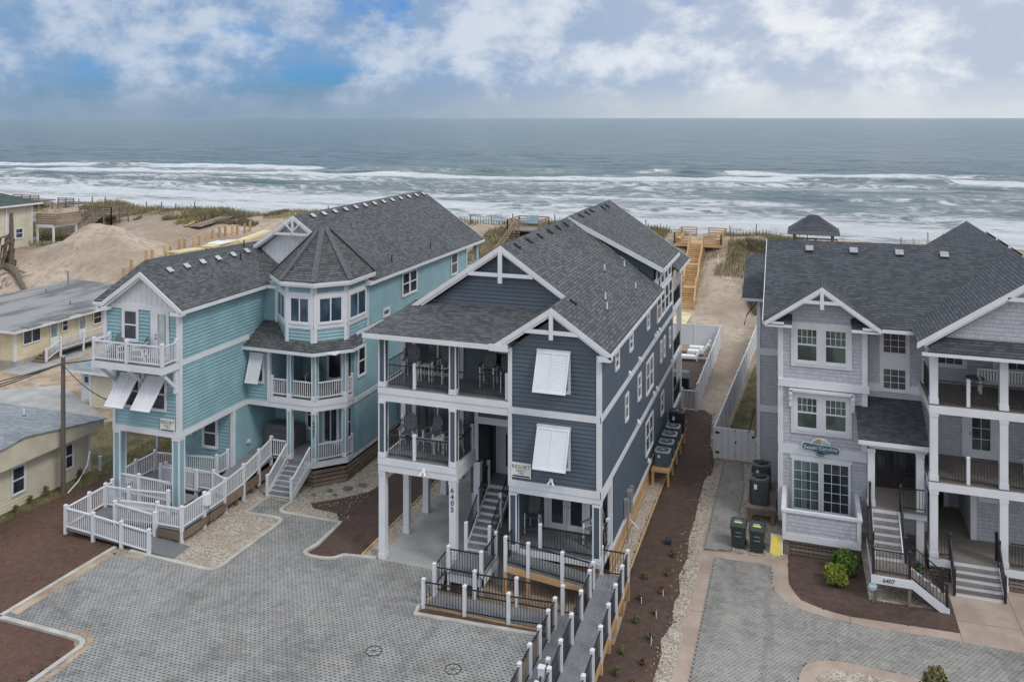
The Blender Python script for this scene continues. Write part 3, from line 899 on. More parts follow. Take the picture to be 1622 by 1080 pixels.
def sheet(name, poly, z, mat, t=0.0):
    mb = MB()
    if t: mb.hexa([(x, y, z - t) for x, y in poly], [(x, y, z) for x, y in poly])
    else: mb.face([(x, y, z) for x, y in poly])
    return structure(name, mb, mat)
def smooth_poly(P, closed=False, it=2, corners=()):
    for _ in range(it):
        Q = []
        n = len(P)
        for i in range(n if closed else n - 1):
            a, b = P[i], P[(i + 1) % n]
            Q += [(a[0] * .75 + b[0] * .25, a[1] * .75 + b[1] * .25), (a[0] * .25 + b[0] * .75, a[1] * .25 + b[1] * .75)]
        if not closed: Q = [P[0]] + Q + [P[-1]]
        P = Q
    return P
def ribbon(name, line, w, z0, z1, mat, kind='structure'):
    L = [Vector(p) for p in line]; l, r = [], []
    for i, p in enumerate(L):
        d = (L[min(i + 1, len(L) - 1)] - L[max(i - 1, 0)]).normalized(); n = Vector((-d.y, d.x)) * w / 2
        l.append(p + n); r.append(p - n)
    mb = MB()
    for i in range(len(L) - 1):
        q = [l[i], r[i], r[i + 1], l[i + 1]]
        mb.face([(a.x, a.y, z1) for a in q])
        mb.face([(l[i].x, l[i].y, z0), (l[i].x, l[i].y, z1), (l[i + 1].x, l[i + 1].y, z1), (l[i + 1].x, l[i + 1].y, z0)])
        mb.face([(r[i].x, r[i].y, z0), (r[i].x, r[i].y, z1), (r[i + 1].x, r[i + 1].y, z1), (r[i + 1].x, r[i + 1].y, z0)])
    o = part(name, mb, mat, None); o['kind'] = kind
    return o
def inside(P, X, Y):
    r = np.zeros(X.shape, bool); n = len(P)
    for i in range(n):
        (x0, y0), (x1, y1) = P[i], P[(i + 1) % n]
        if y0 == y1: continue
        c = ((y0 > Y) != (y1 > Y)) & (X < (x1 - x0) * (Y - y0) / (y1 - y0) + x0)
        r ^= c
    return r
def pavers(name, poly, holes, z, px, py, fx, fy, mat, depth=0.03, jit=0.0):
    """open-cell paver lattice: every cell is a frame round a sunk opening"""
    xs_ = np.arange(min(p[0] for p in poly), max(p[0] for p in poly), px)
    ys_ = np.arange(min(p[1] for p in poly), max(p[1] for p in poly), py)
    X, Y = np.meshgrid(xs_, ys_); row = np.arange(len(ys_))[:, None]
    X = X + (row % 2) * px / 2
    k = inside(poly, X, Y)
    for h in holes: k &= ~inside(h, X, Y)
    X, Y = X[k], Y[k]; n = len(X)
    a, b = px / 2, py / 2
    j = (RS.rand(n) - .5) * jit
    c = (fx * (1 + j)) / 2; e = (fy * (1 + (RS.rand(n) - .5) * jit)) / 2
    zz = z + (RS.rand(n) - .5) * 0.006
    o = np.ones(n)
    sk = 0.22 * c
    def P(x, y, z_): return np.stack([X + x, Y + y, z_], -1)
    V = np.stack([P(-a * o, -b * o, zz), P(a * o, -b * o, zz), P(a * o, b * o, zz), P(-a * o, b * o, zz),
                  P(-c - sk, -e, zz), P(c - sk, -e, zz), P(c + sk, e, zz), P(-c + sk, e, zz),
                  P(-c - sk, -e, zz - depth), P(c - sk, -e, zz - depth), P(c + sk, e, zz - depth), P(-c + sk, e, zz - depth)], 1).reshape(-1, 3)
    f = np.array([[0, 1, 5, 4], [1, 2, 6, 5], [2, 3, 7, 6], [3, 0, 4, 7], [4, 5, 9, 8], [5, 6, 10, 9], [6, 7, 11, 10], [7, 4, 8, 11]])
    Fs = (f[None] + (np.arange(n) * 12)[:, None, None]).reshape(-1, 4)
    ob = raw_mesh(name, V, Fs, mat); ob['kind'] = 'stuff'
    return ob
OCT = np.array([[1, 0, 0], [0, 1, 0], [-1, 0, 0], [0, -1, 0], [0, 0, 1], [0, 0, -.4]], float)
OCF = np.array([[0, 1, 4], [1, 2, 4], [2, 3, 4], [3, 0, 4], [1, 0, 5], [2, 1, 5], [3, 2, 5], [0, 3, 5]])
def scatter(poly, n, holes=()):
    x0, x1 = min(p[0] for p in poly), max(p[0] for p in poly); y0, y1 = min(p[1] for p in poly), max(p[1] for p in poly)
    X = x0 + RS.rand(n * 3) * (x1 - x0); Y = y0 + RS.rand(n * 3) * (y1 - y0)
    k = inside(poly, X, Y)
    for h in holes: k &= ~inside(h, X, Y)
    return X[k][:n], Y[k][:n]
def pebbles(name, polys, dens, z, mat='pebble', s0=.02, s1=.055, holes=()):
    XX, YY = [], []
    for P in polys:
        A = abs(sum(P[i][0] * P[(i + 1) % len(P)][1] - P[(i + 1) % len(P)][0] * P[i][1] for i in range(len(P)))) / 2
        x, y = scatter(P, int(A * dens), holes); XX.append(x); YY.append(y)
    X = np.concatenate(XX); Y = np.concatenate(YY); n = len(X)
    S = (s0 + (s1 - s0) * RS.rand(n) ** 1.6)[:, None, None] * (0.7 + 0.6 * RS.rand(n, 1, 3)) * np.array([1, 1, .65])
    an = RS.rand(n) * 6.28; ca, sa = np.cos(an), np.sin(an)
    V = OCT[None] * S
    V = np.stack([V[..., 0] * ca[:, None] - V[..., 1] * sa[:, None], V[..., 0] * sa[:, None] + V[..., 1] * ca[:, None], V[..., 2]], -1)
    V += np.stack([X, Y, np.full(n, z)], -1)[:, None]
    Fs = (OCF[None] + (np.arange(n) * 6)[:, None, None]).reshape(-1, 3)
    o = raw_mesh(name, V.reshape(-1, 3), Fs, mat); o['kind'] = 'stuff'; return o

# left driveway
walk_l = [(-25.38, 36.0), (-25.39, 34.43), (-23.93, 34.5)]
curve1 = smooth_poly([(-24.1, 34.5), (-23.3, 34.45), (-23.28, 33.7)], it=2)
curve2 = smooth_poly([(-23.35, 30.3), (-23.4, 29.6), (-24.1, 29.6)], it=2)
curve3 = smooth_poly([(-25.6, 24.16), (-24.55, 24.1), (-24.55, 23.2)], it=2)
curve4 = smooth_poly([(-20.5, 32.9), (-20.75, 31.95), (-19.3, 31.95), (-18.9, 32.5)], it=2)
curve5 = smooth_poly([(-22.9, 35.05), (-24.05, 35.05), (-23.95, 36.1)], it=2)
kerb_a = [(-28.8, 29.8), (-28.95, 24.2)]
kerb_b = [(-28.95, 24.2)] + curve3 + [(-24.7, 17)]
kerb_c = [(-27.93, 29.75), (-25.5, 29.65)] + curve2[::-1] + curve1[::-1] + [(-25.39, 34.45), (-25.4, 36.0)]
kerb_d = [(-23.95, 36.2)] + curve5[::-1] + [(-20.56, 35.05)] + curve4 + [(-17.45, 32.72)]
drive1 = [(-28.8, 29.8), (-28.95, 24.2)] + curve3 + [(-24.7, 14), (-8.9, 14), (-9.35, 29.72), (-14.1, 29.5), (-14.2, 30.1), (-14.0, 32.6), (-17.4, 32.73)] + curve4[::-1] + [(-20.56, 35.05)] + curve5 + [(-25.4, 36.0), (-25.39, 34.43)] + curve1 + curve2 + [(-25.5, 29.65), (-27.93, 29.75)]
sheet('driveway_bed', drive1, 0.044, 'joint')
pavers('grid_pavers', drive1, [], 0.055, 0.190, 0.135, 0.108, 0.066, 'paver', 0.012, 0.35)
for nm, ln in (('kerb', kerb_a), ('kerb', kerb_b), ('kerb', kerb_c), ('kerb', kerb_d), ('kerb', [(-9.3, 29.78), (-14.1, 29.52), (-14.2, 30.2)])):
    ribbon(nm, ln, 0.19, 0.0, 0.10, 'kerb')
sheet('red_mulch_bed', [(-35.2, 10), (-24.8, 10), (-24.65, 17), (-24.6, 23.6), (-25.2, 24.1), (-28.9, 24.2), (-28.8, 29.8), (-28.2, 30.2), (-28.2, 33), (-32.5, 33.0), (-32.3, 50), (-34.3, 50), (-34.9, 36), (-35.6, 31)], 0.012, 'mulch_red')
sheet('lawn', [(-60, 10), (-35.2, 10), (-35.6, 31), (-34.9, 36), (-34.2, 50), (-36, 50), (-46, 49), (-46.3, 45.5), (-40.5, 43), (-44, 38), (-44, 30), (-60, 28)], 0.006, 'lawn')
sheet('parking_pad', [(-75, 30), (-60, 28), (-44, 30), (-44, 38), (-40.5, 43), (-46.3, 45.5), (-46, 60), (-56.4, 60), (-57, 48), (-75, 48)], 0.004, 'dirt')
sheet('concrete_apron', [(-56, 42.5), (-47.5, 38), (-41.2, 42.2), (-44.6, 44.0), (-50, 46.8)], 0.016, 'concrete')
sheet('concrete_walk', [(-57.0, 47.6), (-54.6, 47.6), (-54.6, 60), (-57, 60)], 0.018, 'concrete')
teal_gravel = [(-28.2, 30.0), (-27.9, 29.7), (-25.5, 29.65), (-23.9, 29.6), (-23.4, 30.1), (-23.35, 34.0), (-23.9, 34.45), (-25.38, 34.45), (-25.4, 36.2), (-23.95, 36.2), (-23.95, 35.5), (-23.3, 35.1), (-20.6, 35.1), (-21.3, 35.9), (-22.6, 36.0), (-23.1, 36.4), (-22.0, 37.3), (-20.9, 38.6), (-20.6, 44), (-20.9, 58), (-23.5, 58), (-29.5, 44), (-29.5, 36)]
sheet('teal_gravel_bed', teal_gravel, 0.010, 'gravel')
sheet('mulch_bed_between', [(-20.56, 35.0), (-20.65, 32.9), (-20.5, 32.2), (-19.4, 32.0), (-18.9, 32.55), (-18.2, 32.7), (-18.2, 60), (-21.5, 60), (-20.6, 44), (-20.9, 38.6), (-22.0, 37.3), (-23.1, 36.4), (-22.6, 36.0), (-21.3, 35.9)], 0.014, 'mulch')
sheet('navy_gravel_strip', [(-18.2, 32.7), (-17.2, 32.7), (-17.2, 58), (-18.2, 58)], 0.018, 'gravel')
sheet('garage_slab', [(-17.35, 32.72), (-11.4, 32.55), (-11.4, 48), (-17.35, 48)], 0.055, 'concrete', 0.05)
sheet('under_ramp_soil', [(-14.2, 29.95), (-6.5, 30.2), (-6.6, 33.2), (-11.4, 35), (-13.9, 32.6)], 0.020, 'dirt')
sheet('mulch_strip', [(-14.1, 29.6), (-8.9, 29.8), (-8.9, 30.2), (-14.0, 30.05)], 0.026, 'mulch')
ml = [(-5.35, 12), (-4.95, 22), (-5.05, 26), (-4.85, 28.6), (-4.8, 30.2), (-4.95, 31.0), (-4.7, 32.2), (-4.85, 33.6), (-4.72, 34.3), (-4.95, 35.6), (-4.8, 37.2), (-4.96, 39), (-4.93, 41), (-5.0, 45.5), (-4.7, 46.5), (-4.75, 48.4), (-5.2, 50.5), (-5.6, 55.6), (-6.2, 56.4), (-7.5, 56.2)]
sheet('side_mulch_bed', [(-6.6, 12), ] + ml + [(-7.6, 56), (-6.96, 45.6), (-6.94, 33.2), (-6.6, 33.2)], 0.014, 'mulch')
sheet('ramp_mulch', [(-9.0, 12), (-6.6, 12), (-6.6, 33.2), (-8.9, 30.0)], 0.008, 'mulch')
side_gravel = [(-7.6, 33.2), (-6.94, 33.2), (-6.96, 45.6), (-7.0, 54), (-7.6, 54)]
sheet('side_gravel_strip', side_gravel, 0.018, 'gravel')
sand_strip = [(p[0] - .0, p[1]) for p in ml[:15]] + [(-4.25, 48.4), (-4.2, 38), (-4.25, 28), (-4.4, 12)]
sheet('sandy_gravel_strip', sand_strip, 0.010, 'gravel')
for (x, y0, y1, x2) in ((-6.95, 33.3, 47.5, -6.95), (-18.2, 32.8, 58, -18.2)):
    mb = MB().box(x - .03, x + .03, y0, y1, 0, .075); e = structure('wood_edging', mb, 'new_wood')
for nm, ln, w in (('sand_wash', [(-28.55, 29.4), (-28.55, 27.5), (-28.7, 24.6)], .42), ('sand_wash', [(-28.5, 29.45), (-28.0, 29.5), (-26.9, 29.5)], .3), ('sand_wash', [(-25.6, 24.45), (-24.9, 24.5), (-24.3, 24.0), (-24.3, 22.0), (-24.4, 18)], .22)):
    ln = smooth_poly(ln, it=2); ln = [(x + random.uniform(-.05, .05), y + random.uniform(-.05, .05)) for x, y in ln]
    ribbon(nm, ln, w, .03, .0585, 'dirt')
# yard behind the navy house, path, lawn
sheet('back_mulch_yard', [(-17.5, 54), (-6.6, 54), (-6.55, 72.2), (-17.5, 71.9)], 0.012, 'mulch')
sheet('side_lawn', [(-4.4, 52.6), (-1.2, 52.6), (-1.2, 78), (-3.2, 78)], 0.010, 'lawn')
sheet('lawn_gravel', [(-4.7, 48.6), (-1.2, 48.6), (-1.2, 52.6), (-4.4, 52.6)], 0.012, 'gravel')
for i, (x, y) in enumerate(((-3.45, 49.6), (-3.5, 50.5), (-3.55, 51.4))):
    o = bx(None, 'stepping_stone', x - .3, x + .3, y - .33, y + .33, 0, .035, 'rock')
    tag(o, ('nearest', 'middle', 'farthest')[i] + ' of three grey stepping stones behind the white double gate', 'stepping stone', 'stepping stones behind the gate')
# right driveway
d2_in = [(-3.68, 37.6), (-1.33, 37.64)] + smooth_poly([(-1.33, 37.4), (-1.28, 35.9), (-0.75, 34.95), (0.5, 34.45), (2.4, 34.32)], it=2) + [(5.42, 34.42), (40, 34.5), (40, 8), (-3.72, 8)]
island = smooth_poly([(-0.1, 29.0), (-0.25, 30.9), (0.5, 31.75), (2.0, 31.85), (4.4, 31.6), (4.9, 30.6), (4.6, 28), (2.5, 27), (0.4, 27.3)], True, 2)
isl_in = [((x - 2.3) * .80 + 2.3, (y - 29.6) * .80 + 29.55) for x, y in island]
pink_out = [(-4.22, 38.08), (-0.68, 38.37)] + smooth_poly([(-0.68, 38.0), (-0.66, 36.4), (-0.2, 35.4), (0.8, 34.98), (1.6, 34.84)], it=2) + [(5.43, 35.04), (5.40, 37.6), (5.2, 38.7), (40, 39.5), (40, 7.5), (-4.4, 7.5)]
sheet('pink_border', pink_out, 0.016, 'pink')
sheet('driveway_bed_right', d2_in, 0.0370, 'joint')
pavers('block_pavers', d2_in, [island], 0.046, 0.165, 0.125, 0.072, 0.038, 'paver2', 0.010, 0.6)
sheet('island_border', island, 0.052, 'pink', 0.05)
sheet('island_gravel', isl_in, 0.060, 'gravel')
for p, q in (((5.42, 34.45), (5.42, 37.6)), ((7.6, 34.45), (7.6, 39)), ((-4.2, 33.3), (-3.7, 33.3)), ((1.63, 34.35), (1.62, 34.82)), ((5.43, 35.9), (12, 36.1))):
    ribbon('control_joint', [p, q], 0.02, 0.015, 0.0185, 'joint')
sw = [(-4.2, 38.15), (-3.02, 38.4), (-2.98, 45.5), (-3.2, 48.3), (-4.25, 48.3)]
sheet('sidewalk_bed', sw, 0.0350, 'joint')
pavers('sidewalk_pavers', sw, [], 0.044, 0.165, 0.125, 0.070, 0.038, 'paver2', 0.010, 0.6)
grey_gravel = [(-3.0, 38.4), (-0.8, 38.45), (-0.9, 41.2), (-1.2, 41.3), (-1.2, 46), (-2.6, 48.4), (-3.2, 48.4), (-2.98, 45.5)]
sheet('bin_gravel', grey_gravel, 0.012, 'gravel')
sheet('mulch_by_grey_house', [(-0.68, 38.37), (-0.62, 36.5), (-0.15, 35.4), (0.9, 34.98), (1.65, 34.86), (5.42, 35.06), (5.38, 37.6), (5.0, 41), (-0.8, 41)], 0.020, 'mulch')
porch_gravel = [(2.4, 36.3), (4.9, 36.4), (4.9, 41), (2.3, 41)]
sheet('under_stair_gravel', porch_gravel, 0.024, 'gravel')
pebbles('pebbles', [teal_gravel[:-4] + [(-26.5, 38.5), (-28.0, 36)], [(-18.15, 33), (-17.3, 33), (-17.3, 46), (-18.15, 46)]], 130, .012)
pebbles('pebbles', [side_gravel, sand_strip, grey_gravel, porch_gravel, isl_in], 110, .014)
pebbles('mulch_chips', [[(-35, 14), (-24.8, 14), (-28.9, 24.3), (-28.5, 31), (-32.6, 34), (-34.8, 34)]], 8, .012, 'mulch', .02, .05)

band = lambda L, a, b: [(x + a, y) for x, y in L] + [(x + b, y) for x, y in L[::-1]]
pebbles('mulch_chips', [band(ml, -.2, .22), band([(-7.0, 14), (-6.95, 45)], -.12, .2), band([(-24.75, 14), (-24.6, 23.2)], -.5, .1), [(-28.9, 24.3), (-28.5, 24.3), (-28.4, 29.8), (-28.9, 29.8)],
        [(-.75, 38.4), (-.5, 36), (.8, 34.9), (5.5, 34.95), (5.5, 35.2), (.9, 35.3), (-.2, 36.2), (-.5, 38.4)], [(-20.6, 35), (-23.3, 36.6), (-22.4, 37.5), (-20.7, 38.8), (-21.2, 38.9), (-23.4, 36.9)]], 55, .02, 'mulch', .02, .06)
pebbles('pebbles', [band(ml, -.45, .1), [(-21, 35.2), (-22.8, 36.2), (-21.6, 37.5), (-20.8, 38.8), (-20.2, 38.6), (-21, 36.8), (-20.2, 35.4)]], 16, .02)
# shrubs, grass
def leafball(name, c, r, n, mat, parent, leaf=0.07, stem=True, seed=0, clumps=9, flat=.9):
    rs = np.random.RandomState(seed + 5)
    C = rs.normal(size=(clumps, 3)); C /= np.linalg.norm(C, axis=1)[:, None]; C *= (rs.rand(clumps, 1) ** .4) * .62
    C[:, 2] = np.abs(C[:, 2]) * 1.0
    k = rs.randint(0, clumps, n)
    D = rs.normal(size=(n, 3)); D /= np.linalg.norm(D, axis=1)[:, None]
    P = C[k] + D * (0.42 * (rs.rand(n, 1) ** .35))
    P = P * np.array([r[0], r[1], r[2]]) + np.array([c[0], c[1], c[2] + r[2] * .55])
    A = rs.normal(size=(n, 3)); A /= np.linalg.norm(A, axis=1)[:, None]
    Bv = np.cross(A, rs.normal(size=(n, 3))); Bv /= np.linalg.norm(Bv, axis=1)[:, None]
    s = (leaf * (.6 + .8 * rs.rand(n)))[:, None]
    V = np.stack([P - A * s, P + Bv * s * .5, P + A * s, P - Bv * s * .5], 1).reshape(-1, 3)
    V[:, 2] = np.maximum(V[:, 2], c[2] + .01)
    Fs = np.arange(n * 4).reshape(-1, 4)
    return raw_mesh(name, V, Fs, mat, parent)
def shrub(c, r, n, mat, label, cat='shrub', leaf=.07, group=None, seed=0, name='shrub'):
    t = thing(name, label, cat, c, group)
    leafball('foliage', c, r, n, mat, t, leaf, seed=seed)
    mb = MB()
    rr = random.Random(seed)
    for i in range(5):
        a = rr.random() * 6.28
        mb.tube([(c[0], c[1], c[2]), (c[0] + math.cos(a) * r[0] * .25, c[1] + math.sin(a) * r[1] * .25, c[2] + r[2] * .6), (c[0] + math.cos(a) * r[0] * .5, c[1] + math.sin(a) * r[1] * .5, c[2] + r[2] * 1.1)], [.018, .013, .006], 5)
    part('stems', mb, 'bark', t)
    return t
def blades(name, X, Y, Z, h, w, mat, lean=.35, parent=None):
    n = len(X); h = h * (.55 + .9 * RS.rand(n)); a = RS.rand(n) * 6.28; l = RS.rand(n) * lean * h; b = RS.rand(n) * 6.28
    dx, dy = np.cos(a) * w / 2, np.sin(a) * w / 2; lx, ly = np.cos(b) * l, np.sin(b) * l
    V = np.stack([np.stack([X - dx, Y - dy, Z], -1), np.stack([X + dx, Y + dy, Z], -1), np.stack([X + dx * .3 + lx, Y + dy * .3 + ly, Z + h], -1), np.stack([X - dx * .3 + lx, Y - dy * .3 + ly, Z + h * .96], -1)], 1)
    return raw_mesh(name, V.reshape(-1, 3), np.arange(n * 4).reshape(-1, 4), mat, parent)
def patch(name, n, x0, x1, y0, y1, thr, h, w, mat, seed, lean=.35, sc=7.0, extra=None):
    X = x0 + RS.rand(n) * (x1 - x0); Y = y0 + RS.rand(n) * (y1 - y0)
    k = fbm(X / sc, Y / sc, 3, seed) + (extra(X, Y) if extra else 0) > thr
    X, Y = X[k], Y[k]
    o = blades(name, X, Y, terrain(X, Y) - .03, h, w, mat, lean); o['kind'] = 'stuff'; return o
patch('dune_grass', 50000, -130, 32, 94, 106, .45, .42, .05, 'dune_grass', 61)
patch('dune_grass', 24000, -36, -15, 87, 101, .34, .45, .05, 'dune_grass', 66)
patch('dune_grass', 26000, -9, 14, 91, 103, .42, .45, .05, 'dune_grass', 68, extra=lambda X, Y: np.where(X > -8, .12, -.1))
patch('dune_scrub', 22000, -86, -66, 91, 99, .46, .38, .10, 'dune_scrub', 71, 1.2, sc=3.5)
patch('dune_scrub', 26000, -8, 8, 85, 97, .48, .5, .10, 'dune_scrub', 72, 1.2, extra=lambda X, Y: np.where(X > -6.5 + (Y - 91) * -.3, .08, -.2))
patch('dune_scrub', 14000, -62, -44, 80, 94, .52, .45, .08, 'dune_grass', 74, .8)
patch('dune_scrub', 16000, -100, -74, 74, 100, .50, .6, .12, 'dune_grass', 75, .8, extra=lambda X, Y: np.where((X < -72 - (Y - 72) * .1) , .04, -.4))
def lawn_tufts():
    P = [(-36.3, 24), (-35.4, 24), (-35.6, 31), (-34.9, 36), (-34.2, 46), (-37, 46), (-36.3, 38)]
    X, Y = scatter(P, 9000); o = blades('grass_tufts', X, Y, X * 0 + .005, .09, .02, 'dune_grass', .8); o['kind'] = 'stuff'
    X, Y = scatter([(-4.2, 53), (-1.3, 53), (-1.3, 76), (-3.2, 76)], 9000); o = blades('grass_tufts', X, Y, X * 0 + .005, .07, .02, 'dune_grass', .8); o['kind'] = 'stuff'
lawn_tufts()

# ================================================================ NAVY HOUSE
YF, XR, XM, XL, YW, YB = 32.74, -7.6, -11.41, -17.37, 35.0, 52.1
DX, DY = (1, 0), (0, 1)
nh = thing('navy_house', 'dark navy beach house with white trimmed gables and the number 6405 on a column', 'house', (-12.5, 42, 0))
def navy():
    H = nh
    # right side wall (faces +x), full depth, plus front block
    rwall(H, (XR, YF), (XR, YB), 4.03, 9.95, 'navy')
    rwall(H, (XR, 34.7), (XR, YB), 1.05, 4.03, 'navy')
    wall(H, (XM, YF), (XR, YF), [(0, 4.1), (3.81, 4.1), (3.81, 9.62), (1.9, 11.0), (0, 9.62)], 'navy')
    rwall(H, (XM, YW), (XM, YF), 4.1, 9.62, 'navy')                 # left cheek of the block
    # back and left
    rwall(H, (XR, YB), (XL, YB), 1.05, 9.7, 'navy', lap=0)
    rwall(H, (XL, YB), (XL, YW), 3.9, 9.7, 'navy')
    rwall(H, (-13.9, YB), (-13.9, 37.3), 0.05, 4.4, 'navy', lap=0)
    # porch back walls
    rwall(H, (XL, YW), (XM, YW), 7.4, 9.75, 'navy')
    rwall(H, (XL, YW), (-13.95, YW), 4.4, 7.3, 'navy')
    rwall(H, (-13.8, YW), (-13.8, 37.3), 2.45, 6.9, 'navy')         # entry recess: left cheek
    rwall(H, (-13.8, 37.3), (XM, 37.3), 2.45, 6.9, 'navy')
    rwall(H, (XM, 37.3), (XM, YW), 2.45, 4.2, 'navy', lap=0)
    rwall(H, (XM, YW), (XM - .0, YF + .3), 1.4, 4.1, 'navy', lap=0)
    rwall(H, (XM, 35.15), (XR, 35.15), 1.35, 4.05, 'navy')
    # big gable wall
    wall(H, (XL, YW), (XR, YW), [(.35, 9.9), (9.5, 9.9), (4.9, 13.15)], 'navy')
    rwall(H, (XL, 48), (XR, 48), 0, 1.0, 'navy', lap=0)
    # bands and corner boards
    for z0, z1 in ((6.99, 7.26), (4.03, 4.31)):
        trim(H, (XM - .03, YF), (XR + .03, YF), z0, z1, .035, name='band_board')
        trim(H, (XR, YF - .035), (XR, YB), z0, z1, .035, name='band_board')
    trim(H, (XR, 34.7), (XR, YB), 1.0, 1.22, .035, name='skirt_board')
    for z0, z1 in ((4.31, 6.99), (7.26, 9.66)):
        corner(H, XR, YF, 1, -1, z0, z1)
        corner(H, XM, YF, -1, -1, z0, z1, w=.14)
    corner(H, XR, YB, 1, 1, 1.22, 9.7); corner(H, XR, 34.7, 1, -1, 1.22, 4.03, w=.14)
    trim(H, (XM, YF + .01), (XR, YF + .01), 3.78, 4.03, .02, name='porch_beam', back=.25)
    trim(H, (XR - .0, YF), (XR, 34.75), 3.80, 4.03, .02, name='porch_beam', back=.2)
    # decks
    boards(H, XL + .1, XM, YF + .05, YW, 7.45); boards(H, XL + .1, -13.9, YF + .05, YW, 4.43)
    trim(H, (XL, YF), (XM, YF), 7.18, 7.42, .03, name='fascia', back=.2)
    trim(H, (XL, YF), (XM, YF), 6.86, 7.18, .0, name='beam', back=.22)
    trim(H, (XL, YF), (-13.75, YF), 4.14, 4.40, .03, name='fascia', back=.2)
    trim(H, (XL, YF), (-13.75, YF), 3.84, 4.14, .0, name='beam', back=.22)
    trim(H, (-13.75, YF + .012), (-13.75, YW), 3.83, 4.395, .03, name='fascia', back=.2)
    trim(H, (XL, YW), (XL, YF + .012), 4.15, 4.395, .03, name='fascia', back=.2)
    trim(H, (XL, YW), (XL, YF + .012), 7.19, 7.415, .03, name='fascia', back=.2)
    bx(H, 'soffit', XL + .1, XM, YF + .22, YW, 7.36, 7.40); bx(H, 'soffit', XL + .1, -13.9, YF + .22, YW, 4.33, 4.38)
    bx(H, 'porch_ceiling', XL + .1, XM, YF, YW, 9.60, 9.64); bx(H, 'porch_ceiling', XM, XR, YF + .2, 35.1, 3.95, 4.0)
    # columns
    for z0, z1 in ((4.42, 6.88), (7.45, 9.62)):
        column(H, XL, XL + .33, YF, YF + .33, z0, z1, 'navy')
        column(H, -14.07, -13.75, YF, YF + .33, z0, z1, 'navy')
        corner(H, XL, YW, -1, -1, z0, z1, w=.2)
    for x in (XL, -14.08):
        column(H, x, x + .30, YF + .045, YF + .34, 0.05, 3.835)
    for y in (35.14, 37.26, 39.39, 41.5): column(H, XL, XL + .28, y, y + .28, 0.05, 3.9)
    column(H, -13.8, -13.5, 34.85, 35.15, 0.05, 3.9)
    bx(H, 'garage_ceiling', XL, -13.9, YW, YB, 3.86, 3.9)
    # entry surround
    trim(H, (-13.8, YW), (-13.62, YW), 3.9, 6.2, .04, name='door_casing'); trim(H, (-13.62, YW), (XM, YW), 5.55, 5.85, .04, name='door_casing')
    rwall(H, (-13.62, YW), (XM, YW), 5.85, 6.9, 'navy')
    # entry deck and front double door
    boards(H, -13.75, XM, 36.0, 37.3, 2.5)
    trim(H, (-13.6, 36.0), (XM, 36.0), 2.2, 2.47, .02, name='fascia')
    def door(x0, x1, y, z, h, gl, knob, name='door', d=DX):
        D = MB().box(x0, x1, y - .05, y, z, z + h); o = part(name, D, 'white', H)
        for g in gl:
            part('door_glass', MB().box(g[0], g[1], y - .058, y - .051, z + g[2], z + g[3]), 'glass', o)
        part('handle', MB().box(knob - .02, knob + .02, y - .10, y - .051, z + .95, z + 1.05).box(knob - .03, knob + .03, y - .075, y - .051, z + 1.2, z + 1.26), 'galv', o)
        return o
    door(-13.45, -12.55, 37.27, 2.5, 2.1, [(-13.12, -12.86, .35, 1.85)], -12.62)
    door(-12.53, -11.63, 37.27, 2.5, 2.1, [(-12.2, -11.94, .35, 1.85)], -12.46)
    bx(H, 'door_casing', -13.6, -13.46, 37.2, 37.29, 2.5, 4.75); bx(H, 'door_casing', -13.46, -11.5, 37.2, 37.29, 4.61, 4.75)
    # lower french doors
    door(-10.42, -9.62, 35.13, 1.42, 2.08, [(-10.28, -9.78, .25, 1.95)], -9.70)
    door(-9.60, -8.80, 35.13, 1.42, 2.08, [(-9.44, -8.94, .25, 1.95)], -9.52)
    bx(H, 'door_casing', -10.62, -10.43, 35.07, 35.14, 1.42, 3.7); bx(H, 'door_casing', -8.79, -8.60, 35.07, 35.14, 1.42, 3.7); bx(H, 'door_casing', -10.43, -8.79, 35.07, 35.14, 3.51, 3.7)
    # porch level of the front block
    boards(H, XM, XR, 33.05, 35.12, 1.42, along='x')
    trim(H, (XM, 33.05), (XR, 33.05), 1.12, 1.385, .02, name='fascia'); trim(H, (XR, 33.05), (XR, 34.7), 1.12, 1.385, .02, name='fascia')
    column(H, XM, XM + .33, YF, YF + .33, 1.42, 3.80, 'navy'); column(H, XR - .33, XR, YF, YF + .33, 1.42, 3.80, 'navy')
    bx(H, 'post', XM + .0, XM + .2, 34.9, 35.1, 1.42, 3.9)
    # upper sliding doors behind the porches
    for z in (7.45, 4.43):
        window(H, (XL, YW), DX, .55, 3.05, z, z + 2.25, 'slider', .15, 'glass_blind', sill=False)
    window(H, (XL, YW), DX, 4.25, 5.6, 8.0, 9.5, 'double', .12)
    # windows in the right wall
    for y0, y1, z0, z1, st in ((35.38, 36.2, 8.27, 9.12, 'double'), (38.45, 39.32, 8.27, 9.12, 'double'),
                               (37.48, 38.25, 5.40, 6.62, 'double'), (40.5, 41.4, 5.38, 6.62, 'double'), (42.78, 44.90, 4.93, 6.62, 'pair'),
                               (47.15, 47.80, 5.40, 6.60, 'double'), (48.36, 48.94, 5.40, 6.58, 'double'), (47.37, 48.46, 2.40, 3.62, 'double'),
                               (42.65, 44.85, 1.90, 3.62, 'pair'), (43.0, 43.8, 8.2, 9.12, 'double'), (50.4, 51.1, 5.4, 6.6, 'double')):
        window(H, (XR, 0), DY, y0, y1, z0, z1, st, .11)
    for i in range(4): window(H, (XR, 0), DY, 46.1 + i * 1.4, 47.5 + i * 1.4, 7.85, 9.45, 'double', .12)
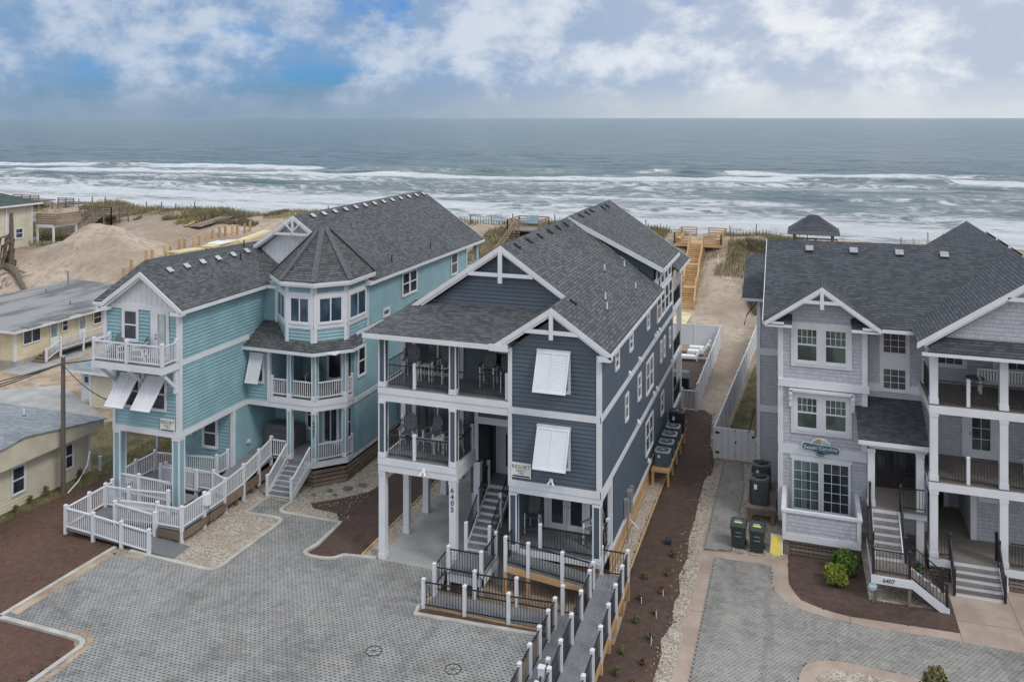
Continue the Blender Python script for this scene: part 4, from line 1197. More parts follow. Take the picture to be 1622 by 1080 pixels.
    # dryer/bath vents along the bands
    for y, z in ((38.47, 7.36), (40.9, 7.36), (45.51, 7.36), (46.11, 7.36), (46.89, 7.36), (45.06, 4.42), (45.96, 4.42), (40.61, 4.42), (51.3, 4.42), (43.4, 1.5)):
        mb = MB(); lo = [(XR + .005, y - .1, z - .1), (XR + .005, y + .1, z - .1), (XR + .005, y + .1, z + .1), (XR + .005, y - .1, z + .1)]
        hi = [(XR + .16, y - .07, z - .1), (XR + .16, y + .07, z - .1), (XR + .10, y + .06, z + .05), (XR + .10, y - .06, z + .05)]
        part('vent_hood', mb.hexa(lo, hi), 'white', H)
    # ---- roofs (pitch .682)
    s = .682; xr = -12.47; zr = 13.5; E = 9.86; xe = -7.13; xl = -17.81
    roof(H, [(xe, 32.4, E), (xe, 45.6, E), (xr, 45.6, zr), (xr, 34.62, zr), (-9.52, 34.62, 11.49), (-9.52, 32.4, 11.49)])
    roof(H, [(xe, 51.45, E), (xe, 56.4, E), (xr, 56.4, zr), (xr, 51.45, zr)])
    roof(H, [(xl, 34.62, E), (xr, 34.62, zr), (xr, 56.4, zr), (xl, 56.4, E)])
    roof(H, [(xe, 45.6, E), (xe, 45.62, E), (xr, 45.62, zr), (xr, 45.6, zr)])
    roof(H, [(-11.95, 32.42, 9.83), (-9.52, 32.42, 11.49), (-9.52, 36.2, 11.49), (-11.95, 36.2, 9.83)], t=.05)
    # shed dormer
    sd = (13.46 - 10.97) / (xr - xe)
    roof(H, [(xe, 45.55, 10.97), (xe, 51.5, 10.97), (xr, 51.5, 13.54), (xr, 45.55, 13.54)], name='dormer_roof')
    dw = MB().hexa([(-12.3, 45.85, 13.35), (XR, 45.85, 10.15), (XR, 45.85, 11.12), (-12.3, 45.85, 13.42)], [(-12.3, 45.9, 13.35), (XR, 45.9, 10.15), (XR, 45.9, 11.12), (-12.3, 45.9, 13.42)])
    part('dormer_cheek', dw, 'navy', H)
    board(H, (xe, 45.53, 10.83), (xr, 45.53, 13.42), .04, .24, up=(0, 0, 1)); board(H, (xe + .02, 45.5, 10.85), (xe + .02, 51.52, 10.85), .04, .2)
    bx(H, 'dormer_wall', XR - .1, XR + .003, 45.85, 51.4, 9.45, 10.85, 'white')
    for i in range(4): window(H, (XR, 0), DY, 46.1 + i * 1.32, 47.3 + i * 1.32, 9.62, 10.72, 'double', .11)
    board(H, (XR + .03, 45.9, 10.3), (XR + .03, 45.9, 9.9), .2, .2, 'bracket'); 
    # porch shed roof in front of the big gable
    pz = 10.78
    roof(H, [(-17.92, 32.4, 9.80), (-11.3, 32.4, 9.80), (-10.35, 35.02, pz), (-16.65, 35.02, pz)])
    roof(H, [(-17.92, 32.4, 9.80), (-16.65, 35.02, pz), (-17.92, 35.1, 9.85)])
    board(H, (-17.94, 32.38, 9.69), (-11.38, 32.38, 9.69), .04, .2)
    board(H, (-17.94, 32.38, 9.69), (-17.94, 35.1, 9.69), .04, .2)
    board(H, (xe + .02, 32.4, 9.74), (xe + .02, 45.6, 9.74), .04, .16); board(H, (xe + .02, 51.5, 9.74), (xe + .02, 56.4, 9.74), .04, .16)
    bx(H, 'eave_return', -12.15, -11.33, 32.345, 32.40, 9.56, 9.83); bx(H, 'eave_return', -11.42, -11.33, 32.40, YF, 9.56, 9.70)
    # small gable rakes
    rake(H, (-9.52, 11.47), (-7.1, 9.82), .27, .05, 32.36); rake(H, (-9.52, 11.47), (-12.0, 9.78), .27, .05, 32.36)
    rake(H, (-9.52, 11.2), (-7.3, 9.68), .12, .3, 32.41, 'soffit'); rake(H, (-9.52, 11.2), (-11.9, 9.56), .12, .3, 32.41, 'soffit')
    part('rake_return', MB().box(-7.62, -7.1, 32.36, 32.75, 9.52, 9.72), 'white', H)
    part('collar_tie', MB().box(-10.62, -8.42, 32.37, 32.43, 10.40, 10.56), 'white', H)
    part('king_post', MB().box(-9.60, -9.44, 32.34, 32.41, 10.2, 11.3), 'white', H)
    # big gable rakes
    rake(H, (xr, zr - .02), (-9.45, 11.42), .27, .05, 34.58); rake(H, (xr, zr - .02), (-16.9, 10.48), .27, .05, 34.58)
    rake(H, (xr, zr - .28), (-9.4, 11.17), .12, .38, 34.63, 'soffit'); rake(H, (xr, zr - .28), (-16.8, 10.25), .12, .38, 34.63, 'soffit')
    part('collar_tie', MB().box(-13.95, -10.99, 34.59, 34.65, 12.12, 12.28), 'white', H)
    part('king_post', MB().box(-12.56, -12.38, 34.56, 34.63, 11.85, 13.25), 'white', H)
    # rear rake
    mb = MB(); lo = [(xe, 56.42, E), (xr, 56.42, zr), (xl, 56.42, E), (xl, 56.42, E - .2), (xr, 56.42, zr - .22), (xe, 56.42, E - .2)]
    part('rake_board', mb.hexa(lo, [(a, 56.46, c) for a, b, c in lo]), 'white', H)
    # rear porch
    for z in (1.2, 4.25, 7.3):
        bx(H, 'porch_fascia', XL, XR + .02, YB + .03, 56.0, z - .25, z, 'white'); 
        rail(H, [(XR - .08, YB + .1, z), (XR - .08, 55.95, z)], .95, 'black', first=False)
    for y in (55.75,): column(H, XR - .3, XR, y, y + .3, 1.2, 9.7)
    bx(H, 'porch_ceiling', XL, XR + .0, YB, 56.2, 9.62, 9.68)
    # vents and pipes
    for i, y in enumerate((36.0, 37.7, 39.4, 41.1, 42.6, 44.1, 47.4, 48.8, 50.0, 53.0, 54.2)):
        zz = zr - .32 * .682 if y < 45.6 or y > 51.4 else 13.54 - .32 * .481
        roof_vent(H, xr + .32, y, zz, .682, mat='roof')
    roof_vent(H, -9.2, 34.6, 11.27, .682, mat='roof')
    for x, y in ((-9.4, 41.4), (-9.0, 44.3), (-8.2, 36.6), (-8.5, 37.6), (-8.0, 42.2)):
        pipe(H, x, y, E + (x - xe) * -.682, .33, 'white')
    # electric gear on the side wall
    bx(H, 'meter_box', XR + .02, XR + .2, 37.2, 37.5, 1.35, 2.1, 'galv'); bx(H, 'meter_box', XR + .02, XR + .24, 37.75, 38.15, 1.3, 2.25, 'galv'); bx(H, 'meter_box', XR + .02, XR + .2, 38.4, 38.6, 1.7, 2.2, 'galv')
    part('conduit', MB().tube([(XR + .12, 37.6, 1.4), (XR + .12, 37.6, 0.02)], .035), 'galv', H)
    part('conduit', MB().tube([(XR + .14, 38.0, 1.3), (XR + .14, 38.0, .9), (XR + .5, 38.15, .5)], .03), 'white', H)
    # railings of the stacked porches
    for z in (4.43, 7.46):
        rail(H, [(XL + .33, YF + .17, z), (-15.72, YF + .17, z), (-14.07, YF + .17, z)], .95, 'black', first=False, last=False)
        rail(H, [(XL + .12, YF + .33, z), (XL + .12, YW - .1, z)], .95, 'black', first=False)
    rail(H, [(-13.75, YF + .17, 7.46), (-11.55, YF + .17, 7.46)], .95, 'black', first=False)
    rail(H, [(-13.88, YF + .33, 4.43), (-13.88, YW - .1, 4.43)], .95, 'black', first=False)
    # rail on the lower front porch, short gate post rail
    rail(H, [(-10.2, 33.15, 1.43), (-8.0, 33.15, 1.43)], .92, 'black', last=False)
    rail(H, [(XR - .1, 33.1, 1.43), (XR - .1, 34.5, 1.43)], .92, 'black', first=False)
    # floodlights
    for x, y, z in ((-15.2, YF - .03, 4.12), (-9.6, YF - .02, 4.5)):
        o = bx(H, 'floodlight', x - .07, x + .07, y - .05, y, z - .05, z + .07, 'lamp_white')
        for sx in (-1, 1):
            part('lamp_head', MB().tube([(x + sx * .02, y - .06, z + .02), (x + sx * .13, y - .16, z - .16)], [.035, .055], 8), 'lamp_white', o)
    # wood skirt
    slats(H, (XR - .1, 34.75), (XR - .1, YB), .05, 1.0, 'new_wood', .12, .07)
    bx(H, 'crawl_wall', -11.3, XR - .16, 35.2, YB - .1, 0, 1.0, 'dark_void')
    slats(H, (-11.4, 33.6), (-7.7, 33.6), .05, 1.1, 'new_wood', .13, .06)
    # stair from the landing up to the entry
    stairs(H, -13.45, -12.45, 33.2, 35.95, .85, 2.5, 10)
    for x in (-13.48, -12.42):
        rail(H, [(x, 33.2, 1.0), (x, 34.55, 1.8), (x, 35.9, 2.55)], .9, 'black', base=-.5 if x < -13 else -.4)
    # garage stair seen between the columns
    stairs(H, -15.2, -14.1, 38.4, 40.8, .05, 1.9, 10)
    rail(H, [(-15.2, 38.4, .2), (-15.2, 40.8, 2.0)], .9, 'black')
    # house number on the ground column
    for i, c in enumerate('6405'):
        text(H, c, (-13.93, YF + .035, 3.45 - i * .27), .30, 'navy_ink', name='house_number')
navy()

# landing + stair foot in front
ld = thing('stair_landing', 'small grey deck landing at the foot of the navy house front stair', 'landing', (-12.9, 32.2, 0))
boards(ld, -13.6, -12.0, 31.3, 33.18, .85, along='x')
for a, b in (((-13.6, 31.3), (-12.0, 31.3)), ((-12.0, 31.3), (-12.0, 33.18)), ((-13.6, 33.18), (-13.6, 31.3))): trim(ld, a, b, .5, .815, .0, name='fascia', back=.05)
rail(ld, [(-13.5, 31.4, .85), (-12.1, 31.4, .85), (-12.1, 33.1, .85)], .92, 'black', base=-.8)
rail(ld, [(-13.9, 30.9, .35), (-13.55, 31.35, .85)], .9, 'black', base=-.3, last=False)
stairs(ld, 31.4, 32.6, -14.1, -13.65, .05, .85, 4, axis='x')

def bandrail_ramp():
    t = thing('ramp_walkway', 'long grey switchback ramp with black rails running from the navy porch to the driveway', 'ramp', (-9, 28, 0))
    # upper run along the porch
    boards(t, -11.3, -7.8, 32.0, 33.0, 1.2, zs=(1.22, .88), along='y')
    for y in (31.97,):
        mb = MB().hexa([(-11.3, y, .92), (-7.8, y, .60), (-7.8, y + .04, .60), (-11.3, y + .04, .92)], [(-11.3, y, 1.17), (-7.8, y, .84), (-7.8, y + .04, .84), (-11.3, y + .04, 1.17)])
        part('side_beam', mb, 'new_wood', t)
    rail(t, [(-11.3, 32.02, 1.22), (-10.35, 32.02, 1.12), (-8.95, 32.02, .99), (-7.78, 32.02, .88)], .98, 'black', base=-.28, wood_to=0, last=False)
    rail(t, [(-11.3, 33.0, 1.3), (-11.3, 32.05, 1.22)], .98, 'black', first=False, last=False)
    # landing at the porch end and the long run towards the street
    zA = lambda y: .86 - (33.2 - y) * .072
    boards(t, -7.75, -6.6, 31.95, 33.2, .88, along='y')
    boards(t, -7.75, -6.6, 20, 31.95, zA(20), .87, along='x')
    for x in (-7.75, -6.6):
        mb = MB().hexa([(x - .02, 20, zA(20) - .28), (x + .02, 20, zA(20) - .28), (x + .02, 33.2, .58), (x - .02, 33.2, .58)], [(x - .02, 20, zA(20) - .04), (x + .02, 20, zA(20) - .04), (x + .02, 33.2, .83), (x - .02, 33.2, .83)])
        part('side_beam', mb, 'new_wood', t)
    ysR = [33.15, 32.08, 30.88, 29.7, 28.46, 27.25, 26.05, 24.85, 23.65, 22.4, 21.2]
    rail(t, [(-6.6, y, zA(y)) for y in ysR], 1.03, 'black', base=-.1, wood_to=0)
    rail(t, [(-7.65, 33.15, .87), (-6.65, 33.15, .87)], 1.0, 'black', last=False, base=-.3)
    ysL = [32.0, 31.45, 30.15, 28.8, 27.4, 26.05, 24.7, 23.4, 22.1]
    rail(t, [(-7.72, y, zA(y)) for y in ysL], 1.03, 'black', base=-.35)
    # return run, lower
    zB = lambda y: .42 - (y - 20) * .026
    boards(t, -8.8, -7.85, 18.5, 30.1, zB(18.5), zB(30.1), along='x')
    boards(t, -8.8, -7.85, 30.1, 31.2, .14, along='y')
    rail(t, [(-8.74, y, zB(y)) for y in (30.25, 29.37, 28.3, 27.2, 26.1, 24.95, 23.8, 22.6, 21.4)], 1.02, 'black', base=-.3)
    rail(t, [(-7.95, y, zB(y)) for y in (26.7, 25.4, 24.1, 22.8)], .98, 'black', base=-.3)
    part('newel_post', MB().box(-8.05, -7.86, 25.9, 26.09, .0, 1.45).box(-8.07, -7.84, 25.88, 26.11, 1.45, 1.5), 'vinyl', t)
    # lowest run to the driveway
    boards(t, -13.95, -8.8, 30.15, 31.15, .10, zs=(.055, .14), along='y')
    part('side_beam', MB().box(-13.95, -8.9, 30.08, 30.12, 0, .09), 'new_wood', t)
    rail(t, [(-13.98, 30.05, .06), (-12.27, 30.08, .08), (-10.5, 30.1, .11), (-8.74, 30.2, .14)], 1.0, 'black', base=-.06, last=False)
    rail(t, [(-13.98, 31.2, .06), (-12.3, 31.2, .08), (-10.56, 31.2, .11), (-8.7, 31.2, .14), (-7.95, 31.2, .14)], 1.0, 'black', base=-.06, last=False)
    return t
bandrail_ramp()

def rental_sign(x, z, y, label):
    t = thing('rental_sign', label, 'sign', (x, y, z))
    bx(t, 'sign_board', x - .42, x + .42, y - .03, y, z - .30, z + .30, 'sign_white')
    bx(t, 'sign_strip', x - .36, x + .36, y - .034, y - .0305, z - .27, z - .21, 'ink')
    text(t, 'RESORT', (x, y - .031, z + .13), .22, 'ink', depth=.003)
    text(t, 'REALTY', (x, y - .031, z - .02), .12, 'ink', depth=.003)
    text(t, '1705', (x, y - .031, z - .13), .12, 'ink', depth=.003)
    part('sun_emblem', MB().cyl((x + .0, z + .20), .06, 0, .004, 10), 'yellow_paint', t).data.transform(Matrix(((1, 0, 0, 0), (0, 0, 1, y - .036), (0, 1, 0, 0), (0, 0, 0, 1))))
rental_sign(-10.87, 4.74, YF - .03, 'small white rental sign by the entry steps on the navy house front corner')

def bahama(parent, A, d, u0, u1, z0, z1, out, hang, panels=2, slope_n=26):
    """top-hung louvred shutter propped open over a window"""
    A = Vector((*A, 0)); d = Vector((*d, 0)); n = Vector((d.y, -d.x, 0))
    window(parent, A, d, u0, u1, z0, z1, 'double', .09)
    o0 = .09
    P = lambda u, v, h: A + d * u + n * (o0 + out * v + h * .9) + Vector((0, 0, z1 - .02 - hang * v + h * out / hang))
    def q(mb, a, b, v0, v1, h0, h1): mb.hexa([P(a, v0, h0), P(b, v0, h0), P(b, v1, h0), P(a, v1, h0)], [P(a, v0, h1), P(b, v0, h1), P(b, v1, h1), P(a, v1, h1)])
    F = MB(); m = (u0 + u1) / 2
    q(F, u0, u0 + .07, 0, 1, 0, .045); q(F, u1 - .07, u1, 0, 1, 0, .045)
    q(F, u0 + .07, u1 - .07, 0, .05, 0, .045); q(F, u0 + .07, u1 - .07, .95, 1, 0, .045)
    for i in range(1, panels): c = u0 + (u1 - u0) * i / panels; q(F, c - .035, c + .035, .05, .95, 0, .045)
    s = part('shutter', F, 'vinyl', parent)
    Lm = MB()
    for i in range(slope_n):
        v0 = .05 + .9 * i / slope_n; v1 = v0 + .9 / slope_n * .97
        Lm.hexa([P(u0 + .07, v0, .006), P(u1 - .07, v0, .006), P(u1 - .07, v1, .012), P(u0 + .07, v1, .012)],
                [P(u0 + .07, v0, .014), P(u1 - .07, v0, .014), P(u1 - .07, v1, .024), P(u0 + .07, v1, .024)])
    part('louvres', Lm, 'vinyl', s, kind='stuff')
    k = MB()
    for u in (u0 + .12, u1 - .12): k.bar(A + d * u + n * .06 + Vector((0, 0, z0 + .15)), P(u, .9, 0), .02)
    part('prop_arm', k, 'galv', s)
    board(parent, A + d * (u0 - .02) + n * .06 + Vector((0, 0, z1 + .03)), A + d * (u1 + .02) + n * .06 + Vector((0, 0, z1 + .03)), .12, .09, 'shutter_head')
# big louvred shutters on the navy front
for z0, z1 in ((8.02, 9.66), (4.98, 6.63)):
    bahama(nh, (XM, YF), DX, 1.24, 2.60, z0, z1, .68, 1.45)

# ================================================================ TEAL HOUSE
th = thing('teal_house', 'teal beach house with a turret, white trim and the number 6403 on a column', 'house', (-26, 42, 0))
def teal():
    H = th
    W, X0, XL0, XT = 32.9, -27.97, -31.9, -32.45       # wing front, wing right wall, lower left wall, top-floor left wall
    XW = -22.65
    # wing walls
    rwall(H, (XT, W), (X0, W), 7.3, 9.95, 'teal'); rwall(H, (XL0, W), (X0, W), 4.12, 7.2, 'teal')
    rwall(H, (X0, W), (X0, 39.68), 7.3, 9.95, 'teal'); rwall(H, (X0, W), (X0, 38.4), 4.12, 7.3, 'teal')
    rwall(H, (XT, 44), (XT, W), 7.3, 9.95, 'teal'); rwall(H, (XL0, 44), (XL0, W), 4.1, 7.3, 'teal')
    bx(H, 'soffit', XT, XL0, W, 44, 7.2, 7.3)
    # ground floor of the wing, set back under it
    rwall(H, (-31.2, 36.9), (X0, 36.9), .6, 3.9, 'teal'); rwall(H, (X0, 36.9), (X0, 40.6), .6, 3.9, 'teal')
    rwall(H, (-31.2, 44), (-31.2, 36.9), .6, 3.9, 'teal')
    rwall(H, (X0, 40.6), (-25.9, 40.6), 1.2, 3.9, 'teal'); rwall(H, (-25.9, 40.6), (XW, 40.6), 1.2, 3.9, 'teal')
    bx(H, 'soffit', XL0, X0, W, 40.6, 3.86, 3.92); part('soffit', MB().hexa([(-27.9, 38.3, 3.8), (-24.05, 38.3, 3.8), (-22.85, 39.5, 3.8), (-22.85, 40.5, 3.8), (-27.9, 40.5, 3.8)], [(-27.9, 38.3, 3.86), (-24.05, 38.3, 3.86), (-22.85, 39.5, 3.86), (-22.85, 40.5, 3.86), (-27.9, 40.5, 3.86)]), 'white', H)
    corner(H, X0, 36.9, 1, -1, .9, 3.86); corner(H, -31.2, 36.9, -1, -1, .9, 3.86)
    window(H, (0, 36.9), DX, -29.9, -28.9, 1.75, 3.35, 'double', .12); window(H, (0, 36.9), DX, -31.1, -30.5, 2.3, 3.35, 'double', .1)
    # bands, corners
    for a, b, z0, z1 in (((XL0 - .03, W), (X0 + .03, W), 3.84, 4.12), ((X0, W - .03), (X0, 38.4), 3.84, 4.12), ((X0, W - .03), (X0, 38.2), 7.25, 7.5), ((XT, W), (X0, W), 7.22, 7.5)):
        trim(H, a, b, z0, z1, .035, name='band_board', back=.1)
    corner(H, X0, W, 1, -1, 4.12, 7.25, .18); corner(H, X0, W, 1, -1, 7.5, 9.9, .18); corner(H, XT, W, -1, -1, 7.5, 9.9, .14); corner(H, XL0, W, -1, -1, 4.12, 7.22, .14)
    column(H, X0 - .42, X0, W - .02, W + .4, .35, 3.84, 'teal', b=.07); column(H, XL0, XL0 + .42, W - .02, W + .4, .3, 3.84, 'teal', b=.07)
    bx(H, 'frieze_board', XL0 - .2, X0 + .02, W - .05, W, 9.78, 10.02)
    # wing gable with board and batten
    gx, gz = -29.97, 11.69
    wall(H, (XT, W), (X0, W), [(.25, 10.0), (4.3, 10.0), (gx - XT, 11.6)], 'white', lap=0)
    mb = MB()
    for i in range(14):
        x = -32.0 + i * .3; top = 11.55 - abs(x - gx) * .70
        if top > 10.1: mb.box(x - .02, x + .02, W - .025, W, 10.02, top)
    part('batten', mb, 'white', H, kind='stuff')
    # balcony
    bx(H, 'balcony_floor', -32.1, X0, 31.8, W, 7.18, 7.44); boards(H, -32.08, X0 - .02, 31.83, W, 7.48, along='x')
    trim(H, (-32.12, 31.78), (X0 + .02, 31.78), 7.16, 7.47, .03, name='fascia'); trim(H, (X0, 31.78), (X0, W), 7.16, 7.47, .03, name='fascia'); trim(H, (-32.1, W), (-32.1, 31.8), 7.16, 7.47, .03, name='fascia')
    rail(H, [(-32.05, W - .1, 7.49), (-32.05, 31.85, 7.49), (-30.1, 31.85, 7.49), (X0 - .08, 31.85, 7.49), (X0 - .08, W - .1, 7.49)], .95, 'white')
    for x in (-31.7, -30.0, X0 - .15):
        b = board(H, (x, 31.95, 7.10), (x, W - .02, 6.2), .13, .13, 'bracket', up=(1, 0, 0))
        part('bracket_leg', MB().box(x - .07, x + .07, W - .16, W - .02, 6.0, 7.15), 'white', b)
        part('bracket_arm', MB().box(x - .06, x + .06, 31.85, W, 7.06, 7.16), 'white', b)
    window(H, (0, W), DX, -31.35, -30.35, 8.2, 9.8, 'double', .12)
    o = window(H, (0, W), DX, -29.62, -28.55, 7.5, 9.8, 'single', .13, 'glass_pale', sill=False); o.name = 'door'
    part('door_panel', MB().box(-29.48, -29.22, W - .05, W - .024, 7.6, 9.66), 'white', o)
    part('handle', MB().box(-29.32, -29.27, W - .09, W - .05, 8.45, 8.52).box(-29.32, -29.27, W - .08, W - .05, 8.62, 8.68), 'black', o)
    # propped shutters
    for u in (-31.35, -29.80):
        bahama(H, (0, W), DX, u, u + 1.1, 5.02, 6.62, 1.05, 1.25)
    rental = None
    # wing roofs
    E0 = 9.98; s = .70
    Q = lambda x: E0 + (-27.6 - x) * s
    roof(H, [(-27.6, 32.55, E0), (-27.6, 39.62, E0), (-28.6, 42.6, Q(-28.6)), (-30.15, 42.6, Q(-30.15)), (-30.15, 34.9, Q(-30.15)), (gx, 32.55, gz - .02)])
    roof(H, [(-32.77, 32.55, 10.12), (-32.26, 32.55, 10.12), (-29.98, 34.85, 11.74), (-30.15, 34.9, 11.78), (-31.8, 34.9, 11.78)], name='roof_slope')
    roof(H, [(-32.38, 32.53, 10.02), (gx, 32.53, gz), (gx, 34.8, gz), (-32.38, 34.8, 10.02)])
    roof(H, [(-32.85, 44, 10.1), (-32.77, 32.55, 10.12), (-31.8, 34.9, 11.78), (-30.15, 34.9, 11.78), (-30.15, 44, 11.78)])
    rake(H, (gx, gz - .02), (-27.55, 9.98), .27, .05, 32.5); rake(H, (gx, gz - .02), (-32.42, 9.98), .27, .05, 32.5)
    rake(H, (gx, gz - .3), (-27.7, 9.82), .1, .32, 32.56, 'soffit'); rake(H, (gx, gz - .3), (-32.2, 9.82), .1, .32, 32.56, 'soffit')
    bx(H, 'rake_return', -28.2, -27.58, 32.5, W - .01, 9.7, 9.86); bx(H, 'rake_return', -32.6, -31.95, 32.5, W - .01, 9.7, 9.86)
    board(H, (-27.58, 32.52, 9.86), (-27.58, 39.6, 9.86), .04, .17); board(H, (-32.8, 32.5, 10.0), (-32.3, 32.5, 10.0), .04, .15)
    for i, (x, y) in enumerate(((-29.7, 34.2), (-29.7, 35.42), (-29.72, 36.65), (-29.72, 37.88), (-29.72, 39.15), (-29.74, 40.39))):
        roof_vent(H, x, y, Q(x), s, mat='vent_grey', s=.31)
    pipe(H, -29.34, 39.36, Q(-29.34), .4); pipe(H, -30.05, 40.6, 11.7, .4)
    # turret, third floor
    zb, zt = 7.35, 10.3
    V = [(-27.15, 39.6), (-25.52, 38.0), (-23.87, 38.0), (XW, 39.25), (XW, 41.46)]
    for a, b, k in zip(V[:-1], V[1:], range(4)):
        rwall(H, a, b, zb, zt, 'teal')
        L = math.dist(a, b); d = ((b[0] - a[0]) / L, (b[1] - a[1]) / L)
        trim(H, a, b, 9.82, 9.98, .03, name='window_band'); trim(H, a, b, 8.12, 8.34, .03, name='window_band')
        w = window(H, a, d, .16, L - .16, 8.34, 9.82, 'slider', .12, 'glass_blue', out=.0)
        for p, q in ((a, d), (b, (-d[0], -d[1]))):
            c0 = (p[0], p[1]); c1 = (p[0] + q[0] * .17, p[1] + q[1] * .17)
            if q is not d: c0, c1 = c1, c0
            if k == 3 and p is b: continue
            trim(H, c0, c1, zb, 8.12, .034, name='corner_board'); trim(H, c0, c1, 9.98, zt, .034, name='corner_board'); trim(H, c0, c1, 8.12, 9.98, .037, name='corner_board')
    rwall(H, (X0 - .08, 39.6), (-27.1, 39.6), 7.35, 10.08, 'teal'); corner(H, -27.1, 39.55, 1, -1, 7.35, 9.9, .14)
    board(H, (-27.6, 39.3, 9.86), (-27.0, 39.3, 9.86), .04, .17)
    AP = (-24.62, 40.15, 13.35); EV = [(-27.55, 40.8, 10.61), (-27.27, 39.13, 10.61), (-25.62, 37.62, 10.61), (-23.65, 37.62, 10.61), (-22.3, 39.02, 10.61), (-22.3, 41.72, 10.61), (-22.9, 43.2, 10.61)]
    for a, b in zip(EV[:-1], EV[1:]):
        roof(H, [a, b, AP], name='turret_roof_facet', t=.08)
        if a[1] < 41.5 and b[1] < 43: board(H, (a[0], a[1], 10.50), (b[0], b[1], 10.50), .05, .15)
    for a in EV[1:6]:
        part('hip_cap', MB().bar((a[0], a[1], a[2] + .035), (AP[0], AP[1], AP[2] + .04), .30, .05), 'ridge', H)
    bx(H, 'turret_soffit', -27.2, -22.5, 37.8, 41.6, 10.36, 10.40, 'white') if False else None
    mb = MB().hexa([(x, y, 10.34) for x, y, z in EV[:6]], [(x, y, 10.42) for x, y, z in EV[:6]]); part('turret_soffit', mb, 'white', H)
    # main wall along the side of the rear wing
    rwall(H, (XW, 41.46), (XW, 55.9), 7.5, 10.02, 'teal'); rwall(H, (XW, 39.95), (XW, 58.2), 4.1, 7.5, 'teal'); rwall(H, (XW, 39.95), (XW, 58.2), 1.05, 4.1, 'teal')
    trim(H, (XW, 41.40), (XW, 41.52), 7.5, 9.95, .035, name='corner_board')
    trim(H, (XW, 39.95), (XW, 58.2), 3.86, 4.1, .035, name='band_board'); trim(H, (XW, 40.2), (XW, 58.2), 7.42, 7.56, .05, name='band_board'); trim(H, (XW, 39.95), (XW, 58.2), .98, 1.16, .035, name='skirt_board')
    for u0, u1, z0, z1, st in ((40.33, 41.24, 5.08, 6.75, 'double'), (43.2, 44.05, 7.66, 8.16, 'single'), (45.63, 47.74, 8.33, 9.80, 'pair'), (53.0, 54.2, 8.3, 9.86, 'double'), (47.5, 49.2, 5.1, 6.7, 'pair'), (52, 53, 5.1, 6.7, 'double'), (50, 51, 2.0, 3.6, 'double')):
        window(H, (XW, 0), DY, u0, u1, z0, z1, st, .11)
    rwall(H, (XW, 55.9), (-32, 55.9), 1, 10, 'teal', lap=0)
    corner(H, XW, 55.9, 1, 1, 7.5, 9.95, .15)
    column(H, XW - .3, XW, 57.9, 58.2, 7.5, 10.0, 'teal'); bx(H, 'porch_floor', -32, XW, 55.9, 58.2, 7.3, 7.48)
    rail(H, [(XW - .1, 56.1, 7.5), (XW - .1, 57.9, 7.5), (-27, 57.9, 7.5)], .95, 'white', first=False)
    # main roof
    E1 = 10.12; zr = 13.52; xr = -27.3; xe = -22.3
    roof(H, [(xe, 41.2, E1), (xe, 58.55, E1), (xr, 58.55, zr), (xr, 41.3, zr), (-24.2, 41.3, E1 + 1.9 * .68)])
    roof(H, [(-32.3, 41.3, E1), (xr, 41.3, zr), (xr, 58.55, zr), (-32.3, 58.55, E1)])
    board(H, (xe + .02, 41.2, 10.0), (xe + .02, 58.5, 10.0), .04, .17)
    part('rake_board', MB().hexa([(xe, 58.56, E1), (xr, 58.56, zr), (-32.3, 58.56, E1), (-32.3, 58.56, E1 - .2), (xr, 58.56, zr - .25), (xe, 58.56, E1 - .2)], [(xe, 58.6, E1), (xr, 58.6, zr), (-32.3, 58.6, E1), (-32.3, 58.6, E1 - .2), (xr, 58.6, zr - .25), (xe, 58.6, E1 - .2)]), 'white', H)
    part('rake_return', MB().hexa([(-22.9, 41.15, 9.9), (-22.28, 41.15, 9.9), (-22.28, 41.15, 10.1), (-22.9, 41.15, 10.5)], [(-22.9, 41.4, 9.9), (-22.28, 41.4, 9.9), (-22.28, 41.4, 10.1), (-22.9, 41.4, 10.5)]), 'white', H)
    # front gable of the rear wing
    wall(H, (-32, 41.75), (-23.2, 41.75), [(.6, 10.2), (7.8, 10.2), (4.7, 13.25)], 'white', lap=0)
    mb = MB()
    for i in range(24):
        x = -31.4 + i * .3; top = 13.15 - abs(x - xr) * .68
        mb.box(x - .02, x + .02, 41.725, 41.75, 10.2, top)
    part('batten', mb, 'white', H, kind='stuff')
    rake(H, (xr, zr - .02), (-29.9, 11.72), .26, .05, 41.25); rake(H, (xr, zr - .02), (-25.95, 12.58), .26, .05, 41.25)
    rake(H, (xr, zr - .28), (-29.9, 11.46), .1, .4, 41.31, 'soffit'); rake(H, (xr, zr - .28), (-25.95, 12.3), .1, .4, 41.31, 'soffit')
    part('collar_tie', MB().box(-28.5, -26.1, 41.25, 41.31, 12.38, 12.52), 'white', H)
    kp = part('king_post', MB().box(-27.37, -27.23, 41.22, 41.29, 12.45, 13.3), 'white', H)
    for sx in (-1, 1): part('strut', MB().bar((xr, 41.255, 12.6), (xr + sx * .5, 41.255, 13.05), .08, .08), 'white', kp)
    for y in (42.8, 43.97, 45.23, 46.5, 47.75, 48.99, 50.24, 51.51, 52.8, 54.1, 55.4, 56.63, 57.86):
        roof_vent(H, -26.98, y, zr - .32 * .68, .68, mat='vent_grey', s=.30)
    pipe(H, -22.95, 50.38, 10.55, .42); pipe(H, -22.95, 44.94, 10.55, .42)
    # porch roof at second floor
    RE = 7.02; R = [(-28.02, 37.75), (-26.9, 37.75), (-23.78, 37.66), (-22.28, 39.2), (-22.28, 40.6)]
    top = [(-28.02, 39.55), (-27.1, 39.5), (-25.52, 38.0), (-23.87, 38.0), (XW, 39.25), (XW, 41.5)]
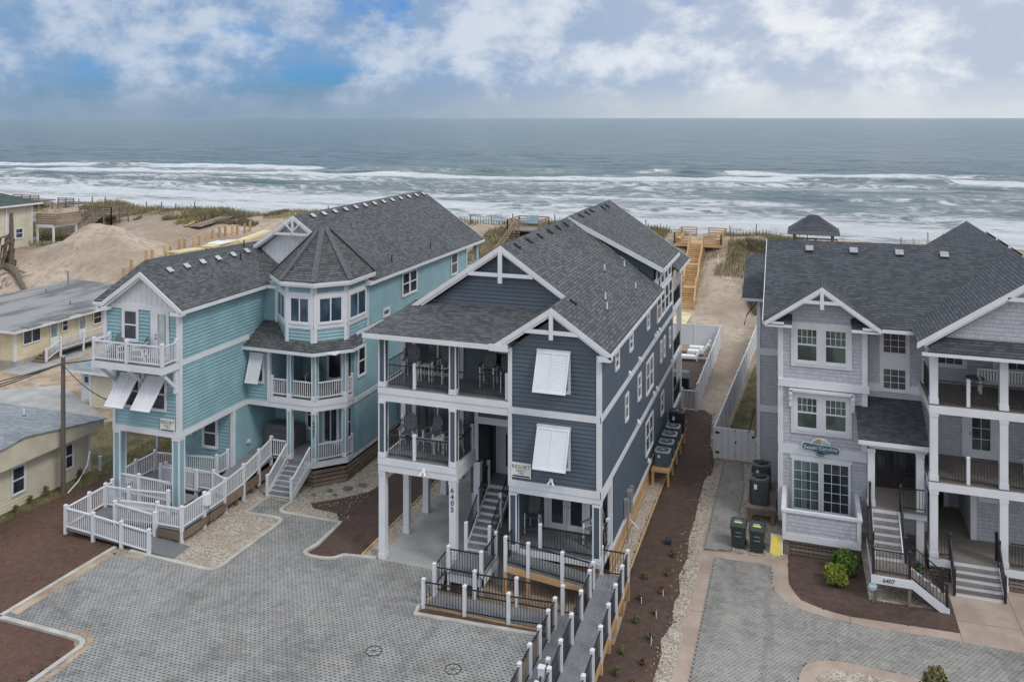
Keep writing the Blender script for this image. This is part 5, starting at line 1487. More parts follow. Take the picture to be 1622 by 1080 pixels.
    roof(H, [(-28.02, 37.72, RE), (-25.9, 37.66, RE), (-25.52, 38.0, RE + .35), (-27.1, 39.55, RE + .95), (-28.02, 39.55, RE + .95)], name='porch_roof')
    roof(H, [(-25.9, 37.66, RE), (-23.7, 37.62, RE), (-23.87, 38.02, RE + .45), (-25.52, 38.02, RE + .45)], name='porch_roof')
    roof(H, [(-23.7, 37.62, RE), (-22.22, 39.1, RE), (XW, 39.27, RE + .45), (-23.87, 38.0, RE + .45)], name='porch_roof')
    roof(H, [(-22.22, 39.1, RE), (-22.22, 40.15, RE), (XW, 40.9, RE + .45), (XW, 39.25, RE + .45)], name='porch_roof')
    for a, b in (((-28.0, 37.7), (-25.9, 37.64)), ((-25.9, 37.64), (-23.7, 37.6)), ((-23.7, 37.6), (-22.2, 39.1)), ((-22.2, 39.1), (-22.2, 40.15))):
        board(H, (*a, RE - .10), (*b, RE - .10), .04, .16)
    # shutter wall and recessed second-floor porch
    rwall(H, (X0, 38.15), (-26.7, 38.15), 4.1, 6.9, 'teal'); corner(H, -26.62, 38.15, 1, -1, 4.1, 6.9, .15); trim(H, (X0, 38.13), (-26.55, 38.13), 3.84, 4.1, .03, name='band_board')
    bahama(H, (0, 38.15), DX, -27.75, -26.95, 5.0, 6.55, .5, 1.4, 1)
    rwall(H, (-26.7, 41.3), (XW - .14, 41.3), 4.4, 6.95, 'teal'); rwall(H, (-26.62, 38.15), (-26.62, 41.4), 4.4, 6.95, 'teal')
    bx(H, 'porch_ceiling', -26.7, XW, 38.1, 41.3, 6.88, 6.93)
    PL2 = [(-26.6, 38.1), (-25.3, 38.1), (-23.95, 38.1), (-22.75, 39.35), (-22.68, 39.95)]
    for (z0, z1) in ((3.84, 4.12), (4.12, 4.42)):
        for a, b in (((-26.6, 38.1), (-23.93, 38.1)), ((-23.93, 38.1), (-22.68, 39.33)), ((-22.68, 39.33), (-22.68, 39.95))): trim(H, a, b, z0, z1 - .002, .03 if z0 > 4 else .0, name='fascia', back=.1)
    fl = lambda z: MB().hexa([(-26.6, 38.12, z - .1), (-23.95, 38.12, z - .1), (-22.7, 39.36, z - .1), (-22.7, 41.3, z - .1), (-26.6, 41.3, z - .1)], [(-26.6, 38.12, z), (-23.95, 38.12, z), (-22.7, 39.36, z), (-22.7, 41.3, z), (-26.6, 41.3, z)])
    part('porch_floor', fl(4.43), 'deck_grey', H); part('porch_floor', fl(1.25), 'deck_grey', H)
    for z0, z1 in ((4.43, 6.88), (1.25, 3.84)):
        column(H, -25.55, -25.3, 38.1, 38.35, z0, z1, 'teal'); column(H, -24.08, -23.8, 38.1, 38.38, z0, z1, 'teal'); column(H, -23.0, -22.74, 39.3, 39.55, z0, z1, 'teal')
        rail(H, [(-23.85, 38.25, z0 + .01), (-22.9, 39.3, z0 + .01)], .9, 'white', first=False, last=False)
        rail(H, [(-22.76, 39.5, z0 + .01), (-22.74, 39.95, z0 + .01)], .9, 'white', first=False)
    rail(H, [(-26.5, 38.2, 4.44), (-25.5, 38.2, 4.44)], .9, 'white', last=False); rail(H, [(-25.3, 38.2, 4.44), (-24.0, 38.2, 4.44)], .9, 'white', first=False, last=False)
    window(H, (0, 41.3), DX, -25.1, -23.3, 4.5, 6.7, 'slider', .12, 'glass', sill=False)
    # first-floor porch
    for a, b in (((-23.95, 38.1), (-22.7, 39.35)), ((-22.68, 39.33), (-22.68, 39.95)), ((-24.5, 38.1), (-23.95, 38.1))): trim(H, a, b, .95, 1.24, .03, name='fascia', back=.08)
    window(H, (0, 40.6), DX, -26.0, -25.2, 1.9, 3.5, 'double', .12); window(H, (0, 40.6), DX, -24.95, -23.9, 1.27, 3.5, 'slider', .12, sill=False); window(H, (0, 40.6), DX, -23.7, -22.9, 1.7, 3.5, 'double', .12)
    slats(H, (-24.4, 38.05), (-23.95, 38.05), .05, .92, 'brown_wood', .16, .05); slats(H, (-23.93, 38.02), (-22.68, 39.27), .05, .92, 'brown_wood', .16, .05); slats(H, (-22.66, 39.3), (-22.66, 58), .05, .95, 'brown_wood', .16, .05)
    slats(H, (X0, 37.3), (X0 + .01, 40.5), .1, .7, 'brown_wood', .14, .05); slats(H, (X0, 40.1), (-24.5, 40.1), .05, 1.15, 'brown_wood', .16, .06)
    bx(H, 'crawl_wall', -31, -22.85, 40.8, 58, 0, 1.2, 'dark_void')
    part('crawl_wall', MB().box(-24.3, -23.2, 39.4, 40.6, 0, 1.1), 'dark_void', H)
    stairs(H, -25.45, -24.15, 36.4, 38.2, .05, 1.24, 8)
    for x in (-25.5, -24.1):
        rail(H, [(x, 36.35, .12), (x, 38.1, 1.25)], .88, 'white', last=False, base=-.1)
    # walkway beside the wing wall
    boards(H, X0, -25.5, 38.1, 40.6, 1.24, along='x')
    rail(H, [(-26.5, 38.15, 1.25), (-25.55, 38.15, 1.25)], .9, 'white', last=False)
    for i, c in enumerate('6403'):
        text(H, c, (-23.94, 38.095, 3.3 - i * .22), .26, 'teal_ink', name='house_number')
    bx(H, 'utility_cabinet', XW + .02, XW + .2, 45.2, 45.7, 1.35, 2.5, 'galv'); bx(H, 'utility_cabinet', XW + .02, XW + .28, 45.9, 46.6, 1.3, 2.9, 'galv')
    part('hose_tap', MB().tube([(XW + .02, 41.0, 1.2), (XW + .12, 41.0, 1.2), (XW + .12, 41.0, .95)], .02), 'galv', H)
    part('vent_hood', MB().box(X0 + .01, X0 + .14, 38.0, 38.2, 1.8, 1.95), 'white', H)
teal()
rental_sign(-28.62, 4.42, 32.87, 'small white rental sign low on the front of the teal house wing')

def teal_ramp():
    t = thing('wheelchair_ramp', 'white railed switchback ramp with grey decking under the raised teal wing', 'ramp', (-29, 33, 0))
    # lowest run: rises to the left from the driveway kerb
    boards(t, -31.75, -25.75, 29.9, 31.0, .1, zs=(.36, .04), along='y')
    rail(t, [(-31.78, 29.95, .36), (-30.17, 29.93, .27), (-28.5, 29.85, .18), (-26.95, 29.8, .09)], .95, 'white', base=-.25)
    rail(t, [(-31.78, 29.95, .36), (-31.78, 31.3, .38), (-31.78, 32.7, .42)], .95, 'white', first=False, base=-.35)
    boards(t, -31.75, -30.2, 31.0, 32.7, .37, along='x')
    rail(t, [(-30.05, 31.08, .28), (-27.75, 31.05, .12)], 1.0, 'white', base=-.1)
    # second run, up to the right-hand platform
    boards(t, -30.2, -27.6, 31.15, 32.15, .5, zs=(.37, .60), along='y')
    rail(t, [(-29.9, 31.2, .42), (-27.7, 31.15, .58)], .98, 'white', first=False, base=-.5)
    rail(t, [(-31.7, 32.2, .42), (-30.3, 32.2, .45), (-28.05, 32.25, .58)], .98, 'white', base=-.4)
    boards(t, -27.6, -26.3, 31.05, 34.4, .62, along='x')
    rail(t, [(-27.7, 31.1, .60), (-26.3, 31.1, .62), (-26.3, 32.6, .64), (-26.3, 34.1, .68), (-26.33, 35.55, .80), (-26.4, 36.9, 1.02), (-26.5, 38.1, 1.24)], .95, 'white', first=False, base=-.8)
    boards(t, -27.9, -26.4, 34.4, 38.1, .72, 1.22, along='x')
    # third and fourth runs under the wing
    rail(t, [(-31.7, 33.0, .74), (-30.45, 33.0, .72), (-28.1, 33.05, .64)], .98, 'white', base=-.6)
    boards(t, -31.6, -27.9, 33.1, 34.1, .7, zs=(.78, .66), along='y')
    rail(t, [(-30.2, 34.2, .80), (-28.15, 34.3, .72)], .98, 'white', base=-.7)
    rail(t, [(-31.75, 33.0, .8), (-31.75, 34.2, .82), (-31.7, 35.5, .84)], .95, 'white', first=False, base=-.8)
    rail(t, [(-31.7, 35.5, .84), (-30.0, 35.7, .84), (-28.25, 35.95, .84), (-28.2, 36.75, .84)], .95, 'white', first=False, base=-.8)
    boards(t, -31.7, -27.9, 34.2, 36.0, .82, along='y')
    rail(t, [(-30.1, 34.45, .82), (-27.3, 34.5, .78), (-26.3, 34.15, .72)], .95, 'white', base=-.6, last=False)
    for a, b, z0, z1 in (((-27.6, 31.02), (-26.35, 31.02), .2, .56), ((-26.24, 31.1), (-26.24, 34.1), .2, .56), ((-26.25, 34.1), (-26.42, 38.0), .38, .85), ((-30.2, 31.16), (-27.6, 31.16), .1, .35)):
        trim(t, a, b, z0, z1, .03, name='side_beam', mat='brown_wood')
    for x, y in ((-27.5, 31.06), (-26.5, 31.06), (-26.34, 33.3), (-26.4, 35.0), (-26.44, 36.4)):
        bx(t, 'support_post', x - .07, x + .07, y, y + .14, 0, .5, 'brown_wood')
    m = bx(t, 'control_box', -26.3, -26.0, 32.45, 32.72, 1.15, 1.65, 'lamp_white'); part('cable', MB().tube([(-26.1, 32.6, 1.15), (-25.98, 32.62, .8), (-26.1, 32.6, .1)], .018), 'black', m)
teal_ramp()
t = thing('storage_box', 'large dark deck box against the teal wall under the turret porch', 'storage box', (-26.9, 39.9, 1.25))
bx(t, 'box_body', -27.85, -25.9, 39.4, 40.4, 1.26, 2.15, 'charcoal'); part('lid', MB().hexa([(-27.9, 39.33, 2.152), (-25.85, 39.33, 2.152), (-25.85, 40.45, 2.152), (-27.9, 40.45, 2.152)], [(-27.7, 39.5, 2.35), (-26.05, 39.5, 2.35), (-26.05, 40.3, 2.35), (-27.7, 40.3, 2.35)]), 'charcoal', t)

# ================================================================ GREY HOUSE
gh = thing('grey_house', 'light grey shingled beach house with slate roofs and stacked porches on the right', 'house', (3, 43, 0))
def grey():
    H = gh; K = dict(lap=0)
    Y1, Y2, YP = 41.25, 41.95, 38.7
    X1, X2 = -1.15, 2.62
    # left block
    wall(H, (X1, Y1), (X2, Y1), [(0, .45), (3.77, .45), (3.77, 9.7), (1.86, 10.95), (0, 9.7)], 'shake', lap=0)
    rwall(H, (X1, 48), (X1, Y1), .45, 9.75, 'shake', lap=0)
    rwall(H, (X2, Y1), (X2, 43), 4, 9.75, 'shake', lap=0)
    rwall(H, (X2, Y2), (4.99, Y2), 4.0, 9.75, 'shake', lap=0); rwall(H, (X2, 42.0), (2.75, 42.0), 1, 4.2, 'shake', lap=0)
    rwall(H, (-2.35, 46.2), (X1, 46.2), 0.1, 9.4, 'shake', lap=0); rwall(H, (-2.35, 62), (-2.35, 46.2), .1, 9.4, 'shake', lap=0)
    rwall(H, (20, 62), (-2.35, 62), 0, 9.4, 'shake', lap=0)
    for z in (6.75, 3.8): trim(H, (-2.38, 46.2), (X1, 46.2), z - .1, z + .25, .03, name='band_board')
    corner(H, -2.35, 46.2, -1, -1, .1, 9.4, .16)
    trim(H, (X1 - .02, Y1), (X2 + .1, Y1), 6.66, 6.99, .14, name='band_board'); trim(H, (X1 - .02, Y1), (X2, Y1), 3.55, 3.98, .03, name='band_board'); trim(H, (X1, Y1), (X2, Y1), .42, .62, .03, name='skirt_board')
    for z0, z1 in ((.62, 3.55), (3.98, 6.66), (6.99, 9.62)): corner(H, X1, Y1, -1, -1, z0, z1, .2); corner(H, X2, Y1, 1, -1, max(z0, 3.98), max(z1, 4.0), .2)
    # brackets under the third-floor band
    trim(H, (-.68, Y1), (2.05, Y1), 6.50, 6.60, .30, name='shelf')
    for x in (-.70, 1.95):
        b = bx(H, 'bracket', x, x + .16, Y1 - .30, Y1, 6.33, 6.55)
        part('bracket_leg', MB().box(x, x + .16, Y1 - .12, Y1, 5.75, 6.33).box(x + .002, x + .158, Y1 - .2, Y1, 6.1, 6.33), 'white', b)
    # windows with divided upper sash
    def duo(z0, z1):
        for u0, u1 in ((-.50, .68), (.72, 1.92)):
            window(H, (0, Y1), DX, u0, u1, z0 + .12, z1 - .12, 'double', .15, 'glass_green', grid=(4, 2, .53, .97), out=.005)
        for a, b, c, e in ((-.60, 2.0, z1 - .12, z1 + .02), (-.60, 2.0, z0, z0 + .12), (-.60, -.50, z0 + .12, z1 - .12), (.68, .72, z0 + .12, z1 - .12), (1.92, 2.0, z0 + .12, z1 - .12)):
            trim(H, (a, Y1), (b, Y1), c, e, .05, name='window_surround')
    duo(7.62, 9.62); duo(4.55, 6.48)
    for u0, u1 in ((-.58, .68), (.70, 1.95)):
        window(H, (0, Y1), DX, u0, u1, 1.02, 3.38, 'single', .07, 'glass_curtain' if u0 < 0 else 'glass', grid=(3, 5, .02, .98), out=.005, sill=False)
    trim(H, (-.66, Y1), (2.02, Y1), 3.38, 3.52, .05, name='window_surround')
    # solid balcony in front of the sliding door
    b = thing
    boards(H, -.88, 2.22, 38.85, 41.2, 1.02, along='x', mat='deck_brown')
    rwall(H, (-.90, 38.8), (2.22, 38.8), .98, 1.92, 'shake', lap=0, core=.08); rwall(H, (2.22, 38.8), (2.22, Y1), .98, 1.92, 'shake', lap=0, core=.08); rwall(H, (-.90, Y1), (-.90, 38.8), .98, 1.92, 'shake', lap=0, core=.08)
    trim(H, (-.92, 38.8), (2.24, 38.8), .72, 1.02, .03, name='fascia', back=.1); trim(H, (2.22, 38.8), (2.22, Y1), .72, 1.02, .03, name='fascia', back=.1)
    for z0, z1 in ((1.92, 2.03),): bx(H, 'cap_rail', -.98, 2.30, 38.74, 38.92, z0, z1); bx(H, 'cap_rail', 2.12, 2.30, 38.92, Y1, z0, z1); bx(H, 'cap_rail', -.98, -.8, 38.92, Y1, z0, z1)
    corner(H, -.90, 38.8, -1, -1, 1.02, 1.92, .14); corner(H, 2.22, 38.8, 1, -1, 1.02, 1.92, .14)
    bx(H, 'support_post', -.86, -.62, 38.9, 39.14, 0, .72, 'old_wood'); bx(H, 'support_post', 1.95, 2.19, 38.9, 39.14, 0, .72, 'old_wood')
    for i in range(4): slats(H, (-.6, 38.95), (1.95, 38.95), .06 + i * .165, .06 + i * .165 + .11, 'old_wood', .11, .06, name='lattice_slat')
    mb = MB()
    for i in range(14): mb.box(-.5 + i * .18, -.42 + i * .18, 38.955, 38.985, .02, .72)
    part('lattice_upright', mb, 'old_wood', H, kind='stuff')
    bx(H, 'crawl_wall', -.7, 2.4, 41.35, 47, 0, .5, 'concrete')
    # middle bay windows
    for z0, z1 in ((8.25, 9.42), (6.62, 7.82)):
        window(H, (0, Y2), DX, 3.2, 4.45, z0, z1, 'single', .14, 'glass' if z0 > 8 else 'glass_green', grid=(3, 3, .02, .98))
    trim(H, (3.2, Y2), (4.45, Y2), 7.82, 8.25, .03, name='window_surround'); trim(H, (X2, Y2), (3.2, Y2), 6.6, 6.95, .03, name='band_board'); trim(H, (4.45, Y2), (5.3, Y2), 6.6, 6.95, .03, name='band_board')
    # entry: lean-to roof, posts, doors
    roof(H, [(2.16, 39.2, 5.30), (4.92, 39.2, 5.30), (4.92, 41.95, 6.34), (2.16, 41.95, 6.34)], 'roof2', name='entry_roof')
    board(H, (2.16, 39.17, 5.18), (4.92, 39.17, 5.18), .04, .17); bx(H, 'entry_ceiling', 2.3, 4.9, 39.3, 41.9, 5.0, 5.05)
    trim(H, (2.6, 39.5), (4.86, 39.5), 4.85, 5.08, .0, name='beam', back=.2)
    column(H, 2.55, 2.83, 39.45, 39.73, 2.4, 4.85); column(H, 4.45, 4.75, 39.5, 39.8, .1, 4.85)
    rwall(H, (2.62, 41.6), (4.85, 41.6), 2.4, 5.0, 'shake', lap=0)
    for x0 in (2.98, 3.86):
        D = bx(H, 'door', x0, x0 + .86, 41.53, 41.60, 2.42, 4.62, 'door_dark')
        for j in range(3): part('door_glass', MB().box(x0 + .10 + j * .225, x0 + .30 + j * .225, 41.515, 41.529, 3.05, 4.45), 'glass', D)
        part('door_bars', MB().box(x0 + .08, x0 + .78, 41.50, 41.514, 4.06, 4.10).box(x0 + .08, x0 + .78, 41.50, 41.514, 3.2, 3.24), 'door_dark', D)
        part('handle', MB().box(x0 + (.78 if x0 < 3.5 else .05), x0 + (.81 if x0 < 3.5 else .08), 41.46, 41.53, 3.3, 3.6), 'black', D)
    trim(H, (2.86, 41.6), (2.97, 41.6), 2.4, 4.75, .05, name='door_casing'); trim(H, (4.73, 41.6), (4.84, 41.6), 2.4, 4.75, .05, name='door_casing'); trim(H, (2.97, 41.6), (4.73, 41.6), 4.63, 4.75, .05, name='door_casing')
    boards(H, 2.6, 4.85, 39.3, 41.55, 2.4, along='x', mat='deck_brown')
    trim(H, (3.8, 39.45), (4.85, 39.45), 2.08, 2.37, .02, name='fascia')
    bx(H, 'under_entry_wall', 2.7, 4.8, 40.9, 41.0, .3, 2.2, 'shake'); 
    for i in range(4): slats(H, (3.7, 40.8), (4.8, 40.8), .1 + i * .2, .22 + i * .2, 'old_wood', .12, .06, name='lattice_slat')
    stairs(H, 2.72, 3.72, 37.5, 39.3, 1.1, 2.4, 7, tread='deck_brown')
    rail(H, [(3.85, 39.5, 2.4), (4.8, 39.5, 2.4)], .95, 'allblack', last=False)
    # right porch stack
    C = [(4.87, 5.17), (7.41, 7.71), (9.9, 10.2), (12.4, 12.7), (15, 15.3)]
    for z0, z1 in ((.95, 3.72), (4.10, 6.90), (7.26, 9.35)):
        for a, b in C: column(H, a, b, YP, YP + .3, z0, z1)
    column(H, 7.41, 7.71, YP - .02, YP + .32, 0, .9)
    for z in (4.07, 7.23):
        trim(H, (4.83, YP), (17, YP), z - .36, z - .03, .03, name='fascia', back=.25); boards(H, 4.85, 17, YP, 42.0, z, along='y', mat='deck_brown'); bx(H, 'soffit', 4.9, 17, YP + .25, 42, z - .12, z - .06)
        trim(H, (4.85, 41.95), (4.85, YP), z - .36, z - .03, .03, name='fascia')
    trim(H, (4.83, YP), (5.65, YP), .62, .92, .03, name='fascia', back=.1); trim(H, (7.45, YP), (17, YP), .62, .92, .03, name='fascia', back=.1)
    boards(H, 4.85, 17, YP, 44, .95, along='x', mat='deck_brown')
    bx(H, 'porch_ceiling', 4.9, 17, YP + .1, 42, 9.33, 9.37)
    rwall(H, (5.0, Y2), (17, Y2), 4.0, 9.4, 'shake', lap=0)
    rwall(H, (6.75, 40.9), (17, 40.9), .95, 3.95, 'shake', lap=0); rwall(H, (6.75, 44), (6.75, 40.9), .95, 3.95, 'shake', lap=0); rwall(H, (4.9, 44), (6.75, 44), .95, 3.95, 'shake', lap=0)
    rwall(H, (4.87, 44), (4.87, 41), .95, 3.95, 'shake', lap=0)
    corner(H, 6.75, 40.9, -1, -1, .95, 3.9, .2)
    D = bx(H, 'door', 5.2, 6.1, 43.93, 43.99, .97, 3.0, 'door_dark'); part('handle', MB().box(5.95, 5.99, 43.86, 43.93, 1.9, 2.1), 'galv', D); trim(H, (6.1, 44), (6.3, 44), .95, 3.2, .05, name='door_casing')
    window(H, (0, 40.9), DX, 7.0, 7.9, 2.65, 3.6, 'single', .17)
    window(H, (0, Y2), DX, 5.05, 6.75, 7.95, 8.95, 'single', .16, 'glass_green', grid=(4, 2, .02, .98)); window(H, (0, Y2), DX, 7.75, 9.6, 7.95, 8.95, 'single', .16, 'glass', grid=(4, 2, .02, .98))
    w = window(H, (0, Y2), DX, 6.55, 8.05, 4.1, 6.75, 'single', .36, 'glass_green', grid=(2, 4, .02, .98), sill=False); w.name = 'door'
    part('handle', MB().box(6.85, 6.89, Y2 - .12, Y2 - .056, 5.1, 5.25), 'galv', w)
    window(H, (0, Y2), DX, 9.1, 10.5, 6.1, 6.85, 'single', .12)
    for z in (4.08, 7.24):
        for a, b in zip(C[:-1], C[1:]):
            m = (a[1] + b[0]) / 2
            rail(H, [(a[1] - .04, YP + .12, z), (m, YP + .12, z), (b[0] + .04, YP + .12, z)], .98, 'black', first=False, last=False)
        rail(H, [(4.98, YP + .3, z), (4.98, 41.7, z)], .98, 'black', first=False)
    rail(H, [(5.1, YP + .15, .96), (5.65, YP + .15, .96)], .98, 'allblack', first=False, last=False); rail(H, [(7.75, YP + .12, .96), (9.9, YP + .12, .96)], .98, 'allblack', first=False, last=False)
    for i in range(4): slats(H, (7.75, YP + .1), (17, YP + .1), .04 + i * .15, .14 + i * .15, 'old_wood', .10, .06, name='lattice_slat')
    for x0, x1 in ((4.85, 5.6),): slats(H, (x0, YP + .1), (x1, YP + .1), .04, .6, 'old_wood', .10, .05, name='lattice_slat')
    mb = MB()
    for i in range(30): mb.box(7.8 + i * .2, 7.88 + i * .2, YP + .105, YP + .13, .02, .62)
    part('lattice_upright', mb, 'old_wood', H, kind='stuff')
    stairs(H, 5.68, 7.36, 37.72, 38.72, .02, .95, 5, tread='deck_brown')
    for x in (5.62, 7.40):
        rail(H, [(x, 37.70, .05), (x, 38.75, .96)], .95, 'allblack', gap=.13)
        part('post', MB().box(x - .06, x + .06, 39.2, 39.32, .95, 2.1), 'black', H) if x > 7 else None
    for x, z in ((5.45, 6.55), (6.9, 3.45)):
        l = bx(H, 'wall_lantern', x, x + .18, (Y2 if z > 4 else 40.9) - .2, (Y2 if z > 4 else 40.9) - .005, z - .3, z, 'black'); part('lantern_glass', MB().box(x + .03, x + .15, (Y2 if z > 4 else 40.9) - .215, (Y2 if z > 4 else 40.9) - .201, z - .25, z - .05), 'glass', l)
    # roofs
    s = .675; E = 9.78
    roof(H, [(-1.84, 40.45, E), (-1.77, 40.45, E), (.72, 42.93, 11.45), (3.2, 40.45, E), (4.4, 40.45, E), (8.95, 45.05, 12.93), (-1.84, 45.05, 12.87)], 'roof2')
    roof(H, [(-1.84, 45.05, 12.87), (8.95, 45.05, 12.93), (8.95, 50, 9.6), (-1.84, 50, 9.6)], 'roof2')
    board(H, (-1.82, 40.43, E - .1), (-.9, 40.43, E - .1), .04, .15); board(H, (2.4, 40.43, E - .1), (4.5, 40.43, E - .1), .04, .15)
    board(H, (-1.83, 40.45, E - .06), (-1.83, 45.05, 12.78), .03, .16)
    # Y-ridge roof on the right
    rx, rz = 8.94, 12.98
    roof(H, [(4.36, 38.25, 9.84), (rx, 38.25, rz), (rx, 55.7, rz), (6.5, 55.7, 11.3), (3.9, 54.2, 9.5), (4.36, 44, 9.84)], 'roof2')
    roof(H, [(rx, 38.25, rz), (13.6, 38.25, 9.84), (17, 52, 7.4), (rx, 55.7, rz)], 'roof2')
    rake(H, (rx, rz - .02), (4.33, 9.82), .28, .05, 38.2); rake(H, (rx, rz - .02), (13.6, 9.82), .28, .05, 38.2)
    rake(H, (rx, rz - .3), (4.6, 9.7), .1, .5, 38.26, 'soffit')
    wall(H, (4.87, 38.75), (13.2, 38.75), [(.2, 9.75), (8.0, 9.75), (4.07, 12.5)], 'shake', lap=0)
    roof(H, [(4.7, 38.1, 9.52), (15, 38.1, 9.52), (15, 38.78, 10.05), (5.1, 38.78, 10.05)], 'roof2', name='skirt_roof')
    board(H, (4.5, 38.12, 9.42), (15, 38.12, 9.42), .04, .14)
    part('collar_tie', MB().box(7.6, 10.3, 38.2, 38.27, 11.75, 11.9), 'white', H)
    # small front gable
    gx, gz = .72, 11.46
    roof(H, [(-1.78, 40.4, 9.74), (gx, 40.4, gz), (gx, 43.0, gz), (-1.78, 40.5, 9.76)], 'roof2'); roof(H, [(gx, 40.4, gz), (3.2, 40.4, 9.74), (3.2, 40.5, 9.76), (gx, 43.0, gz)], 'roof2')
    rake(H, (gx, gz - .02), (-1.74, 9.74), .24, .05, 40.36); rake(H, (gx, gz - .02), (3.16, 9.74), .24, .05, 40.36)
    rake(H, (gx, gz - .26), (-1.6, 9.62), .1, .7, 40.42, 'soffit'); rake(H, (gx, gz - .26), (3.0, 9.62), .1, .7, 40.42, 'soffit')
    part('collar_tie', MB().box(-.08, 1.52, 40.35, 40.41, 10.68, 10.82), 'white', H); part('king_post', MB().box(gx - .08, gx + .08, 40.33, 40.40, 10.45, 11.3), 'white', H)
    part('gable_panel', MB().hexa([(-.02, 40.5, 10.82), (1.46, 40.5, 10.82), (gx, 40.5, 11.25)], [(-.02, 40.53, 10.82), (1.46, 40.53, 10.82), (gx, 40.53, 11.25)]), 'deck_brown', H)
    for a, b, c, e in (((-1.7, 40.45, 9.66), (-.55, 40.45, 9.66), (-.55, 41.25, 9.95), (-.95, 41.25, 10.1)), ((1.95, 40.45, 9.66), (3.1, 40.45, 9.66), (2.4, 41.25, 10.1), (1.95, 41.25, 9.95))):
        roof(H, [a, b, c, e], 'roof2', .05, name='skirt_roof')
    board(H, (-1.72, 40.43, 9.58), (-.55, 40.43, 9.58), .04, .12); board(H, (1.95, 40.43, 9.58), (3.1, 40.43, 9.58), .04, .12)
    for x in (.21, 2.24, 4.27, 6.2): roof_vent(H, x, 44.5, 12.52, s, 'y', -1, 'galv', .36)
    for i in range(4): roof_vent(H, rx + .4, 42.5 + i * 2.9, rz - .3, .69, 'x', 1, 'ac_dark', .5, 'roof_turbine')
    # lower roof at the left rear
    roof(H, [(-3.1, 45.75, 9.68), (-1.84, 45.75, 9.68), (-1.84, 49.5, 11.4), (-3.1, 49.5, 11.4)], 'roof2'); board(H, (-3.1, 45.72, 9.58), (-1.6, 45.72, 9.58), .04, .14)
    part('downpipe', MB().tube([(-2.3, 46.1, 9.5), (-2.9, 46.6, 8.6), (-3.05, 46.8, 8.0)], .03), 'black', H)
    part('shower_pipe', MB().tube([(-2.45, 46.0, 3.9), (-2.75, 45.6, 2.7)], .03), 'black', H)
    part('vent_hood', MB().cyl((7.9, 40.78), .07, 1.9, 2.1, 8), 'white', H)
grey()

t = thing('front_steps', 'turning stair with black rails and the number 6407 in front of dark double doors', 'stairs', (3.2, 36.8, 0))
boards(t, 2.5, 3.9, 36.25, 37.5, 1.1, along='x', mat='deck_brown')
trim(t, (2.46, 36.22), (3.92, 36.22), .76, 1.06, .03, name='fascia', back=.05); trim(t, (2.5, 39.3), (2.5, 36.22), .76, 1.06, .03, name='fascia')
for x in (2.56, 3.78): bx(t, 'support_post', x, x + .12, 36.25, 36.37, 0, .76, 'old_wood')
stairs(t, 36.3, 37.4, 5.2, 3.92, .02, 1.1, 6, tread='deck_brown', axis='x')
text(t, '6407', (3.1, 36.185, .92), .22, 'ink', name='house_number')
rail(t, [(2.55, 36.3, 1.1), (3.85, 36.3, 1.1), (5.15, 36.3, .1)], .95, 'allblack', gap=.12)
rail(t, [(3.85, 37.45, 1.1), (5.15, 37.45, .1)], .95, 'allblack', gap=.12, first=False)
rail(t, [(2.62, 37.5, 1.1), (2.62, 39.3, 2.4)], .95, 'allblack', gap=.12); rail(t, [(3.82, 37.5, 1.1), (3.82, 39.3, 2.4)], .95, 'allblack', gap=.12)
rail(t, [(2.55, 36.3, 1.1), (2.6, 37.5, 1.1)], .95, 'allblack', gap=.12, first=False, last=False)
s_ = thing('yard_badge', 'small octagonal pale blue security badge on a stake under the 6407 stair corner', 'sign', (2.5, 36.1, 0))
part('badge', MB().hexa([(2.52 + .17 * math.cos(R(22.5 + 45 * i)), 36.12, .66 + .17 * math.sin(R(22.5 + 45 * i))) for i in range(8)], [(2.52 + .17 * math.cos(R(22.5 + 45 * i)), 36.14, .66 + .17 * math.sin(R(22.5 + 45 * i))) for i in range(8)]), 'sign_pale', s_)
part('badge_band', MB().box(2.42, 2.62, 36.112, 36.119, .62, .70), 'sign_white', s_); part('stake', MB().box(2.505, 2.535, 36.141, 36.16, 0, .55), 'galv', s_)

# house name board
sg = thing('name_sign', 'blue carved house name board reading Sweet Carolina above the sliding door of the grey house', 'sign', (.69, 41.1, 4.05))
def outline(pts, grow=0): return pts
y0 = 41.12
body = [(-.12, 3.98), (-.10, 4.14), (.0, 4.20), (.35, 4.14), (.9, 4.12), (1.35, 4.10), (1.46, 4.03), (1.47, 3.86), (1.40, 3.78), (1.15, 3.80), (.95, 3.74), (.7, 3.72), (.45, 3.80), (.2, 3.88), (-.05, 3.88)]
body = smooth_poly(body, True, 1); cx_, cz_ = .68, 3.97
sc = lambda P, kx, kz: [(cx_ + (x - cx_) * kx, cz_ + (z - cz_) * kz) for x, z in P]
P3 = lambda P, y: [(x, y, z) for x, z in P]
part('sign_border', MB().hexa(P3(sc(body, 1.05, 1.14), y0), P3(sc(body, 1.05, 1.14), y0 + .05)), 'sign_white', sg)
part('sign_face', MB().hexa(P3(body, y0 - .012), P3(body, y0 - .001)), 'sign_blue', sg)
arc = [(.2 + .48 - .42 * math.cos(R(a)), 4.16 + .30 * math.sin(R(a))) for a in range(0, 181, 15)]
part('sign_crest', MB().hexa(P3(arc, y0 + .002), P3(arc, y0 + .04)), 'sign_white', sg)
arc2 = [(.68 - .36 * math.cos(R(a)), 4.17 + .23 * math.sin(R(a))) for a in range(0, 91, 15)] + [(.68, 4.17)]
part('crest_scene', MB().hexa(P3(arc2, y0 - .006), P3(arc2, y0 + .001)), 'sign_tan', sg)
arc3 = [(.685 - .36 * math.cos(R(a)), 4.17 + .23 * math.sin(R(a)) * .8) for a in range(90, 181, 15)] + [(.685, 4.17)]
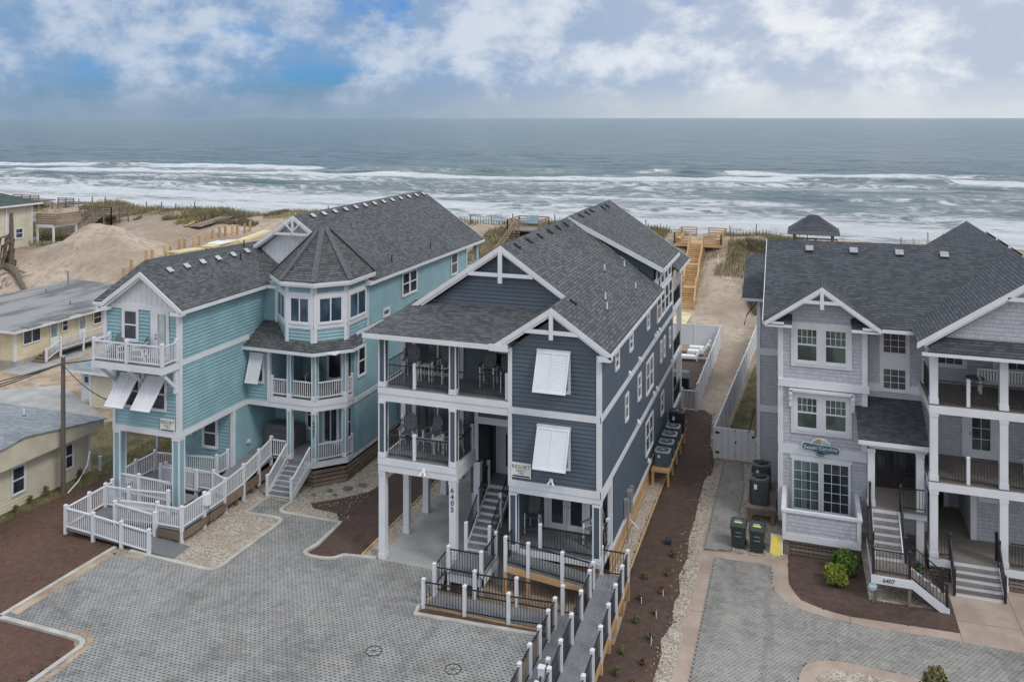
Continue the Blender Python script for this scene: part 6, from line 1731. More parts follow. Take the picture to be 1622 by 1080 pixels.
part('crest_water', MB().hexa(P3(arc3, y0 - .006), P3(arc3, y0 + .001)), 'sign_pale', sg)
text(sg, 'Sweet Carolina', (.67, y0 - .014, 3.99), .235, 'sign_white', depth=.004)
ell = [(.66 + .17 * math.cos(R(a)), 3.72 + .075 * math.sin(R(a))) for a in range(0, 360, 24)]
part('sign_plaque', MB().hexa(P3(ell, y0 - .03), P3(ell, y0 - .013)), 'navy_ink', sg)
text(sg, 'Southern', (.66, y0 - .032, 3.72), .075, 'sign_white', depth=.002)

# ================================================================ FURNITURE AND EQUIPMENT
def adirondack(name, label, loc, rz, tall, body='charcoal', frame='lamp_white', cat='chair', group=None):
    """faces -y. tall=True is the counter-height version"""
    t = thing(name, label, cat, loc, group, local=True, rz=rz)
    k = .32 if tall else 0.0; sh = .36 + k
    S = MB()
    for i in range(5):
        y = -.27 + i * .10; z = sh + .02 - i * (.006 if tall else .018)
        S.box(-.25, .25, y, y + .085, z - .02, z)
    part('seat', S, body, t)
    for i in range(7):
        x = -.24 + i * .08; top = .80 - abs(i - 3) ** 1.6 * .028
        P = lambda u, v, h: (x + u, .20 + v * .33 + h, sh - .05 + v)
        part('backrest_slat', MB().hexa([P(-.035, 0, 0), P(.035, 0, 0), P(.035, 0, .02), P(-.035, 0, .02)], [P(-.035, top, 0), P(.035, top, 0), P(.035, top, .02), P(-.035, top, .02)]), body, t)
    part('back_brace', MB().box(-.27, .27, .28, .31, sh + .12, sh + .18).box(-.25, .25, .40, .43, sh + .42, sh + .47), frame, t)
    for sx in (-1, 1):
        part('armrest', MB().box(sx * .34 - .065, sx * .34 + .065, -.34, .32, sh + .21, sh + .235), body if tall else frame, t)
        part('leg', MB().box(sx * .30 - .02, sx * .30 + .02, -.30, -.21, 0, sh + .21), frame, t)
        part('leg', MB().hexa([(sx * .30 - .02, .40, 0), (sx * .30 + .02, .40, 0), (sx * .30 + .02, .48, 0), (sx * .30 - .02, .48, 0)], [(sx * .30 - .02, .20, sh + .2), (sx * .30 + .02, .20, sh + .2), (sx * .30 + .02, .29, sh + .2), (sx * .30 - .02, .29, sh + .2)]), frame, t)
        part('side_rail', MB().bar((sx * .28, -.30, sh - .03), (sx * .28, .42, sh - .03 - (.02 if tall else .16)), .03, .08), frame, t)
    if tall: part('footrest', MB().box(-.28, .28, -.36, -.30, .22, .25), body, t)
    return t
G1 = 'tall slatted chairs on the navy house porches'
c0 = adirondack('tall_deck_chair', 'tall grey slat chair at the left end of the navy house top porch', (-16.4, 34.1, 7.46), .25, True, group=G1)
for x, y, z, r, l in ((-15.05, 34.2, 7.46, -.35, 'tall grey slat chair right of the sliding door middle on the navy house top porch'),
                      (-12.9, 34.3, 7.46, .1, 'tall grey slat chair in the dark right bay of the navy house top porch'),
                      (-11.9, 34.0, 7.46, .35, 'tall grey slat chair at the far right end of the navy house top porch'),
                      (-16.55, 34.0, 4.44, .1, 'tall grey slat chair at the left end of the navy house lower elevated porch'),
                      (-15.45, 34.1, 4.44, -.35, 'middle tall grey slat chair on the navy house lower elevated porch'),
                      (-14.45, 33.95, 4.44, -.55, 'tall grey slat chair beside the right post of the navy house lower elevated porch'),
                      (-10.95, 34.5, 1.43, .15, 'tall grey slat chair left of the french doors on the navy house ground porch'),
                      (-8.25, 34.2, 1.43, -.5, 'tall grey slat chair right of the french doors on the navy house ground porch')):
    dup(c0, (x, y, z), r, l, G1)
G2 = 'low slatted chairs on the teal house balconies'
c1 = adirondack('adirondack_chair', 'low grey slat chair at the left of the teal house front balcony', (-31.35, 32.45, 7.5), .15, False, group=G2)
dup(c1, (-30.0, 32.4, 7.5), -1.1, 'low grey slat chair turned sideways beside the glazed door of the teal house balcony', G2)
dup(c1, (-25.4, 40.3, 4.44), .3, 'low grey slat chair behind the left column of the teal turret porch', G2)
dup(c1, (-23.4, 40.2, 4.44), -.4, 'low grey slat chair behind the diagonal rail of the teal turret porch', G2)
t = thing('side_table', 'small white slatted side table between the two chairs on the lower elevated navy porch', 'table', (-14.95, 33.9, 4.44), local=True)
part('table_top', MB().box(-.22, .22, -.22, .22, .66, .69), 'lamp_white', t)
for i in (-1, 1):
    for j in (-1, 1): part('leg', MB().box(i * .19 - .02, i * .19 + .02, j * .19 - .02, j * .19 + .02, 0, .66), 'lamp_white', t)
dup(t, (-15.75, 34.2, 7.46), 0, 'small white side table between the two left chairs on the navy top porch')
b_ = thing('porch_bench', 'white slatted garden bench behind the second column on the grey house top porch', 'bench', (8.0, 41.2, 7.25), local=True)
part('seat', MB().box(-.95, .95, -.5, -.02, .42, .46), 'lamp_white', b_)
for i in range(17): part('backrest_slat', MB().box(-.92 + i * .115 - .03, -.92 + i * .115 + .03, -.03, 0, .46, .92), 'lamp_white', b_)
part('top_rail', MB().box(-.98, .98, -.04, .01, .92, .99), 'lamp_white', b_)
for x in (-.95, .95):
    for y in (-.48, -.03): part('leg', MB().box(x - .03, x + .03, y - .03, y + .03, 0, .62 if y < -.1 else .95), 'lamp_white', b_)
    part('armrest', MB().box(x - .04, x + .04, -.52, 0, .62, .66), 'lamp_white', b_)
t = thing('porch_table', 'small white table left of the bench on the grey house top porch', 'table', (6.9, 41.0, 7.25), local=True)
part('table_top', MB().cyl((0, 0), .38, .58, .62, 14), 'deck_brown', t)
for i in (-1, 1):
    for j in (-1, 1): part('leg', MB().box(i * .22 - .02, i * .22 + .02, j * .22 - .02, j * .22 + .02, 0, .58), 'lamp_white', t)
t = dup(t, (9.6, 40.3, 7.25), 0, 'round white table at the right edge of the grey house top porch'); t.name = 'porch_table'
adirondack('white_deck_chair', 'white slatted deck chair at the right edge of the grey house middle porch', (9.1, 40.6, 4.08), -.9, False, 'lamp_white', 'lamp_white')
pl = thing('potted_plant', 'small dark potted plant beside the entry post of the grey house', 'plant', (4.4, 38.3, 0))
part('pot', MB().cyl((4.4, 38.3), .13, 0, .3, 12, .17), 'charcoal', pl); leafball('foliage', (4.4, 38.3, .3), (.28, .28, .42), 350, 'leaf_green', pl, .05, seed=3)

# air conditioners
st = thing('unit_stand', 'long new timber stand along the navy house side wall carrying five outdoor units', 'stand', (-7.0, 47, 0))
bx(st, 'top_frame', -7.52, -6.58, 43.98, 50.6, .72, .86, 'new_wood')
for y in (44.05, 45.6, 47.1, 48.6, 50.2):
    for x in (-7.45, -6.66): bx(st, 'leg', x - .06, x + .06, y - .06, y + .06, 0, .72, 'new_wood')
def ac(name, label, loc, mat, top, w, h, group=None, round_=False):
    t = thing(name, label, 'air conditioner', loc, group, local=True); a = w / 2; c = .09
    oct_ = [(-a + c, -a), (a - c, -a), (a, -a + c), (a, a - c), (a - c, a), (-a + c, a), (-a, a - c), (-a, -a + c)]
    if round_: oct_ = [(sx * (a - .2) + .2 * math.cos(R(q + k * 22.5)), sy * (a - .2) + .2 * math.sin(R(q + k * 22.5))) for sx, sy, q in ((1, 1, 0), (-1, 1, 90), (-1, -1, 180), (1, -1, 270)) for k in range(5)]
    part('casing', MB().hexa([(x, y, .04) for x, y in oct_], [(x, y, h) for x, y in oct_]), mat, t)
    for i in range(int(h / .085) - 1):
        z = .09 + i * .085; part('louvre_band', MB().hexa([(x * 1.012, y * 1.012, z) for x, y in oct_], [(x * 1.012, y * 1.012, z + .02) for x, y in oct_]), mat, t)
    T = MB(); n = 20; r = a * .82
    ring = [(r * math.cos(2 * math.pi * i / n), r * math.sin(2 * math.pi * i / n)) for i in range(n)]
    def sq(i):
        x, y = ring[i]; m = max(abs(x), abs(y)); return (x / m * a * .985, y / m * a * .985) if not round_ else (x * 1.17, y * 1.17)
    for i in range(n):
        j = (i + 1) % n; o1, o2 = sq(i), sq(j); p1, p2 = ring[i], ring[j]
        T.hexa([(*o1, h + .001), (*o2, h + .001), (*p2, h + .001), (*p1, h + .001)], [(*o1, h + .035), (*o2, h + .035), (*p2, h + .06), (*p1, h + .06)])
    part('top_cover', T, top, t)
    Gm = MB()
    for k in range(12):
        an = math.pi * 2 * k / 12; Gm.bar((0, 0, h + .055), (r * math.cos(an), r * math.sin(an), h + .05), .012, .012)
    part('fan_guard', Gm.cyl((0, 0), .09, h + .045, h + .075, 10), 'black' if round_ else 'ac_top', t)
    Fm = MB()
    for k in range(4):
        an = math.pi / 2 * k + .4; p = Vector((math.cos(an), math.sin(an), 0)); q = Vector((-p.y, p.x, 0))
        Fm.hexa([p * .06 + q * .04 + Vector((0, 0, h + .006)), p * r * .9 + q * .13 + Vector((0, 0, h + .006)), p * r * .9 - q * .05 + Vector((0, 0, h + .025)), p * .06 - q * .04 + Vector((0, 0, h + .02))],
                [p * .06 + q * .04 + Vector((0, 0, h + .012)), p * r * .9 + q * .13 + Vector((0, 0, h + .012)), p * r * .9 - q * .05 + Vector((0, 0, h + .031)), p * .06 - q * .04 + Vector((0, 0, h + .026))])
    part('fan', Fm, 'black', t)
    part('data_plate', MB().box(-a * .5, -a * .2, -a - .012, -a, h * .65, h * .85), 'sign_white', t)
    return t
GA = 'outdoor units on the timber stand'
a0 = ac('air_conditioner', 'blue-grey square outdoor unit nearest the street on the timber stand', (-7.05, 44.75, .86), 'ac_blue', 'ac_top', .82, .72, GA)
for y, l in ((46.0, 'second blue-grey square outdoor unit from the street end of the stand'), (47.2, 'third blue-grey square outdoor unit from the street end of the stand'), (48.45, 'blue-grey square outdoor unit just in front of the tall black one')):
    dup(a0, (-7.05, y, .86), 0, l, GA)
ac('air_conditioner', 'tall black outdoor unit at the far end of the timber stand', (-7.0, 49.75, .86), 'ac_dark', 'black', .86, 1.15)
s2 = thing('unit_platform', 'weathered timber platform beside the grey house holding two dark outdoor units', 'stand', (-2.0, 42.4, 0))
bx(s2, 'side_beam', -2.6, -1.3, 41.4, 41.46, .42, .68, 'old_wood'); boards(s2, -2.6, -1.3, 41.45, 44.6, .72, mat='deck_brown', along='x')
for y in (41.5, 44.4):
    for x in (-2.5, -1.42): bx(s2, 'leg', x - .07, x + .07, y - .07, y + .07, 0, .68, 'old_wood')
ac('air_conditioner', 'tall dark round-cornered outdoor unit at the front of the weathered platform', (-2.05, 42.2, .72), 'ac_grey', 'charcoal', .90, 1.15, round_=True)
ac('air_conditioner', 'dark round-cornered outdoor unit behind the front one beside the grey house', (-2.05, 43.9, .72), 'ac_grey', 'charcoal', .90, 1.15, round_=True)

# bins, float board
def bin_(loc, label, tape):
    t = thing('wheelie_bin', label, 'trash bin', loc, 'dark green bins beside the grey house', local=True)
    lo = [(-.27, -.30, .05), (.27, -.30, .05), (.27, .24, .05), (-.27, .24, .05)]; hi = [(-.33, -.36, .98), (.33, -.36, .98), (.33, .34, .98), (-.33, .34, .98)]
    part('bin_body', MB().hexa(lo, hi), 'bin', t)
    part('lid', MB().hexa([(-.36, -.39, .982), (.36, -.39, .982), (.36, .40, .982), (-.36, .40, .982)], [(-.32, -.34, 1.06), (.32, -.34, 1.06), (.32, .36, 1.10), (-.32, .36, 1.10)]), 'bin', t)
    part('rim', MB().box(-.35, .35, -.37, -.355, .90, .97), 'bin', t)
    part('lift_bar', MB().box(-.14, .14, -.40, -.345, .55, .60).box(-.12, .12, -.40, -.335, .72, .76), 'charcoal', t)
    part('label_sticker', MB().box(-.16, .14, -.16, -.04, 1.085, 1.094) if False else MB().hexa([(-.18, -.16, 1.078), (.16, -.16, 1.078), (.16, -.04, 1.086), (-.18, -.04, 1.086)], [(-.18, -.16, 1.084), (.16, -.16, 1.084), (.16, -.04, 1.092), (-.18, -.04, 1.092)]), 'yellow_paint', t)
    part('label_sticker', MB().hexa([(-.16, .0, 1.087), (.10, .0, 1.087), (.10, .10, 1.093), (-.16, .10, 1.093)], [(-.16, .0, 1.093), (.10, .0, 1.093), (.10, .10, 1.099), (-.16, .10, 1.099)]), tape, t)
    for sx in (-1, 1): part('wheel', MB().tube([(sx * .26, .27, .11), (sx * .33, .27, .11)], .11, 12), 'black', t)
    return t
bin_((-2.78, 39.0, .02), 'dark green wheeled bin with a blue and yellow sticker, left of the pair', 'blue_paint')
bin_((-1.98, 38.85, .02), 'dark green wheeled bin right of the pair, beside the yellow float', 'sign_pale')
t = thing('pool_float', 'yellow and white foam float leaning upright by the balcony post', 'float', (-1.2, 38.75, .02), local=True, rz=-.15)
part('float_body', MB().hexa([(-.22, -.06, 0), (.22, -.06, 0), (.22, .06, 0), (-.22, .06, 0)], [(-.20, .20, .72), (.20, .20, .72), (.20, .28, .72), (-.20, .28, .72)]), 'yellow_paint', t)
part('float_edge', MB().tube([(-.24, .0, .02), (-.22, .24, .74), (.22, .24, .74), (.26, .0, .02)], .035, 6), 'lamp_white', t)

# driveway wheel covers
def cover(x, y, label):
    t = thing('wheel_cover', label, 'drain cover', (x, y, .05), 'round spoked covers in the driveway', local=True)
    r = .29; n = 24
    Rg = MB()
    for i in range(n):
        a, b = 2 * math.pi * i / n, 2 * math.pi * (i + 1) / n
        q = [(r * math.cos(a), r * math.sin(a)), (r * math.cos(b), r * math.sin(b)), ((r - .028) * math.cos(b), (r - .028) * math.sin(b)), ((r - .028) * math.cos(a), (r - .028) * math.sin(a))]
        Rg.hexa([(*p, 0) for p in q], [(*p, .025) for p in q])
    part('rim', Rg, 'iron', t)
    for k in range(8):
        a = k * math.pi / 4 + .2
        part('spoke', MB().bar((.05 * math.cos(a), .05 * math.sin(a), .012), ((r - .04) * math.cos(a), (r - .04) * math.sin(a), .012), .018, .014), 'iron', t)
    part('hub', MB().cyl((0, 0), .035, 0, .02, 10), 'iron', t)
    part('cover_plate', MB().cyl((0, 0), r - .04, .001, .006, 20), 'concrete', t)
cover(-14.5, 27.0, 'round dark spoked cover in the paved driveway, the left one')
cover(-11.45, 27.0, 'round dark spoked cover in the paved driveway, the right one by the ramp')
t = thing('landscape_light', 'small black box light alone in the dark mulch strip', 'light', (-5.78, 38.15, 0), local=True, rz=.1)
part('lamp_body', MB().hexa([(-.16, -.13, .02), (.16, -.13, .02), (.16, .13, .02), (-.16, .13, .02)], [(-.14, -.08, .2), (.14, -.08, .2), (.14, .13, .26), (-.14, .13, .26)]), 'black', t); part('lens', MB().box(-.12, .12, -.135, -.128, .06, .14), 'glass', t)
# fences
def vinyl_fence(name, label, line, h, step=1.9, group=None, base=None):
    t = thing(name, label, 'fence', (*line[0], 0), group)
    for a, b in zip(line[:-1], line[1:]):
        A, B = Vector((*a, 0)), Vector((*b, 0)); L = (B - A).length; n = max(1, round(L / step))
        for i in range(n):
            p, q = A.lerp(B, i / n), A.lerp(B, (i + 1) / n); d = (q - p).normalized()
            z = float(terrain(p.x, p.y))
            part('fence_panel', MB().bar(p + d * .06 + Vector((0, 0, z + h / 2 + .03)), q - d * .06 + Vector((0, 0, z + h / 2 + .03)), .035, h - .06), 'vinyl', t)
            part('rail', MB().bar(p + d * .06 + Vector((0, 0, z + h - .04)), q - d * .06 + Vector((0, 0, z + h - .04)), .055, .09), 'vinyl', t)
            g = MB(); m = int((q - p).length / .28)
            for k in range(1, m):
                c = p.lerp(q, k / m); g.bar(c + Vector((0, 0, z + .1)), c + Vector((0, 0, z + h - .1)), .045, .012, up=d)
            part('board_joints', g, 'vinyl', t, kind='stuff')
            part('post', MB().box(p.x - .065, p.x + .065, p.y - .065, p.y + .065, z, z + h + .03).hexa([(p.x + i_ * .08, p.y + j_ * .08, z + h + .03) for i_, j_ in ((-1, -1), (1, -1), (1, 1), (-1, 1))], [(p.x + i_ * .02, p.y + j_ * .02, z + h + .09) for i_, j_ in ((-1, -1), (1, -1), (1, 1), (-1, 1))]), 'vinyl', t)
    return t
vinyl_fence('vinyl_fence', 'white vinyl fence around the navy back yard, left of the sand path', [(-6.6, 56.1), (-6.6, 71.9), (-17, 71.7)], 1.75)
vinyl_fence('vinyl_fence', 'white vinyl fence along the right of the sand path beside the grey house lawn', [(-4.78, 48.65), (-3.5, 80)], 1.75)
t = thing('vinyl_gate', 'white solid vinyl double gate with black hinges between the path and the grey house', 'gate', (-3.7, 48.6, 0))
for x0, x1 in ((-4.72, -3.68), (-3.64, -2.62)):
    g = bx(t, 'gate_leaf', x0, x1, 48.55, 48.61, .08, 1.78, 'vinyl')
    bx(g, 'board_joints', x0 + .34, x0 + .36, 48.54, 48.549, .12, 1.74, 'galv'); bx(g, 'board_joints', x0 + .68, x0 + .70, 48.54, 48.549, .12, 1.74, 'galv')
    g.parent = t
for z in (.4, 1.5): bx(t, 'hinge', -4.72, -4.5, 48.50, 48.549, z - .05, z + .05, 'black')
bx(t, 'latch', -3.66, -3.58, 48.50, 48.549, 1.0, 1.12, 'black'); bx(t, 'hinge', -2.75, -2.6, 48.5, 48.549, 1.4, 1.5, 'black')
t = thing('picket_gate', 'white open picket gate at the back corner of the navy house', 'gate', (-7.1, 56, 0))
rail(t, [(-7.55, 55.9, 0), (-6.65, 55.95, 0)], 1.35, 'white', low=.1)
# loungers, grill
def lounger(loc, rz, label):
    t = thing('sun_lounger', label, 'lounger', loc, 'white loungers in the navy back yard', local=True, rz=rz)
    part('seat', MB().box(-.8, .35, -.3, .3, .28, .40), 'cushion', t)
    part('backrest', MB().hexa([(.36, -.3, .28), (.46, -.3, .26), (.46, .3, .26), (.36, .3, .28)], [(.80, -.3, .95), (.92, -.3, .90), (.92, .3, .90), (.80, .3, .95)]), 'cushion', t)
    part('frame', MB().box(-.85, .6, -.33, -.28, .2, .27).box(-.85, .6, .28, .33, .2, .27), 'lamp_white', t)
    for x in (-.7, .5):
        for y in (-.3, .3): part('leg', MB().box(x - .04, x + .04, y - .03, y + .03, 0, .2), 'lamp_white', t)
lounger((-8.1, 70.4, .02), .1, 'white cushioned sun lounger nearest the back fence'); lounger((-8.1, 69.2, .02), .08, 'white cushioned sun lounger in the middle of the back yard row'); lounger((-8.5, 67.6, .02), .15, 'white cushioned sun lounger nearest the navy house')
t = thing('grill', 'dark covered grill beside the navy house rear porch', 'grill', (-8.3, 60.4, 0), local=True)
part('cabinet', MB().box(-.6, .6, -.4, .4, .05, .85), 'black', t); part('hood', MB().hexa([(-.7, -.45, .86), (.7, -.45, .86), (.7, .45, .86), (-.7, .45, .86)], [(-.6, -.2, 1.2), (.6, -.2, 1.2), (.6, .38, 1.2), (-.6, .38, 1.2)]), 'charcoal', t); part('handle', MB().box(-.4, .4, -.5, -.46, .98, 1.02), 'galv', t)
# shrubs and young plants
shrub((1.1, 37.0, 0), (.62, .6, .62), 2600, 'leaf_lime', 'round yellow-green bush in front of its darker neighbour by the grey house', seed=1)
shrub((1.55, 38.2, 0), (.72, .7, .75), 3400, 'leaf_green', 'round bright green bush against the grey house balcony', seed=2)
shrub((4.0, 30.2, 0), (.65, .55, 1.0), 1400, 'leaf_olive', 'spiky young evergreen in the driveway island at the bottom edge', seed=4, leaf=.09)
shrub((-35.9, 28.0, 0), (.5, .9, .55), 1800, 'leaf_green', 'low green bush at the left edge of the lawn by the red mulch', seed=5)
shrub((-33.7, 35.2, 0), (.3, .3, .35), 500, 'leaf_green', 'small green seedling in the red mulch beside the teal ramp', seed=6, cat='plant')
for i, (x, y, m, l) in enumerate(((-5.42, 37.1, 'leaf_olive', 'brownish young plant just in front of the black box light'), (-5.39, 35.5, 'leaf_lime', 'olive green young plant, second row of the dark mulch strip'),
        (-6.22, 34.9, 'leaf_olive', 'sparse olive young plant close to the timber edging'), (-5.4, 34.1, 'leaf_rust', 'young plant with white tag and rusty leaves in the mulch strip'),
        (-6.12, 33.3, 'leaf_green', 'young plant with a white tag beside the ramp landing'), (-5.41, 32.5, 'leaf_olive', 'young plant with a pale tag in the middle of the mulch strip'),
        (-6.0, 31.8, 'leaf_olive', 'olive young plant next to the third ramp post'), (-5.32, 30.9, 'leaf_green', 'long low young plant with red and white tags'),
        (-6.1, 29.8, 'leaf_olive', 'dull olive young plant between the ramp posts'), (-5.31, 29.4, 'leaf_rust', 'orange-red young plant at the sandy edge of the mulch strip'),
        (-6.09, 28.6, 'leaf_lime', 'small green young plant near the bottom of the mulch strip'), (-5.45, 28.1, 'leaf_rust', 'reddish young plant cut by the bottom edge of the picture'))):
    s = shrub((x, y, .02), (.17, .16, .20), 260, {'leaf_green': 'leaf_dull', 'leaf_lime': 'leaf_olive'}.get(m, m), l, 'plant', .045, 'young plants in the dark mulch strip', seed=20 + i, name='young_plant')
    if 'tag' in l: part('plant_tag', MB().box(x + .06, x + .09, y - .2, y - .19, .02, .28), 'lamp_white', s)
for i, (x, y) in enumerate(((-36.0, 31.0), (-36.1, 31.9), (-36.0, 32.7), (-35.9, 34.7))):
    shrub((x, y, 0), (.14, .2, .26 + .10 * i), 200, 'leaf_olive', ('small dark weed nearest the camera', 'second small dark weed', 'taller dark weed', 'dark bush near the utility pole')[i] + ' against the cream cottage wall', 'plant', .06, 'weeds along the cottage wall', seed=40 + i)
# stones by the teal porch and a stone in the lawn
def rock(x, y, s, label, z=0):
    rs = np.random.RandomState(int(abs(x * 100))); V = OCT.copy() * s * [1.2, .8, .4] 
    me = MB(); pts = [(math.cos(a) * s * (.45 + .6 * rs.rand()), math.sin(a) * s * .55 * (.5 + .7 * rs.rand())) for a in np.linspace(0, 6.28, 8)[:-1]]
    me.hexa([(x + a, y + b, 0) for a, b in pts], [(x + a * .6 + .03, y + b * .7, s * (.2 + .25 * rs.rand())) for a, b in pts])
    o = part('rock', me, 'rock', None); tag(o, label, 'rock')
for i, (x, y, s) in enumerate(((-22.9, 37.9, .30), (-22.1, 38.4, .42), (-21.6, 39.0, .36), (-21.3, 40.6, .40), (-23.4, 37.2, .22), (-22.4, 37.6, .25))):
    rock(x, y, s, ('flat grey stone at the corner of the teal porch skirt', 'large slate stone on the gravel edge in front of the teal skirt', 'slate stone at the mulch edge right of the largest one', 'long slate stone under the teal side wall near the navy column', 'small slate stone nearest the teal front steps', 'small slate stone between gravel and brown mulch')[i])

# ================================================================ NEIGHBOURS AND BEACH
# cottage at the left edge
ct = thing('cottage', 'low cream sided cottage with pale blue-grey shingles at the left edge', 'house', (-40, 32, 0))
rwall(ct, (-36.4, 24), (-36.4, 35.9), 0, 2.35, 'cream'); rwall(ct, (-48, 24), (-36.4, 24), 0, 2.35, 'cream'); rwall(ct, (-36.4, 35.9), (-48, 35.9), 0, 2.35, 'cream', lap=0)
corner(ct, -36.4, 35.9, 1, 1, 0, 2.35, .1)
part('gable_end', MB().hexa([(-36.0, 24, 2.32), (-36.0, 36.3, 2.32), (-36.0, 36.3, 2.7), (-36.0, 31.35, 3.46), (-36.0, 24, 2.55)], [(-35.85, 24, 2.30), (-35.85, 36.3, 2.30), (-35.85, 36.3, 2.72), (-35.85, 31.35, 3.50), (-35.85, 24, 2.58)]), 'cream', ct)
mb = MB()
for i in range(44):
    y = 24.2 + i * .28; top = (2.72 + (36.3 - y) * .157) if y > 31.35 else (3.5 - (31.35 - y) * .125)
    mb.box(-35.851, -35.838, y, y + .02, 2.32, top - .02)
part('board_joints', mb, 'cream', ct, kind='stuff')
bx(ct, 'soffit', -36.4, -35.86, 24, 36.3, 2.27, 2.31, 'cream')
roof(ct, [(-35.75, 31.35, 3.56), (-35.75, 36.4, 2.76), (-50, 36.4, 2.76), (-50, 31.35, 3.56)], 'roof_pale', .05); roof(ct, [(-35.75, 31.35, 3.56), (-50, 31.35, 3.56), (-50, 23, 2.5), (-35.75, 23, 2.5)], 'roof_pale', .05)
window(ct, (-36.4, 0), DY, 34.2, 34.8, .66, 2.02, 'double', .07); window(ct, (-36.4, 0), DY, 31.05, 31.9, .62, 2.05, 'double', .09)
pipe(ct, -39.6, 34.6, 3.05, .35, 'white', .05)
# utility pole
up_ = thing('utility_pole', 'weathered wooden utility pole with slack black cables between the cottage and the red mulch', 'pole', (-35.47, 33.27, 0))
part('pole', MB().cyl((-35.47, 33.27), .125, 0, 6.9, 12, .10), 'pole_wood', up_)
part('pole_cap', MB().cyl((-35.47, 33.27), .14, 6.9, 6.98, 12), 'galv', up_)
def sag(a, b, s, r=.015, n=12):
    a, b = Vector(a), Vector(b); return [a.lerp(b, i / n) + Vector((0, 0, -s * 4 * (i / n) * (1 - i / n))) for i in range(n + 1)]
for q, s in (((-44, 24, 5.2), .5), ((-42, 22.5, 5.6), .6), ((-48, 30, 4.6), .6), ((-31.9, 33.2, 5.0), .35), ((-33, 42, 6.9), .4)):
    part('cable', MB().tube(sag((-35.47, 33.2, 6.6), q, s), .028, 4), 'black', up_)
part('guard_conduit', MB().tube([(-35.3, 33.4, .02), (-35.0, 33.75, .5), (-34.75, 34.1, 1.2), (-34.7, 34.2, 1.9)], .04), 'lamp_white', up_)
for i, (x, y) in enumerate(((-35.9, 36.1), (-35.2, 39.6))):
    p = thing('marker_post', ('short white post at the corner of the cream cottage', 'short white post by the picnic table')[i], 'post', (x, y, 0), 'short white posts along the lot line')
    bx(p, 'post', x - .06, x + .06, y - .06, y + .06, 0, .75, 'vinyl'); bx(p, 'post_cap', x - .075, x + .075, y - .075, y + .075, .75, .79, 'vinyl')
pt = thing('picnic_table', 'weathered picnic table behind the teal house carport', 'table', (-36.0, 42.6, 0), local=True, rz=.3)
for i in range(5): part('table_board', MB().box(-.9, .9, -.4 + i * .16, -.26 + i * .16, .72, .76), 'old_wood', pt)
for sy in (-1, 1): part('seat', MB().box(-.9, .9, sy * .68 - .12, sy * .68 + .12, .42, .46), 'old_wood', pt)
for x in (-.65, .65):
    part('leg', MB().bar((x, -.65, 0), (x, -.1, .72), .05, .09), 'old_wood', pt); part('leg', MB().bar((x, .65, 0), (x, .1, .72), .05, .09), 'old_wood', pt)
g_ = thing('charcoal_grill', 'dark park grill on a post beside the picnic table', 'grill', (-35.0, 44.2, 0), local=True)
part('post', MB().cyl((0, 0), .05, 0, .95, 8), 'black', g_); part('firebox', MB().box(-.3, .3, -.22, .22, .95, 1.2), 'black', g_)
u_ = thing('utility_pedestal', 'pale green utility meter post in the grass behind the teal carport', 'meter', (-34.2, 45.6, 0), local=True)
part('post', MB().box(-.08, .08, -.06, .06, 0, 1.3), 'galv', u_); part('meter', MB().cyl((.22, 0), .18, .75, 1.15, 12), 'sign_pale', u_)
# small annex behind
an = thing('annex', 'small cream outbuilding with a white half-glazed door behind the teal balcony', 'building', (-43, 47, 0))
rwall(an, (-44.6, 44), (-38, 44), 0, 2.3, 'cream'); rwall(an, (-44.6, 50), (-44.6, 44), 0, 2.3, 'cream')
rwall(an, (-46.0, 44.6), (-44.6, 44.6), 0, 2.3, 'white'); corner(an, -44.6, 44, -1, -1, 0, 2.3, .1)
window(an, (0, 44.6), DX, -45.75, -44.75, 1.2, 2.25, 'pair', .06); bx(an, 'door_panel', -45.7, -44.8, 44.55, 44.6, .15, 1.15, 'lamp_white')
window(an, (0, 44), DX, -42.6, -41.8, .7, 1.95, 'double', .08)
roof(an, [(-46.5, 43.6, 2.38), (-38, 43.6, 2.38), (-38, 49, 2.9), (-46.5, 49, 2.9)], 'roof_pale', .08); board(an, (-46.5, 43.58, 2.3), (-38, 43.58, 2.3), .04, .14)
# yellow motel
mo = thing('motel', 'long yellow motel with a flat grey roof and a raised railed walkway', 'building', (-62, 58, 0))
rwall(mo, (-57, 49), (-57, 75), 0, 2.8, 'yellow'); rwall(mo, (-68, 49), (-57, 49), 0, 2.8, 'yellow'); corner(mo, -57, 49, 1, -1, 0, 2.75, .14)
bx(mo, 'foundation', -67.9, -56.96, 48.96, 75, -.1, .42, 'concrete')
part('flat_roof', MB().slab([(-69, 48.3, 2.95), (-56.2, 48.3, 2.95), (-56.2, 76, 2.95), (-69, 76, 2.95)], .06), 'flat_roof', mo)
bx(mo, 'fascia', -56.24, -56.18, 48.3, 76, 2.72, 2.93); bx(mo, 'fascia', -69, -56.24, 48.28, 48.34, 2.72, 2.93)
bx(mo, 'soffit', -57, -56.24, 48.34, 76, 2.76, 2.80)
for i in range(4): bx(mo, 'roof_patch', -56.9, -56.1, 49.3 + i * 2.6, 50.7 + i * 2.6, 2.962, 2.99, 'charcoal')
for u0, u1 in ((49.65, 51.35), (56.5, 57.5)): window(mo, (-57, 0), DY, u0, u1, 1.45, 2.6, 'slider' if u1 - u0 > 1.5 else 'double', .08)
window(mo, (-57, 0), DY, 53.3, 54.0, 1.6, 2.65, 'double', .09)
for u in (52.15, 54.95, 58.6):
    d = window(mo, (-57, 0), DY, u, u + .85, .62, 2.66, 'single', .09, 'glass_pale', sill=False); d.name = 'door'
    part('door_panel', MB().box(-56.97, -56.94, u + .1, u + .75, .7, 1.45), 'lamp_white', d)
boards(mo, -56.95, -55.6, 51.9, 75, .62, along='x')
